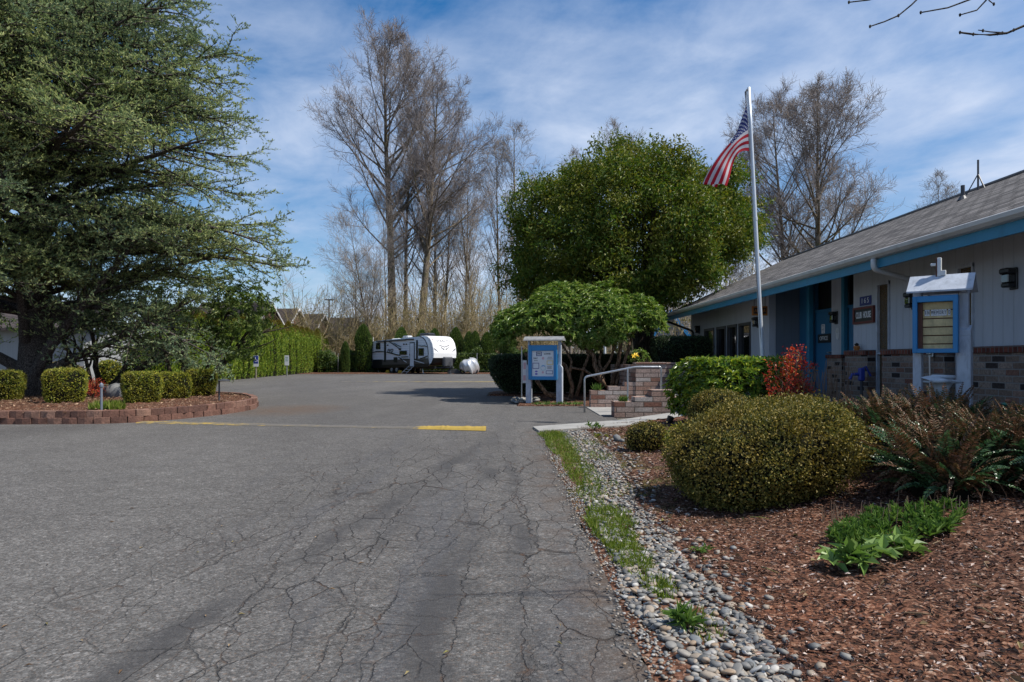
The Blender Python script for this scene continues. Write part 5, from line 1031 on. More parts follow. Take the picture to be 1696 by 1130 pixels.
# ---- clipped shapes
def superq(th, ph, e1, e2):
    f = lambda w_, e: np.sign(w_) * np.abs(w_) ** e
    return np.stack([f(np.cos(ph), e1) * f(np.cos(th), e2), f(np.cos(ph), e1) * f(np.sin(th), e2), f(np.sin(ph), e1)], -1)
def clipped(name, c, rad, rz, n, L, W, mat, label, cat, group=None, e1=0.55, e2=0.55, seed=1, amp=0.05, fr=4, jit=0.02, zlo=-0.95, shell=0.05, under=0.0, top_more=0.0, tilt=0.0):
    """dense clipped shrub: c is the base centre, rad half sizes (z: half height)"""
    g = np.random.default_rng(seed); rad = np.asarray(rad, float)
    m_ = int(n * 3.2); d = rdir(g, m_)
    A_ = (np.abs(d[:, 0]) ** (2 / e2) + np.abs(d[:, 1]) ** (2 / e2)); r_ = (A_ ** (e2 / e1) + np.abs(d[:, 2]) ** (2 / e1)) ** (-e1 / 2); s_ = d * r_[:, None]
    G_ = np.stack([A_ ** (e2 / e1 - 1) * np.abs(s_[:, i]) ** (2 / e2 - 1) * np.sign(s_[:, i]) for i in range(2)] + [np.abs(s_[:, 2]) ** (2 / e1 - 1) * np.sign(s_[:, 2])], 1); nu_ = nrm(G_); gr = nrm(nu_ / rad)
    wgt = r_ ** 2 / np.maximum(0.2, np.sum(nu_ * d, 1)) * np.linalg.norm(nu_ / rad, axis=1); keep = g.random(m_) < wgt / np.quantile(wgt, 0.97); s_, d, gr = s_[keep][:n], d[keep][:n], gr[keep][:n]
    hole = lump(d, seed + 33, 0.5, 8.0); ok = g.random(len(d)) < np.where(hole < 0.74, 0.42, 1.0); s_, d, gr = s_[ok], d[ok], gr[ok]
    rr = lump(d, seed + 9, amp, fr) * lump(d, seed + 5, amp * 0.5, fr * 3)
    def place(s_, rr, sc=1.0):
        P = s_ * rad * rr[:, None] * sc; zt_ = P[:, 2] / rad[2]; P[:, :2] *= (1 - under * np.clip(-zt_, 0, 1))[:, None]; P[:, 2] += rad[2] + tilt * P[:, 0]
        ca, sa = math.cos(rz), math.sin(rz); return np.stack([P[:, 0] * ca - P[:, 1] * sa, P[:, 0] * sa + P[:, 1] * ca, P[:, 2]], 1) + np.asarray(c)
    ok = s_[:, 2] > zlo; s_, rr, gr = s_[ok], rr[ok], gr[ok]
    P = place(s_, rr * (1 - shell * g.random(len(s_)) ** 1.5 / 0.5 * 0.5)); ca, sa = math.cos(rz), math.sin(rz); Gr = np.stack([gr[:, 0] * ca - gr[:, 1] * sa, gr[:, 0] * sa + gr[:, 1] * ca, gr[:, 2]], 1)
    k = len(P); P = P + g.normal(size=(k, 3)) * jit; sh_ = g.random(k) < 0.03; P = P + Gr * (sh_ * g.random(k) * jit * 4)[:, None]
    mb = MB(); D = nrm(Gr * 0.7 + g.normal(size=(k, 3)) * 0.75 + [0, 0, 0.3]); leaves(mb, P, D, nrm(Gr + g.normal(size=(k, 3)) * 0.6), L * (0.6 + 0.7 * g.random(k)), W * (0.7 + 0.6 * g.random(k)), 0.15)
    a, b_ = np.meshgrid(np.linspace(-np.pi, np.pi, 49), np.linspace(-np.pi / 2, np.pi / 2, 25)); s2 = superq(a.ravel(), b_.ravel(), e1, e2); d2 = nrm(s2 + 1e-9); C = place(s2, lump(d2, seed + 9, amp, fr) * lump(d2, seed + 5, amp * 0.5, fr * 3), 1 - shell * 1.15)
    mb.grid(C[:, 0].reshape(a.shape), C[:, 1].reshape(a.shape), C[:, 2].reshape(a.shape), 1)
    o = obj(name, mb, [mat, M['core']], origin=c); return tag(o, label, cat, group)
gi = 'clipped boxwoods on the island'
def bxw(pxc, Y, w_, h_, rz, seed, label):
    return clipped('boxwood_shrub', (PX(pxc, Y), Y, 0.22), (w_ / 2, w_ / 2 * 0.9, h_ / 2), R(rz), 9000, 0.036, 0.024, M['boxwood'], label, 'shrub', gi, 0.30, 0.34, seed, 0.03, 4, 0.014, under=0.15)
bxw(2, 18.3, 0.95, 0.80, 20, 51, 'cubic clipped boxwood cut off by the left edge, left of the cedar trunk'); bxw(108, 17.3, 0.92, 0.86, 32, 52, 'cubic clipped boxwood directly right of the cedar trunk')
bxw(235, 17.3, 0.86, 0.78, 35, 53, 'cubic clipped boxwood beside the grey boulder, nearest of the three in a row'); bxw(288, 19.1, 0.80, 0.74, 38, 54, 'middle cubic boxwood in the row of three leading away'); bxw(333, 20.9, 0.84, 0.80, 30, 55, 'darker boxwood at the far end of the row of three')
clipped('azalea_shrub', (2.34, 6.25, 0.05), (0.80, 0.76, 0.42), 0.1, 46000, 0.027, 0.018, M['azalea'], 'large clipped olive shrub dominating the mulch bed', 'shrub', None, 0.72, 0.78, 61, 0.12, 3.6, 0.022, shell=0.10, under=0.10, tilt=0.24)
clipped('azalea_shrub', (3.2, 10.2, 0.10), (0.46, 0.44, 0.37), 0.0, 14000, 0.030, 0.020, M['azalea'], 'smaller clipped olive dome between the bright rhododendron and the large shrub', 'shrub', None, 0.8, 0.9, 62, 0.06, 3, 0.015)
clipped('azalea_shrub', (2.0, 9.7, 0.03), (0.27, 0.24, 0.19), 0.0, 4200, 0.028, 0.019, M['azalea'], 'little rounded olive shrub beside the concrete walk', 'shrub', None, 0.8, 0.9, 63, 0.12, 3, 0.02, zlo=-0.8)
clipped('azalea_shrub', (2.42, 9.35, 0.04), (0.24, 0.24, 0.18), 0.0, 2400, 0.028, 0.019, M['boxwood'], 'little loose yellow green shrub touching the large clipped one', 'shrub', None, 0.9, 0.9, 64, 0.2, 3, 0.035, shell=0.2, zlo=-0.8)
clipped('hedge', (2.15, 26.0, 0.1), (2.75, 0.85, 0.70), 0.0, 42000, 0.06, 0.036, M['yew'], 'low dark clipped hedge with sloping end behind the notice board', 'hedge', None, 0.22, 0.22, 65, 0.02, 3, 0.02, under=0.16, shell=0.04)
clipped('hedge', (5.55, 21.8, 1.1), (0.85, 0.55, 0.47), 0.0, 12000, 0.055, 0.03, M['yew'], 'dark clipped hedge in the brick planter at the clubhouse corner', 'hedge', None, 0.25, 0.25, 66, 0.03, 3, 0.02)

# ---- bright rhododendron at the flagpole
def bush(name, c, rad, n, per, L, W, mat, label, seed, el=30, cat='shrub', zmin=0.1, amp=0.14, flat=None):
    g = np.random.default_rng(seed); P, Nv = clumps(g, (c[0], c[1], c[2] + rad[2] * 0.45), rad, n, seed, 0.85, amp, 5, 0.6, zmin=c[2] + zmin)
    Pi, Ni = clumps(g, (c[0], c[1], c[2] + rad[2] * 0.45), rad, n // 2, seed, 0.45, amp, 5, 1.0, zmin=c[2] + zmin)
    if flat is not None: P[:, 2] = np.where(P[:, 2] > flat, flat - 0.12 * g.random(len(P)), P[:, 2]); Pi[:, 2] = np.minimum(Pi[:, 2], flat - 0.06)
    t = empty(name, c, label, cat); mb = MB(); rosettes(mb, g, P, nrm(Nv * 0.9 + [0, 0, 0.7] + g.normal(size=P.shape) * 0.25), per, L, W, el); rosettes(mb, g, Pi, nrm(Ni * 0.6 + [0, 0, 0.7] + g.normal(size=Pi.shape) * 0.4), per - 2, L, W, el); obj('leaves', mb, mat, t)
    mb = MB(); Pt, ra = limbs_to(g, np.array(c) + [0, 0, 0.02], P, 40, 0.022); V, Q = tubes(Pt, ra, 5); mb.add(V, Q); obj('stems', mb, M['twigbark'], t); return t
bush('rhododendron', (4.36, 12.8, 0.2), (1.26, 0.66, 1.0), 1350, 9, 0.105, 0.038, M['rhodo_bright'], 'bright yellow green rhododendron bush at the foot of the flagpole', 71, flat=1.33)
def photinia():
    g = np.random.default_rng(72); c = np.array([4.5, 10.75, 0.28]); t = empty('photinia_shrub', c, 'shrub with bright red new leaves in front of the blue doors', 'shrub')
    P, Nv = clumps(g, c + [0, 0, 0.72], (0.38, 0.34, 0.52), 105, 72, 0.3, 0.35, 4, 0.8); mb = MB(); leafclump(mb, g, P, Nv, 13, 0.05, 0.055, 0.024, 0.1); obj('leaves', mb, M['photinia'], t)
    mb = MB(); Pt, ra = limbs_to(g, c, P, 70, 0.012); V, Q = tubes(Pt, ra, 4); mb.add(V, Q); obj('stems', mb, M['drystem'], t)
photinia()
def stems(name, x, y, z, h0, h1, label, cat, g, r=0.006, lean=0.08, mat='drystem'):
    n = len(x); st = np.stack([x, y, z], 1); d = np.stack([g.normal(size=n) * lean, g.normal(size=n) * lean, np.ones(n)], 1); L, rr = grow(g, st, d, h0 + (h1 - h0) * g.random(n), r, 4, 0.1, 0.05, 0.5); mb = MB(); V, Q = tubes(L, rr, 4); mb.add(V, Q); o = obj(name, mb, M[mat]); tag(o, label, cat, kind='stuff')
g = np.random.default_rng(73); n = 130; x = PX(1325 + 75 * g.random(n), 10.8); y = 10.6 + 0.4 * g.random(n); stems('dry_stems', x, y, mz(x, y), 0.45, 0.95, 'pale dry upright stems beside the red-leaved shrub', 'dry stems', g, 0.005)

# ---- ferns
def inpoly(n, pts, g):
    pts = np.array(pts); lo, hi = pts.min(0), pts.max(0); out = []
    while len(out) < n:
        p = lo + (hi - lo) * g.random(2); c = False; j = len(pts) - 1
        for i in range(len(pts)):
            if (pts[i][1] > p[1]) != (pts[j][1] > p[1]) and p[0] < (pts[j][0] - pts[i][0]) * (p[1] - pts[i][1]) / (pts[j][1] - pts[i][1]) + pts[i][0]: c = not c
            j = i
        if c: out.append(p)
    return np.array(out)
def fronds(mb, g, st, az, el, L, curl, npin=30, pl=0.085, m=0):
    n = len(st); T = np.linspace(0, 1, npin); P = []; p = st.copy(); d_el = el.copy()
    k = 12; pts = [p.copy()]
    for i in range(k):
        e = el - curl * (i / k) ** 1.3; d = np.stack([np.cos(az) * np.cos(e), np.sin(az) * np.cos(e), np.sin(e)], 1); p = p + d * (L / k)[:, None]; pts.append(p.copy())
    A = np.stack(pts, 1); A[:, :, 2] = np.maximum(A[:, :, 2], mz(A[:, :, 0], A[:, :, 1]) + 0.015); V, Q = tubes(A, np.broadcast_to(0.0045 * (1 - 0.7 * np.linspace(0, 1, k + 1)), A.shape[:2]), 3); mb.add(V, Q, m)
    x = np.linspace(0.14, 0.99, npin) * k; i = np.minimum(x.astype(int), k - 1); fr = (x - i)[None, :, None]; c = A[:, i] * (1 - fr) + A[:, i + 1] * fr; tg = nrm(A[:, i + 1] - A[:, i])
    side = nrm(np.cross(tg, np.array([0, 0, 1.0]))); up = np.cross(side, tg); tt = np.linspace(0.14, 0.99, npin); pr = np.sin(np.pi * np.clip(tt, 0, 1) ** 0.72) * 0.9 + 0.12; tw = g.normal(size=(n, 1, 1)) * 0.5
    side = nrm(side + up * tw); up = np.cross(side, tg)
    for sg in (-1, 1):
        D = side * sg + tg * 0.38 + up * 0.22 + g.normal(size=c.shape) * 0.10; Ln = (pl * pr)[None] * (L / 0.7)[:, None] * (0.85 + 0.3 * g.random((n, npin)))
        leaves(mb, c.reshape(-1, 3), D.reshape(-1, 3), (up + g.normal(size=c.shape) * 0.2).reshape(-1, 3), Ln.ravel(), (0.017 + 0.06 * Ln * 0.55).ravel(), 0.1, m)
def fernclump(crowns, label, seed):
    g = np.random.default_rng(seed); c0 = crowns[0]; t = empty('fern', (c0[0], c0[1], float(mz(c0[0], c0[1]))), label, 'fern')
    mbs = [MB(), MB(), MB()]; core = MB()
    for (x, y, s_) in crowns:
        z = float(mz(x, y)); core.add(ICO2[0] * [0.20 * s_ / 0.7, 0.20 * s_ / 0.7, 0.30 * s_ / 0.7] + [x, y, z + 0.12 * s_], ICO2[1]); n = 104; az = g.random(n) * 6.283; el = np.radians(86 - 42 * g.random(n)); L = s_ * (0.42 + 0.58 * g.random(n) ** 0.7); st = np.array([x, y, z]) + np.stack([np.cos(az), np.sin(az), 0 * az], 1) * 0.06
        cu = np.radians(5 + 62 * g.random(n)); a = g.random(n) < 0.56; fronds(mbs[0], g, st[a], az[a], el[a], L[a], cu[a]); fronds(mbs[1], g, st[~a], az[~a], el[~a] - 0.2, L[~a] * 0.95, cu[~a] + 0.3)
        n = 22; az = g.random(n) * 6.283; st = np.array([x, y, z + 0.05]) + 0 * az[:, None]; fronds(mbs[2], g, st, az, np.radians(30 + 25 * g.random(n)), s_ * (0.6 + 0.35 * g.random(n)), np.radians(95 + 60 * g.random(n)), 26, 0.05)
    obj('inner_shade_core', core, M['core'], t)  # solid dark blobs added for the shade inside each crown, no real stalks
    for nm, mb, mt in zip(('bronze_fronds', 'green_fronds', 'dead_fronds'), mbs, ('fern', 'fern_green', 'fern_dead')): obj(nm, mb, M[mt], t)
gf = np.random.default_rng(83)
def crowns(poly, n, s0, s1): q = inpoly(n, poly, gf); return [(x, y, s0 + (s1 - s0) * gf.random()) for x, y in q]
fernclump([(3.55, 7.3, 0.72)] + crowns([(2.95, 7.35), (3.3, 6.75), (4.4, 6.6), (4.75, 7.5), (3.7, 8.0)], 15, 0.62, 0.80), 'bronzed fern clump below the hand pump, left of the pedestal', 81)
fernclump([(3.75, 5.6, 0.70)] + crowns([(3.2, 5.3), (3.5, 4.85), (4.4, 4.9), (4.9, 6.3), (3.7, 6.4)], 19, 0.55, 0.76), 'nearer bronzed fern clump at the right edge below the white board', 82)

# ---- ground covers in the bed
g = np.random.default_rng(91)
def gp(px, py, z=0.2):
    Y = (H - z) * F / (py - VY); return (PX(px, Y), Y)
q = inpoly(165, [gp(1370, 862), gp(1440, 846), gp(1560, 852), gp(1610, 868), gp(1560, 882), gp(1500, 892), gp(1390, 880)], g); P = np.stack([q[:, 0], q[:, 1], mz(q[:, 0], q[:, 1]) + 0.015 + 0.04 * g.random(len(q))], 1)
mb = MB(); rosettes(mb, g, P, nrm(g.normal(size=P.shape) * 0.3 + [0, 0, 1]), 7, 0.075, 0.021, 55); rosettes(mb, g, P + [0, 0, 0.035], nrm(g.normal(size=P.shape) * 0.3 + [0, 0, 1]), 5, 0.06, 0.018, 68); o = obj('groundcover', mb, M['cover']); tag(o, 'low mat of small glossy green leaves in the mulch', 'groundcover', kind='stuff')
def plant(cx, cy, n, L, W, label, seed, mat='vib', el=20, r=0.10, name='leafy_plant', k=6, cat='plant', h=0.1):
    g = np.random.default_rng(seed); a = g.random(n) * 6.28; rr = r * np.sqrt(g.random(n)); z = float(mz(cx, cy)); P = np.stack([cx + rr * np.cos(a), cy + rr * np.sin(a), z + h * (0.4 + 0.6 * g.random(n))], 1); t = empty(name, (cx, cy, z), label, cat)
    mb = MB(); rosettes(mb, g, P, nrm(g.normal(size=P.shape) * 0.35 + [0, 0, 1]), k, L, W, el); obj('leaves', mb, M[mat], t); mb = MB()
    st = np.stack([cx + 0 * a, cy + 0 * a, z + 0 * a], 1); A = st[:, None] * (1 - np.linspace(0, 1, 4)[None, :, None]) + P[:, None] * np.linspace(0, 1, 4)[None, :, None]; V, Q = tubes(A, np.full(A.shape[:2], 0.004), 4); mb.add(V, Q); obj('stems', mb, M['drystem'], t); return t
x, y = gp(1390, 900); plant(x, y, 8, 0.125, 0.055, 'leftmost low plant with broad veined leaves in front of the groundcover', 92); x, y = gp(1432, 903); plant(x, y, 9, 0.125, 0.055, 'middle low plant with broad veined leaves in front of the groundcover', 93); x, y = gp(1492, 892); plant(x, y, 8, 0.11, 0.046, 'right hand low plant with veined leaves and a red leaf underneath', 94)
q = inpoly(75, [gp(1330, 835), gp(1480, 838), gp(1640, 860), gp(1600, 872), gp(1400, 850)], g); stems('cut_stalks', q[:, 0], q[:, 1], mz(q[:, 0], q[:, 1]), 0.06, 0.17, 'dry cut stalks standing in the mulch behind the groundcover', 'dry stalks', g, 0.0035, 0.12)
x, y = gp(1135, 1035, 0.03); plant(x, y, 10, 0.10, 0.018, 'dandelion like weed growing among the river stones', 95, 'cover', 35, 0.05, 'weed', 6, h=0.05)
x, y = gp(1160, 912, 0.03); plant(x, y, 9, 0.05, 0.014, 'small dark weed at the border of stones and mulch', 96, 'cover', 30, 0.08, 'weed', 5, h=0.04)
x, y = gp(985, 712, 0.03); plant(x, y, 8, 0.10, 0.03, 'pair of green sprouts beside the concrete walk', 97, 'cover', 55, 0.13, 'sprouts', 5, h=0.12)
def flower(x, y, z, col, label, seed, h=0.1, r=0.022):
    t = empty('flower', (x, y, z), label, 'flower'); mb = MB(); mb.tube([(x, y, z), (x + 0.01, y, z + h)], 0.004, 5); obj('stem', mb, M['cover'], t); g = np.random.default_rng(seed); mb = MB(); rosettes(mb, g, np.array([[x + 0.01, y, z + h]]), np.array([[0, -0.5, 0.9]]), 9, r * 1.3, r * 0.8, 15); obj('petals', mb, col, t)
M['petal'] = simple('yellow_petal', (0.75, 0.52, 0.02), 0.6)
x, y = gp(1097, 758, 0.1); flower(x, y, float(mz(x, y)), M['petal'], 'single yellow flower at the left foot of the large clipped shrub', 98)
x, y = gp(995, 722, 0.05); plant(x, y, 7, 0.06, 0.025, 'small yellow flowering primula in the bed near the walk', 99, 'boxwood', 30, 0.1, 'primula', 6, h=0.05)
x, y = 4.05, 20.2; t_ = bush('flowering_shrub', (3.95, 20.3, 1.15), (0.34, 0.3, 0.34), 70, 7, 0.07, 0.03, M['rhodo'], 'leafy shrub with one yellow bloom on top of the brick planter', 101); flower(3.72, 19.9, 1.2, M['petal'], 'yellow bloom above the brick planter wall', 102, 0.25, 0.10)
def tuft(x, y, z, r, n, h0, h1, label, seed, mat='grass', w_=0.012, name='grass_tuft', cat='plant', lean=0.3):
    g = np.random.default_rng(seed); a = g.random(n) * 6.28; q = r * np.sqrt(g.random(n)); mb = MB(); blades(mb, x + q * np.cos(a), y + q * np.sin(a) * 0.7, np.full(n, z), g, h0, h1, w_, lean); o = obj(name, mb, M[mat], origin=(x, y, z)); tag(o, label, cat)
tuft(2.52, 19.12, 0.476, 0.12, 60, 0.12, 0.24, 'grassy green tuft growing at the lowest step of the rear side wall', 103, 'cover', 0.03, 'leafy_tuft'); tuft(2.72, 15.95, 0.35, 0.12, 50, 0.08, 0.18, 'leafy tuft in the front stepped wall pocket', 104, 'cover', 0.035, 'leafy_tuft')
for i, (px, py, l) in enumerate(((905, 668, 'low green weeds at the left post of the notice board'), (945, 668, 'low green weeds between the notice board and handrail'))):
    Y = 1.22 * F / (py - VY); tuft(PX(px, Y), Y, 0.05, 0.4, 110, 0.05, 0.14, l, 105 + i, 'cover', 0.03, 'weeds', lean=0.9)
o_ = MB(); g = np.random.default_rng(108); Y = 20.6; blobs(o_, ICO2, np.stack([PX(848 + 45 * g.random(90), Y), Y + 0.7 * g.random(90), 0.05 + 0.1 * g.random(90)], 1), np.stack([0.05 + 0.06 * g.random(90), 0.05 + 0.05 * g.random(90), 0.03 + 0.03 * g.random(90)], 1), g); o = obj('loose_stones', o_, M['pebble'], smooth=True); tag(o, 'loose grey stones heaped left of the notice board', 'stones', kind='stuff')
# ================================================================ left island
front = [(-22, 13.9), (-13, 13.9), (-10.5, 14.0), (-8.4, 14.1), (-7.75, 14.5), (-7.25, 15.4), (-6.92, 16.6), (-6.80, 17.8), (-6.95, 18.9), (-7.35, 20.0), (-8.2, 21.6), (-9.6, 23.0), (-12, 24.0), (-22, 24.2)]
def smooth_poly(pts, n):
    P = np.array(pts, float); d = np.concatenate([[0], np.cumsum(np.linalg.norm(np.diff(P, axis=0), axis=1))]); s_ = np.linspace(0, d[-1], n); Q = np.stack([np.interp(s_, d, P[:, i]) for i in range(2)], 1)
    for _ in range(6): Q[1:-1] = (Q[:-2] + Q[1:-1] * 2 + Q[2:]) / 4
    return Q
IP = smooth_poly(front, 300); cen = np.array([-14, 18.9])
mb = MB(); ks = np.linspace(0, 1, 14); g = np.random.default_rng(111); Xg = IP[None, :, 0] * (1 - ks[:, None]) + (IP[None, :, 0] * 0.2 + cen[0] * 0.8) * ks[:, None]; Yg = IP[None, :, 1] * (1 - ks[:, None]) + (cen[1]) * ks[:, None]
Zg = 0.20 + 0.06 * np.sin(ks[:, None] * 3) + 0.015 * g.normal(size=Xg.shape); mb.grid(Xg, Yg, Zg); struct('island_bed', mb, M['mulch2'], True)
mb = MB(); n = 9000; a = g.integers(0, 299, n); k = g.random(n) ** 1.5 * 0.9; x = IP[a, 0] * (1 - k) + cen[0] * k; y = IP[a, 1] * (1 - k) + cen[1] * k; chips(mb, x, y, 0.235 + 0.05 * np.sin(k * 3) + 0.01 * g.random(n), g, 0.03, 0.10); o = obj('island_chips', mb, twigmat('pale_chips', (0.10, 0.05, 0.028), (0.42, 0.29, 0.19))); tag(o, 'bark chips scattered over the left island bed', 'mulch', kind='stuff')
def blockmat():
    m, nt, b, o = newmat('wall_block'); g_ = nt.nodes.new('ShaderNodeNewGeometry'); p = wpos(nt); c = ramp(nt, g_.outputs['Random Per Island'], [(0, (0.105, 0.050, 0.036)), (0.5, (0.175, 0.085, 0.060)), (1, (0.25, 0.145, 0.105))]); f = noise(nt, p, 9, 7, 0.7)
    c = mixc(nt, 0.9, c, ramp(nt, f, [(0.3, 0.5), (0.65, 1.2)]), 'MULTIPLY'); LK(nt, c, b.inputs['Base Color']); b.inputs['Roughness'].default_value = 0.9; bump(nt, noise(nt, p, 25, 6, 0.75), 0.9, 0.03, b); return m
M['block'] = blockmat()
mb = MB(); d = np.concatenate([[0], np.cumsum(np.linalg.norm(np.diff(IP, axis=0), axis=1))])
for row in range(2):
    s_ = row * 0.155
    while s_ < d[-1] - 0.32:
        q0 = np.array([np.interp(s_ + 0.006, d, IP[:, i]) for i in range(2)]); q1 = np.array([np.interp(s_ + 0.300, d, IP[:, i]) for i in range(2)]); tg = nrm(q1 - q0); nr = np.array([tg[1], -tg[0]])   # outward
        sh = 0.012 * g.normal() - 0.02 * row; z0 = -0.02 if row == 0 else 0.132; z1 = 0.129 if row == 0 else 0.272 + 0.004 * g.normal()
        pts = [q0 - nr * 0.14, q1 - nr * 0.14, q1 + nr * (0.03 + sh), (q0 + q1) / 2 + nr * (0.055 + sh), q0 + nr * (0.03 + sh)]
        b_ = 0.008; m5 = len(pts); c2 = np.mean(pts, 0); V = [(*p, z0) for p in pts] + [(*p, z1 - b_) for p in pts] + [(*(p + (c2 - p) * 0.06), z1) for p in pts]; Fq = [(i, (i+1) % 5, 5 + (i+1) % 5, 5 + i) for i in range(5)] + [(5 + i, 5 + (i+1) % 5, 10 + (i+1) % 5, 10 + i) for i in range(5)]
        n0 = mb.n; mb.add(V, Fq); mb.f.append((np.array([[n0 + 10 + i for i in range(5)]], np.int64), 0)); s_ += 0.306
o = obj('retaining_wall', mb, M['block']); tag(o, 'low curved red block wall, two courses high, around the left island', 'retaining wall')
M['pathgrey'] = simple('blue_grey_paint', (0.16, 0.19, 0.23), 0.5)
def pathlight(px, Y, h, label, head):
    x = PX(px, Y); t = empty('path_light', (x, Y, 0.22), label, 'path light', 'path lights on the island'); mb = MB(); mb.tube([(x, Y, 0.15), (x, Y, 0.22 + h)], 0.024, 8); obj('post', mb, M['dkgrey'] if head else M['pathgrey'], t); mb = MB()
    if head: mb.lathe([(0.001, 0.05), (0.10, 0.03), (0.17, 0.0), (0.15, -0.015), (0.001, -0.015)], (x + 0.13, Y, 0.22 + h), 14)
    else: mb.lathe([(0.03, -0.03), (0.04, -0.02), (0.04, 0.03), (0.001, 0.07)], (x, Y, 0.22 + h), 10)
    obj('cap', mb, M['dkgrey'] if head else M['pathgrey'], t)
pathlight(168, 14.6, 0.55, 'slim grey post light standing in the grass tuft on the island', False); pathlight(363, 18.4, 0.55, 'path light with flat offset head near the island tip', True)
tuft(PX(178, 15.1), 15.1, 0.22, 0.38, 420, 0.12, 0.26, 'bright green bulb leaves around the slim post light', 112, 'grass', 0.018, 'bulb_leaves')
M['rock'] = concmat('granite', (0.10, 0.105, 0.11), (0.22, 0.22, 0.215))
mb = MB(); V_, F_ = ICO2; V2 = V_ * (1 + 0.12 * np.sin(V_ @ np.array([[2.1], [3.3], [1.7]]) * 2)); mb.add(V2 * [0.42, 0.28, 0.34] + [PX(192, 19.6), 19.6, 0.34], F_); o = obj('boulder', mb, M['rock'], smooth=True, origin=(PX(192, 19.6), 19.6, 0.24)); tag(o, 'grey boulder between the island boxwoods', 'boulder')
def redbush():
    g = np.random.default_rng(113); c = np.array([PX(152, 19.2), 19.2, 0.24]); t = empty('red_shrub', c, 'small dark red leafed shrub by the boulder', 'shrub'); P, Nv = clumps(g, c + [0, 0, 0.28], (0.30, 0.26, 0.28), 70, 3, 0.4, 0.3); mb = MB(); leafclump(mb, g, P, Nv, 10, 0.05, 0.06, 0.02, 0.0); obj('leaves', mb, M['photinia'], t); mb = MB(); Pt, ra = limbs_to(g, c, P, 25, 0.01); V, Q = tubes(Pt, ra, 4); mb.add(V, Q); obj('stems', mb, M['twigbark'], t)
redbush()
mb = MB(); x = PX(74, 22.2); mb.bbox(x - 0.22, 22.1, 0.2, x + 0.22, 22.3, 0.85, 0.02); o = obj('utility_box', mb, M['white'], origin=(x, 22.2, 0.2)); tag(o, 'low white box just right of the cedar trunk foot', 'utility box')

# gnarled rhododendrons under the cedar
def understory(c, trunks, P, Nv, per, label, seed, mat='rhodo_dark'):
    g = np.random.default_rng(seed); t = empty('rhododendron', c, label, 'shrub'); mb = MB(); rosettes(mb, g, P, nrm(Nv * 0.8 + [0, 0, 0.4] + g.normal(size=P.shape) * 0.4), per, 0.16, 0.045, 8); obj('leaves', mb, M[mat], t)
    mb = MB()
    for (az, lean, L, r) in trunks:
        st = np.array([c]) + [[0.3 * math.cos(az), 0.3 * math.sin(az), 0]]; d = np.array([[math.cos(az) * lean, math.sin(az) * lean, 1.0]]); A, ra = grow(g, st, d, L, r, 10, 0.5, 0.16, 0.35); V, Q = tubes(A, ra, 7); mb.add(V, Q)
        s2, d2, t2, p2, rr = spawn(g, A, ra, 5, 0.3, 0.95, 38, 12); A2, r2 = grow(g, s2, d2, L * 0.55 * (1 - 0.4 * t2), rr * 0.65, 7, 0.4, 0.13, 0.3); V, Q = tubes(A2, r2, 5); mb.add(V, Q)
    obj('stems', mb, M['twigbark'], t, smooth=True)
g = np.random.default_rng(121)
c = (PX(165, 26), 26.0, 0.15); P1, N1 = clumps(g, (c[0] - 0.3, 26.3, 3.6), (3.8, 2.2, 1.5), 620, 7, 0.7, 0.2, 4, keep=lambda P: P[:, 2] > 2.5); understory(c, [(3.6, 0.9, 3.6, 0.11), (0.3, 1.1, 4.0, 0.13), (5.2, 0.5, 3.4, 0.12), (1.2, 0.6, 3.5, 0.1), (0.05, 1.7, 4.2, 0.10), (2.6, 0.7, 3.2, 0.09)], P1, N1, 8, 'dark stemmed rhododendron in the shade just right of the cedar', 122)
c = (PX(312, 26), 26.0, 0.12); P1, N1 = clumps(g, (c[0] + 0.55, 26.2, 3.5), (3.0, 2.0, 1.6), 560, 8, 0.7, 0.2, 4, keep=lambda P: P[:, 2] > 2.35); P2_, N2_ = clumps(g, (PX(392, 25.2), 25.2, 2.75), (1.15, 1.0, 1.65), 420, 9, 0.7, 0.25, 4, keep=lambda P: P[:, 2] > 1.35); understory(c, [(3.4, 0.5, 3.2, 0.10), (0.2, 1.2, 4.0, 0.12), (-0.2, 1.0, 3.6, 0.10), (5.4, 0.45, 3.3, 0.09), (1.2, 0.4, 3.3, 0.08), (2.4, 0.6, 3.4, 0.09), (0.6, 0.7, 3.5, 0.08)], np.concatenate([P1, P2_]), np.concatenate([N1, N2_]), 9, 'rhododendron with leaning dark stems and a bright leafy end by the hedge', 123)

# ================================================================ far hedge and columns
def arbcol(mb, g, x, y, z, h, r, n, core=True, Ls=0.17, Ws=0.07, tips=False):
    t = g.random(n) ** 0.85; a = g.random(n) * 6.283; rr = r * np.clip((1 - t) / 0.28, 0, 1) ** 0.55 * (0.82 + 0.25 * np.sin(a * 3 + t * 7) * 0.4 + 0.1 * g.random(n)) * (0.82 + 0.18 * np.minimum(1, t * 6)); P = np.stack([x + rr * np.cos(a), y + rr * np.sin(a), z + h * t * 0.985], 1); out = np.stack([np.cos(a), np.sin(a), 0 * a], 1)
    D = nrm(out * 0.55 + [0, 0, 0.8] + g.normal(size=(n, 3)) * 0.35); br_ = (t + 0.07 * g.normal(size=n) > 0.88) if tips else np.zeros(n, bool); [leaves(mb, (P - out * 0.05)[s_], D[s_], nrm(out + g.normal(size=(n, 3)) * 0.6)[s_], Ls * (0.6 + 0.7 * g.random(s_.sum())), Ws * (0.6 + 0.8 * g.random(s_.sum())), 0.05, k_) for s_, k_ in ((~br_, 0), (br_, 2)) if s_.any()]
    if core: mb.lathe([(r * 0.7, 0), (r * 0.74, h * 0.3), (r * 0.7, h * 0.6), (r * 0.5, h * 0.82), (0.02, h * 0.95)], (x, y, z), 9, 1)
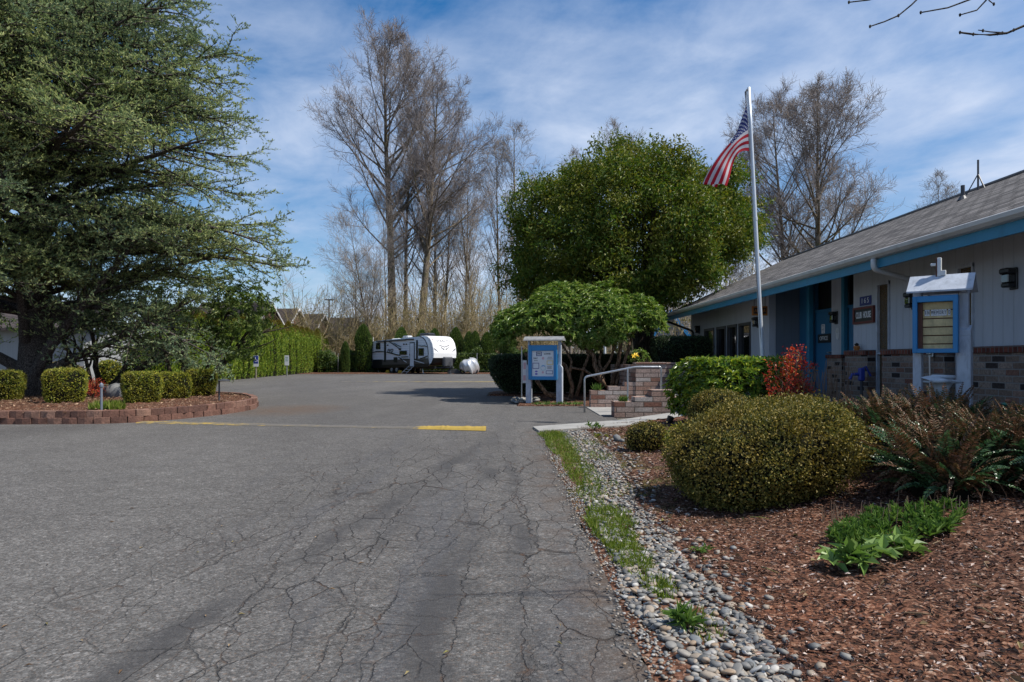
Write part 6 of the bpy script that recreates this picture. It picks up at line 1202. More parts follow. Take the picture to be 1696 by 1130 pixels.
g = np.random.default_rng(131); mb = MB()
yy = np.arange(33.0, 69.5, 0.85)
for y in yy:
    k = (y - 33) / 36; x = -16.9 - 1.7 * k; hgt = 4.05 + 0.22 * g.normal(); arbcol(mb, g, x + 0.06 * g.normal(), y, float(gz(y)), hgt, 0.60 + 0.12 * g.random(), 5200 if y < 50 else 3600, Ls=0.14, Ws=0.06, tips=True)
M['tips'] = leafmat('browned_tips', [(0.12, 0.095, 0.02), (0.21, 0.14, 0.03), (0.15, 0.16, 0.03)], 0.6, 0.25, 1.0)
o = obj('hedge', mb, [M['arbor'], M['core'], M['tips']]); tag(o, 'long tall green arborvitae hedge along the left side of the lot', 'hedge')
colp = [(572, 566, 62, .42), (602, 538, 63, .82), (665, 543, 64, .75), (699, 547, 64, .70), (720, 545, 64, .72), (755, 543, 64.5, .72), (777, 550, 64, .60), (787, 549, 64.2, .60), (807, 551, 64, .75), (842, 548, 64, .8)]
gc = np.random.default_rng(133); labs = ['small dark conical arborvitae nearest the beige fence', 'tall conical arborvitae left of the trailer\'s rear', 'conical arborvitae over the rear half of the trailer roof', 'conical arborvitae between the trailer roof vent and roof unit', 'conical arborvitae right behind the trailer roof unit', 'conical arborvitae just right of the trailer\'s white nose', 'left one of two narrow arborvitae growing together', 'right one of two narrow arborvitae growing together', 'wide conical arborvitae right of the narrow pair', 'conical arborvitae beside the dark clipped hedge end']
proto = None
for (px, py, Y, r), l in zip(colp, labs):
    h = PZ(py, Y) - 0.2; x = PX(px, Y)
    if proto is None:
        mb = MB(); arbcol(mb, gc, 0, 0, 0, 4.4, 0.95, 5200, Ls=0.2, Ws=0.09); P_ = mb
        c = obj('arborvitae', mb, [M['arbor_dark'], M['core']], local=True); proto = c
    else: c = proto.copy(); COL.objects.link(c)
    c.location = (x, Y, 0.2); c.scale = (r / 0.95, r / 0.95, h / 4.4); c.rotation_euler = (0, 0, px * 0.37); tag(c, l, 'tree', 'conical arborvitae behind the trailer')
# low dark growth along the wire fence
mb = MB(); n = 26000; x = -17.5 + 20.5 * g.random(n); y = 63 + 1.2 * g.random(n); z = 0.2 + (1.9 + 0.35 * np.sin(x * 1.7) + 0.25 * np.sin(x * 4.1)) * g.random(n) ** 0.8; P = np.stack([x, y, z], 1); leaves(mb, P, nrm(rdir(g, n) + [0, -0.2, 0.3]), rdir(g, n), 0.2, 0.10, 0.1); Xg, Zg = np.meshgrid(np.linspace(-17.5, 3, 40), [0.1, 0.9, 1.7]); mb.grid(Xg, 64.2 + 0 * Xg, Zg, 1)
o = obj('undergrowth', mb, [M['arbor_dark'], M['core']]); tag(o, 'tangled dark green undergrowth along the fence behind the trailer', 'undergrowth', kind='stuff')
t = empty('wire_fence', (-8, 62.6, 0.2), 'low wire fence with grey posts behind the parked trailer', 'fence')
for px in (603, 790, 830, 560, 700): mb = MB(); x = PX(px, 62.6); mb.tube([(x, 62.6, 0.1), (x, 62.6, 2.0)], 0.04, 7); obj('post', mb, M['galv'], t)
mb = MB(); [mb.tube([(-16, 62.6, z), (0.5, 62.6, z)], 0.007, 4) for z in (1.95, 0.4)]; obj('wire', mb, M['dkgrey'], t)
M['fencewood'] = simple('weathered_beige_boards', (0.30, 0.27, 0.19), 0.8, var=0.2, sc=5, dirt=0.4)
t = empty('board_fence', (PX(548, 66), 66, 0.2), 'short beige board fence panel at the far end of the tall hedge', 'fence')
for i, px in enumerate((541, 547, 553)): mb = MB(); x = PX(px, 66); mb.bbox(x - 0.17, 65.95, 0.1, x + 0.17, 66.0, PZ(580 + 1.5 * i, 66), 0.01); obj('board', mb, M['fencewood'], t)
for px, nm, l, m1 in ((424, 'parking', 'blue and white accessible parking sign on a post by the hedge', 0), (475, 'parking', 'white parking sign on a post by the hedge, farther of the two', 1)):
    Y = 44.2 if m1 == 0 else 50.0; x = PX(px, Y); zg = float(gz(Y)); t = empty('parking_sign', (x, Y, zg), l, 'sign', 'signs along the hedge'); zt_ = PZ(589, Y)
    mb = MB(); mb.bbox(x - 0.04, Y, zg, x + 0.04, Y + 0.05, zt_ - 0.1, 0.005); obj('post', mb, M['fencewood'] if m1 == 0 else M['galv'], t)
    mb = MB(); mb.bbox(x - 0.16, Y - 0.02, zt_ - 0.72, x + 0.16, Y - 0.003, zt_, 0.003); pl = obj('plate', mb, M['paper'], t)
    mb = MB()
    if m1 == 0:
        mb.box(x - 0.145, Y - 0.024, zt_ - 0.52, x + 0.145, Y - 0.021, zt_ - 0.02); obj('blue_field', mb, M['cob'], pl); mb = MB()
        an = np.linspace(-2.4, 1.0, 14); mb.tube([(x + 0.075 * math.cos(a), Y - 0.028, zt_ - 0.33 + 0.075 * math.sin(a)) for a in an], 0.012, 5); mb.tube([(x - 0.03, Y - 0.028, zt_ - 0.12), (x - 0.02, Y - 0.028, zt_ - 0.27), (x + 0.06, Y - 0.028, zt_ - 0.27), (x + 0.09, Y - 0.028, zt_ - 0.38)], 0.013, 5); mb.lathe([(0.001, -0.025), (0.025, 0), (0.001, 0.025)], (x - 0.03, Y - 0.028, zt_ - 0.09), 8); obj('wheelchair_symbol', mb, M['paper'], pl)
    else:
        for k in range(3): mb.box(x - 0.10, Y - 0.024, zt_ - 0.15 - 0.13 * k, x + 0.10, Y - 0.021, zt_ - 0.10 - 0.13 * k)
        obj('print', mb, simple('faded_green_print', (0.16, 0.30, 0.22), 0.7), pl)

# ================================================================ houses, pale building, lamp pole
M['brownwall'] = siding('brown_shingle_wall', (0.16, 0.085, 0.055), 0.4); M['tanwall'] = siding('tan_wall', (0.30, 0.26, 0.21), 0.3); M['tealwall'] = siding('teal_wall', (0.10, 0.22, 0.22), 0.3); M['trim'] = simple('white_trim', (0.62, 0.61, 0.6), 0.6); M['wglass'] = M['glass']
def house(gx, Y, zr, hw, eave, depth, wall, label, group=None, rz=0, roof='shingle_brown'):
    """gable end at x = gx facing +X, ridge along X at height zr, half width hw in Y"""
    t = empty('house', (gx, Y, 0.2), label, 'house', group, rz=rz); s_ = (zr - eave) / hw
    ox, oy = 0.0, 0.0
    mb = MB(); mb.box(-depth, -hw + 0.5, 0, -0.4, hw - 0.5, eave + 0.2); mb.prism([(-hw + 0.5, eave + 0.2), (hw - 0.5, eave + 0.2), (0, zr - 0.12)], lambda u, v, w_: (-0.4 - w_, u, v), depth - 0.5); obj('wall', mb, wall, t, local=True)
    mb = MB()
    for sg in (-1, 1):
        V = [(-depth - 0.4, 0, zr), (0.1, 0, zr), (0.1, sg * hw, eave), (-depth - 0.4, sg * hw, eave)]; V += [(x, y, z - 0.15) for x, y, z in V]; mb.add(V, [(0,1,2,3), (7,6,5,4), (0,4,5,1), (1,5,6,2), (2,6,7,3), (3,7,4,0)])
    ro = obj('roof', mb, M[roof], t, local=True); setuv(ro, lambda c: np.stack([c[:, 0], c[:, 1]], 1))
    mb = MB()
    for sg in (-1, 1):
        V = [(0.12, 0, zr + 0.04), (0.12, sg * (hw + 0.05), eave + 0.0), (0.12, sg * (hw + 0.05), eave - 0.28), (0.12, 0, zr - 0.26)]; V += [(x + 0.07, y, z) for x, y, z in V]; mb.add(V, [(0,1,2,3), (7,6,5,4), (0,4,5,1), (1,5,6,2), (2,6,7,3)])
    mb.box(-depth - 0.4, -hw - 0.08, eave - 0.2, 0.1, -hw - 0.002, eave + 0.02); obj('bargeboard', mb, M['trim'], t, local=True)
    mb = MB(); mb.bbox(-0.42, -0.7, eave - 1.6, -0.35, 0.7, eave - 0.2, 0.02); wf = obj('window', mb, M['trim'], t, local=True); mb = MB(); mb.box(-0.348, -0.58, eave - 1.5, -0.34, 0.58, eave - 0.3); p_ = obj('pane', mb, M['glass'], wf, local=True)
    mb = MB(); mb.tube([(0.05, -hw * 0.45, eave + s_ * hw * 0.45 - 0.25), (-0.4, -hw * 0.45, eave - 0.6)], 0.08, 5); mb.tube([(0.05, hw * 0.45, eave + s_ * hw * 0.45 - 0.25), (-0.4, hw * 0.45, eave - 0.6)], 0.08, 5); obj('eave_brackets', mb, M['trim'], t, local=True)
    return t
gh = 'townhouses behind the tall hedge'
for (px, py, Y, l) in ((449, 500, 88, 'brown townhouse largest and leftmost above the hedge, partly behind the cedar'), (495, 511, 100, 'second brown townhouse from the cedar, roof above the hedge'), (537, 520, 112, 'third brown townhouse, roof just above the far hedge end')):
    zr = PZ(py, Y) - 0.2; house(PX(px, Y), Y, zr, 4.6, zr - 3.4, 9, M['brownwall'], l, gh, R(-6))
Y = 118; house(PX(592, Y), Y, PZ(526, Y) - 0.2, 5.0, PZ(526, Y) - 3.6, 9, M['tanwall'], 'grey tan house with long brown roof behind bare saplings', gh, R(-6)); Y = 112; house(PX(612, Y), Y, PZ(534, Y) - 0.2, 3.6, PZ(534, Y) - 3.2, 4, M['tealwall'], 'small gabled house with teal trim left of the cottonwoods', gh, R(-20))
Y = 84; house(PX(566, Y), Y, PZ(552, Y) - 0.2, 2.4, PZ(552, Y) - 2.0, 5, M['brownwall'], 'little brown gabled shed beyond the beige fence', None, R(-50))
t = empty('lamp_pole', (PX(545, 96), 96, 0.2), 'dark parking lot lamp pole with crossarm above the far roofs', 'lamp pole')
x, Y = PX(545, 96), 96; mb = MB(); mb.tube([(x, Y, 0.2), (x, Y, PZ(497, Y))], 0.11, 6); obj('pole', mb, M['dkgrey'], t); mb = MB(); z = PZ(497, Y); mb.bbox(x - 0.6, Y - 0.1, z - 0.05, x + 0.6, Y + 0.1, z + 0.12, 0.02); obj('lamp_head', mb, M['dkgrey'], t)
# pale low building behind the cedar
t = empty('pale_building', (-30, 42, 0.15), 'low pale building partly hidden behind the cedar trunk', 'building')
mb = MB(); mb.box(-44, 40, 0.1, -24.8, 52, 3.2); obj('wall', mb, M['siding_white'], t)
mb = MB(); V = [(-45, 39.3, 3.2), (-24.2, 39.3, 3.2), (-24.2, 46, 5.0), (-45, 46, 5.0)]; V += [(x, y, z - 0.15) for x, y, z in V]; mb.add(V, [(0,1,2,3), (7,6,5,4), (0,4,5,1), (1,5,6,2), (2,6,7,3), (3,7,4,0)]); ro = obj('roof', mb, M['shingle_brown'], t); setuv(ro, lambda c: c[:, :2])
mb = MB(); mb.box(-36, 39.93, 0.15, -30.2, 39.99, 2.5); dr = obj('garage_door', mb, simple('blue_grey_door', (0.22, 0.26, 0.31), 0.6), t); mb = MB(); mb.box(-30.1, 39.9, 0.15, -29.9, 39.99, 2.6); mb.box(-31.6, 39.9, 0.15, -31.45, 39.99, 2.5); obj('door_post', mb, M['dkgrey'], dr)
mb = MB(); mb.box(-29.2, 39.8, 0.12, -24.82, 39.99, 1.0); obj('brick_base', mb, M['brick'], t)
def rndshrub(px, Y, r, h, label, seed, mat='boxwood'): return clipped('round_shrub', (PX(px, Y), Y, float(gz(Y))), (r, r, h / 2), 0, 2600, 0.09, 0.06, M[mat], label, 'shrub', None, 0.75, 0.9, seed, 0.06, 3, 0.03)
rndshrub(182, 35, 0.55, 1.25, 'round yellow green shrub glimpsed under the cedar before the pale building', 141); rndshrub(232, 37, 0.8, 2.0, 'loose green shrub glimpsed between dark stems under the cedar', 142, 'arbor'); rndshrub(100, 34, 0.9, 1.1, 'low shrub in front of the pale building wall', 143, 'azalea')
mb = MB(); Xg, Yg = np.meshgrid(np.linspace(-48, -17.5, 30), np.linspace(33.5, 40, 8)); mb.grid(Xg, Yg, gz(Yg) + 0.03 + 0.05 * np.random.default_rng(1).random(Xg.shape)); struct('lawn', mb, M['ground'], True)
# small gabled building past the clubhouse
Y = 52; xa, za = PX(1111, Y), PZ(513, Y); t = empty('gabled_outbuilding', (xa, Y, 0.2), 'small grey gabled building with bright blue bargeboards past the clubhouse corner', 'building'); hw = 1.75; ze = PZ(562, Y)
mb = MB(); mb.box(xa - 1.4, Y + 0.5, 0.1, xa + 9, Y + 8, ze); mb.prism([(-1.5, ze), (1.5, ze), (0, za - 0.3)], lambda u, v, w_: (xa + u, Y + 0.5 + w_, v), 0.2); obj('wall', mb, M['siding_white'], t)
mb = MB(); mb.box(xa - 1.2, Y + 0.45, 0.2, xa + 1.2, Y + 0.49, ze - 0.1); obj('porch_shade', mb, M['dark'], t)  # flat dark panel painted in for the shade under the porch
mb = MB()
for sg in (-1, 1): V = [(xa, Y, za), (xa + sg * hw, Y, ze - 0.1), (xa + sg * hw, Y + 6, ze - 0.1), (xa, Y + 6, za)]; V += [(x, y, z - 0.12) for x, y, z in V]; mb.add(V, [(0,1,2,3), (7,6,5,4), (0,4,5,1), (1,5,6,2), (2,6,7,3), (3,7,4,0)])
mb.add([(xa + 0.2, Y + 1.2, za - 0.15), (xa + 10, Y + 1.2, za - 0.2), (xa + 10, Y + 0.3, ze), (xa + 1.6, Y + 0.3, ze), (xa + 0.2, Y + 4, za + 0.9), (xa + 10, Y + 4, za + 0.9)], [(3, 2, 1, 0), (0, 1, 5, 4)]); ro = obj('roof', mb, M['shingle'], t); setuv(ro, lambda c: c[:, [0, 2]])
mb = MB()
for sg in (-1, 1): V = [(xa, Y - 0.05, za + 0.03), (xa + sg * hw * 1.04, Y - 0.05, ze - 0.13), (xa + sg * hw * 1.04, Y - 0.05, ze - 0.55), (xa, Y - 0.05, za - 0.42)]; V += [(x, y - 0.06, z) for x, y, z in V]; mb.add(V, [(0,1,2,3), (7,6,5,4), (0,4,5,1), (1,5,6,2), (2,6,7,3)])
obj('bargeboard', mb, M['blue'], t)
mb = MB(); mb.box(xa + 0.35, Y + 0.42, ze + 0.3, xa + 0.62, Y + 0.49, ze + 0.62); obj('vent', mb, M['dkgrey'], t)
x, Y = PX(1002, 40), 40; mb = MB(); mb.tube([(x, Y, 0.1), (x, Y, PZ(556, Y))], 0.07, 8); mb.lathe([(0.13, 0), (0.13, 0.25), (0.02, 0.3)], (x, Y, PZ(556, Y)), 8); o = obj('lamp_post', mb, M['white'], origin=(x, Y, 0.1)); tag(o, 'white lamp post seen between the tan stems behind the low hedge', 'lamp post')

# ================================================================ yellow hump across the drive
mb = MB(); nx, ns = 160, 9; xs = np.linspace(-7.75, -0.40, nx); prof = np.linspace(-1, 1, ns); g = np.random.default_rng(151)
Xg = np.repeat(xs[None], ns, 0); yc = np.interp(xs, [-7.75, -0.4], [14.45, 12.85]); wd_ = np.interp(xs, [-7.75, -2, -1.4, -0.4], [0.30, 0.22, 0.22, 0.24]); hh = np.interp(xs, [-7.75, -2.2, -1.2, -0.4], [0.018, 0.022, 0.06, 0.062]) * (0.8 + 0.25 * g.random(nx)); Yg = yc[None] + prof[:, None] * wd_[None] * 0.75; Zg = 0.004 + hh[None] * np.clip(1.35 * (1 - np.abs(prof[:, None]) ** 2.5), 0, 1); mb.grid(Xg, Yg, Zg)
mb.add([(-0.40, yc[-1] + p * 0.18, 0.004 + hh[-1] * min(1, 1.35 * (1 - abs(p) ** 2.5)) * k) for k in (1, 0) for p in prof], [(i, i + 1, ns + i + 1, ns + i) for i in range(ns - 1)])
o = obj('speed_hump', mb, M['hump'], origin=(-4, 13.6, 0.004)); tag(o, 'low worn speed hump across the drive, bright yellow at its right end', 'speed hump')
t = empty('spotlight', (PX(1108, 12.9), 12.9, 0.05), 'small black garden spotlight beside the concrete walk', 'spotlight'); x = PX(1108, 12.9); mb = MB(); mb.tube([(x, 12.9, 0.0), (x, 12.9, 0.10)], 0.012, 6); obj('stake', mb, M['black'], t); mb = MB(); mb.tube([(x - 0.02, 12.9, 0.09), (x + 0.03, 12.86, 0.25)], [0.05, 0.065], 10); obj('lamp_housing', mb, M['black'], t)
mb = MB(); V_, F_ = ICO1; [mb.add(V_ * [a, b_, c_] + [x_, y_, z_], F_) for a, b_, c_, x_, y_, z_ in ((0.07, 0.06, 0.035, PX(1148, 10), 10, 0.14),)]; o = obj('pale_stone', mb, M['paper'], smooth=True, origin=(PX(1148, 10), 10, 0.12)); tag(o, 'single pale stone in the yellow green shrub by the walk', 'stone')
mb = MB(); blobs(mb, ICO1, np.array([[PX(1022, 10.8), 10.8, 0.08], [PX(1030, 10.7), 10.7, 0.05]]), np.array([[0.09, 0.07, 0.06], [0.06, 0.05, 0.04]]), np.random.default_rng(2)); o = obj('stone_pair', mb, M['rock'], smooth=True); tag(o, 'pair of grey stones left of the little rounded shrub', 'stones', kind='stuff')
# ================================================================ travel trailer
PH = R(47); ca, sa = math.cos(PH), -math.sin(PH); hl = 4.9; Fr = np.array([-5.15, 57.0]); C2 = Fr - np.array([ca, sa]) * hl
t = empty('travel_trailer', (C2[0], C2[1], 0.22), 'white and grey travel trailer parked across the far edge of the lot', 'trailer', rz=-PH); TR = t
nrmv = np.array([sa, -ca]); SD = 1.24      # towards the camera side
def side_x(px):    # local x on the visible side for a photograph column
    k = (px - VX) / F; A = C2 + nrmv * SD; return (k * A[1] - A[0]) / (ca - k * sa)
TILT = 0.022
def side_z(px, py):
    x = side_x(px); Y = C2[1] + nrmv[1] * SD + sa * x; return PZ(py, Y) - 0.22 - TILT * x
def rvsiding():
    m, nt, b, o = newmat('trailer_siding'); v = coords(nt); sp = N(nt, 'ShaderNodeSeparateXYZ'); LK(nt, v, sp.inputs[0]); q = math_(nt, 'FRACT', math_(nt, 'DIVIDE', sp.outputs[2], 0.16)); s_ = math_(nt, 'ABSOLUTE', math_(nt, 'SUBTRACT', q, 0.5)); gr = mapr(nt, s_, 0.0, 0.13, 1, 0)
    LK(nt, mixc(nt, gr, (0.74, 0.77, 0.80), (0.44, 0.47, 0.51)), b.inputs['Base Color']); b.inputs['Roughness'].default_value = 0.35; bump(nt, gr, 0.8, 0.02, b); return m
M['rvside'] = rvsiding(); M['rvwhite'] = simple('glossy_white_fibreglass', (0.86, 0.86, 0.85), 0.22, var=0.02, sc=1); M['rvgrey'] = simple('trailer_graphite', (0.085, 0.080, 0.075), 0.4); M['rvblack'] = simple('trailer_black', (0.012, 0.013, 0.016), 0.35); M['rubber'] = simple('tyre_rubber', (0.015, 0.015, 0.015), 0.8); M['rvdoor'] = simple('trailer_door_white', (0.62, 0.65, 0.68), 0.35); M['chock'] = simple('yellow_plastic', (0.62, 0.36, 0.03), 0.5)
zb, zr_ = 0.62, 2.98
nose = [(3.55, 3.10), (4.0, 3.02), (4.35, 2.82), (4.62, 2.48), (4.78, 2.05), (4.84, 1.6), (4.80, 1.22)]
low = [(4.76, 1.20), (4.55, 0.85), (4.2, 0.62)]
sh = lambda x: TILT * x
prof = [(-4.85, zb), ] + low[::-1] + nose[::-1] + [(2.6, 3.08), (-4.85, zr_)]
n = len(prof); mb = MB(); V = [(x, -SD + 0.04, z + sh(x)) for x, z in prof] + [(x, SD - 0.04, z + sh(x)) for x, z in prof]
mb.f.append((np.array([[i for i in range(n)]], np.int64), 0)); mb.f.append((np.array([[2*n - 1 - i for i in range(n)]], np.int64), 0)); mb.v.append(np.array(V)); mb.n = 2 * n
mats_ = [2] + [2] * 3 + [1] * (len(nose)) + [1] * 2
for i in range(n):
    j = (i + 1) % n; mb.f.append((np.array([[i, n + i, n + j, j]], np.int64), mats_[i] if i < len(mats_) else 1))
obj('body', mb, [M['rvside'], M['rvwhite'], M['rvblack']], t, local=True)
# white cap that wraps the nose, set proud of the side
def capmesh():
    mb = MB(); outer = nose; inner = [(2.95, 3.10), (3.40, 2.98), (3.75, 2.74), (4.0, 2.4), (4.13, 2.0), (4.18, 1.6), (4.16, 1.22)]
    Vo = []; k = len(outer)
    for y in (-SD - 0.012, SD + 0.012): Vo += [(x, y * 0.985, z + sh(x) + 0.012) for x, z in inner] + [(x + 0.03, y * 0.93, z + sh(x) + 0.015) for x, z in outer]
    for s_ in (0, 2 * k): mb.f.append((np.array([[s_ + i, s_ + i + 1, s_ + k + i + 1, s_ + k + i] for i in range(k - 1)], np.int64), 0))
    mb.f.append((np.array([[k + i, k + i + 1, 3 * k + i + 1, 3 * k + i] for i in range(k - 1)], np.int64), 0)); mb.f.append((np.array([[0, k, 3 * k, 2 * k]], np.int64), 0)); mb.v.append(np.array(Vo)); mb.n = len(Vo); return mb
cap = obj('front_cap', capmesh(), M['rvwhite'], t, local=True, smooth=False)
def sp_(mb, px0, py0, px1, py1, d=0.012, b=0.006, y0=None):     # flat plate on the visible side between photo corners
    x0, x1 = side_x(px0), side_x(px1); z1, z0 = side_z(px0, py0), side_z(px1, py1); z0 = z0 + TILT * (x0 + x1) / 2; z1 = z1 + TILT * (x0 + x1) / 2; mb.bbox(x0, -SD - d, z0, x1, -SD + 0.03, z1, b); return mb
mb = MB()
x0, x1 = side_x(615.5), 4.12; mb.prism([(x0, zb + sh(x0)), (x1 + 0.2, zb + sh(x1)), (x1, 1.22 + sh(x1)), (x0, 1.22 + sh(x0))], lambda u, v, w_: (u, -SD + 0.035 - w_, v), 0.045); obj('lower_band', mb, M['rvgrey'], t, local=True)
mb = MB(); mb.prism([(x0, zb - 0.12 + sh(x0)), (x1, zb - 0.12 + sh(x1)), (x1 + 0.2, zb + 0.16 + sh(x1)), (x0, zb + 0.16 + sh(x0))], lambda u, v, w_: (u, -SD + 0.03 - w_, v), 0.045); obj('skirt', mb, M['rvblack'], t, local=True)
for a_, b_ in ((636.2, 639), (689.2, 691.6)): obj('trim_strip', sp_(MB(), a_, 563.5, b_, 600, 0.018), M['rvblack'], t, local=True)
obj('trim_strip', sp_(MB(), 615, 565.5, 616.3, 606, 0.018), M['rvblack'], t, local=True)
mb = MB(); k = np.linspace(-4.85, 3.3, 8); [mb.bbox(k[i], -SD - 0.10, 2.86 + sh(k[i]) + 0.0 + 0.02 * i * 0, k[i+1], -SD + 0.02, 2.97 + sh(k[i]), 0.03) for i in range(1, 6)]; obj('awning', mb, M['rvblack'], t, local=True)
inner = [(2.95, 3.10), (3.40, 2.98), (3.75, 2.74), (4.0, 2.4), (4.13, 2.0), (4.18, 1.6), (4.16, 1.22)]; mb = MB(); mb.tube([(x, -SD - 0.01, z + sh(x)) for x, z in inner], 0.035, 6); obj('cap_trim', mb, M['rvblack'], t, local=True)
for (a, b_, c, d_) in ((622.5, 568.5, 629.6, 578.5), (661.5, 581.5, 673.5, 587.5), (693, 577, 701.5, 589)):
    wf = obj('window', sp_(MB(), a, b_, c, d_, 0.02, 0.02), M['rvblack'], t, local=True); obj('pane', sp_(MB(), a + 0.7, b_ + 0.8, c - 0.7, d_ - 0.8, 0.024, 0.01), M['glass'], wf, local=True)
d0 = obj('door', sp_(MB(), 678.6, 567.3, 686.3, 607.5, 0.02, 0.01), M['rvblack'], t, local=True); obj('door_panel', sp_(MB(), 679.3, 569, 685.6, 606.5, 0.03, 0.01), M['rvdoor'], d0, local=True); obj('handle', sp_(MB(), 678.4, 586, 679.6, 589, 0.05, 0.01), M['rvblack'], d0, local=True)
obj('storage_hatch', sp_(MB(), 617.5, 596, 633.5, 606.5, 0.018, 0.01), M['rvblack'], t, local=True); obj('fridge_vent', sp_(MB(), 652, 592, 658, 600.5, 0.02, 0.01), M['rvblack'], t, local=True); obj('speaker_port', sp_(MB(), 660.5, 577, 664, 579.8, 0.03, 0.01), M['rvblack'], t, local=True)
for (a, b_, c, d_) in ((641, 571, 642.8, 572.8), (667.8, 569.5, 669.6, 571.5), (672, 569.5, 673.6, 571.2)): obj('marker_lamp', sp_(MB(), a, b_, c, d_, 0.02, 0.005), M['rvblack'], t, local=True)
def swoosh(pts, w_, mat='rvblack', d=0.016):     # painted stripe on the side
    mb = MB(); P = [(side_x(a), side_z(a, b_)) for a, b_ in pts]; k = len(P); th = [0.55 * w_ * math.sin(math.pi * (i + 0.6) / (k + 0.2)) + 0.008 for i in range(k)]; V = [(x, -SD - d, z + sh(x) + h_) for (x, z), h_ in zip(P, th)] + [(x, -SD - d, z + sh(x) - h_) for (x, z), h_ in zip(P, th)] ; V += [(x, -SD + 0.02, z) for x, y, z in V]
    for i in range(k - 1): mb.f.append((np.array([[i, k + i, k + i + 1, i + 1], [2*k + i, 2*k + i + 1, i + 1, i], [k + i, 3*k + i, 3*k + i + 1, k + i + 1]], np.int64), 0))
    mb.v.append(np.array(V)); mb.n = len(V); obj('stripe', mb, M[mat], t, local=True)
swoosh([(616, 584.5), (622, 582.8), (630, 582.2), (636, 582.6)], 0.06); swoosh([(640, 583.8), (648, 585), (656, 587.5), (663, 588.8)], 0.08); swoosh([(644, 566), (650, 569.5), (656, 573.5), (661, 577.5)], 0.07); swoosh([(652, 568.5), (658, 571.8), (665, 575)], 0.04); swoosh([(660, 592), (665, 595), (670, 599.5)], 0.10); swoosh([(664, 591.5), (670, 591.3), (676, 591)], 0.05); swoosh([(667, 594.5), (675, 594.8), (684, 595.5), (690, 596)], 0.05); swoosh([(684, 598.5), (692, 598), (702, 597.5)], 0.05); swoosh([(686, 597), (694, 599.5), (703, 602)], 0.045, 'rvdoor', 0.03); swoosh([(668, 597), (674, 600.5)], 0.05, 'rvdoor', 0.03)
swoosh([(693, 572.5), (698, 573.5), (703, 573), (708, 574.5)], 0.05); swoosh([(696, 594), (703, 592), (708.5, 589.5)], 0.06)
mb = MB(); x0 = side_x(646); add_text(mb, 'EVO', (x0, -SD - 0.014, side_z(646, 581.2) + sh(x0)), (1, 0, 0), (0, 0, 1), 0.42, shear=0.3, fit=0.95, bold=0.01); obj('side_lettering', mb, M['rvblack'], t, local=True)
# front graphics follow the curved nose
def nosept(v, y):    # v 0 top .. 1 bottom along the outer cap curve
    P = np.array([(x + 0.03, z + sh(x) + 0.015) for x, z in nose]); d = np.concatenate([[0], np.cumsum(np.linalg.norm(np.diff(P, axis=0), axis=1))]); s_ = v * d[-1]; x = np.interp(s_, d, P[:, 0]); z = np.interp(s_, d, P[:, 1]); return np.array([x + 0.012, y, z])
def decal(poly, mat, nm):
    mb = MB(); V = [nosept(v, y) for v, y in poly]; V2 = [p - np.array([0.02, 0, 0]) for p in V]; k = len(V); n0 = 0; mb.v.append(np.array(V + V2)); mb.n = 2 * k; mb.f.append((np.array([list(range(k))], np.int64), 0)); mb.f.append((np.array([(i, (i+1) % k, k + (i+1) % k, k + i) for i in range(k)], np.int64), 0)); obj(nm, mb, mat, t, local=True)
M['decalgrey'] = simple('grey_decal', (0.16, 0.16, 0.17), 0.4)
for s_ in (-1, 1):
    decal([(0.56, 0.55 * s_), (0.63, 0.0), (0.66, 0.0), (0.60, 0.5 * s_)], M['decalgrey'], 'front_chevron'); decal([(0.63, 0.42 * s_), (0.72, 0.08 * s_), (0.75, 0.08 * s_), (0.67, 0.40 * s_)], M['rvblack'], 'front_chevron')
    decal([(0.68, 1.10 * s_), (0.74, 0.9 * s_), (0.83, 0.68 * s_), (0.77, 0.9 * s_), (0.74, 1.1 * s_)], M['decalgrey'], 'front_stripe')
mb = MB(); V, Fs = text_mb('STEALTH', 0.34, shear=0.25, fit=1.45, bold=0.006); P0 = nosept(0.42, 0); P1_ = nosept(0.50, 0); up = nrm(P0 - P1_)
W = P0[None] + V[:, :1] * np.array([0, 1, 0]) + V[:, 1:2] * up + (V[:, 2:3] + 0.008) * np.cross(np.array([0, 1, 0]), up); mb.v.append(W); mb.n = len(W); [mb.f.append((np.array([f], np.int64), 0)) for f in Fs]; obj('front_lettering', mb, M['decalgrey'], t, local=True)
for y in (-0.98, 0.98): mb = MB(); p = nosept(0.36, y); mb.bbox(p[0] - 0.03, y - 0.06, p[2] - 0.03, p[0] + 0.03, y + 0.06, p[2] + 0.03, 0.01); obj('marker_lamp', mb, simple('red_lamp', (0.35, 0.03, 0.02), 0.3), t, local=True)
def onroof(px, w_, h_, L, mat, nm, b=0.08, y=-0.3):
    x = side_x(px); z = 2.98 + sh(x); mb = MB(); mb.bbox(x - L / 2, y - w_ / 2, z - 0.02, x + L / 2, y + w_ / 2, z + h_, b); obj(nm, mb, mat, t, local=True)
onroof(645, 0.7, 0.16, 1.1, M['rvwhite'], 'roof_vent', 0.07); onroof(660.5, 0.7, 0.34, 0.8, M['galv'], 'roof_vent', 0.12); onroof(693, 0.9, 0.42, 1.25, M['rvblack'], 'air_conditioner', 0.12)
mb = MB(); mb.tube([(-4.7, -1.0, 2.9), (-4.7, -1.0, 3.3)], 0.02, 5); obj('plumbing_vent', mb, M['rvwhite'], t, local=True)
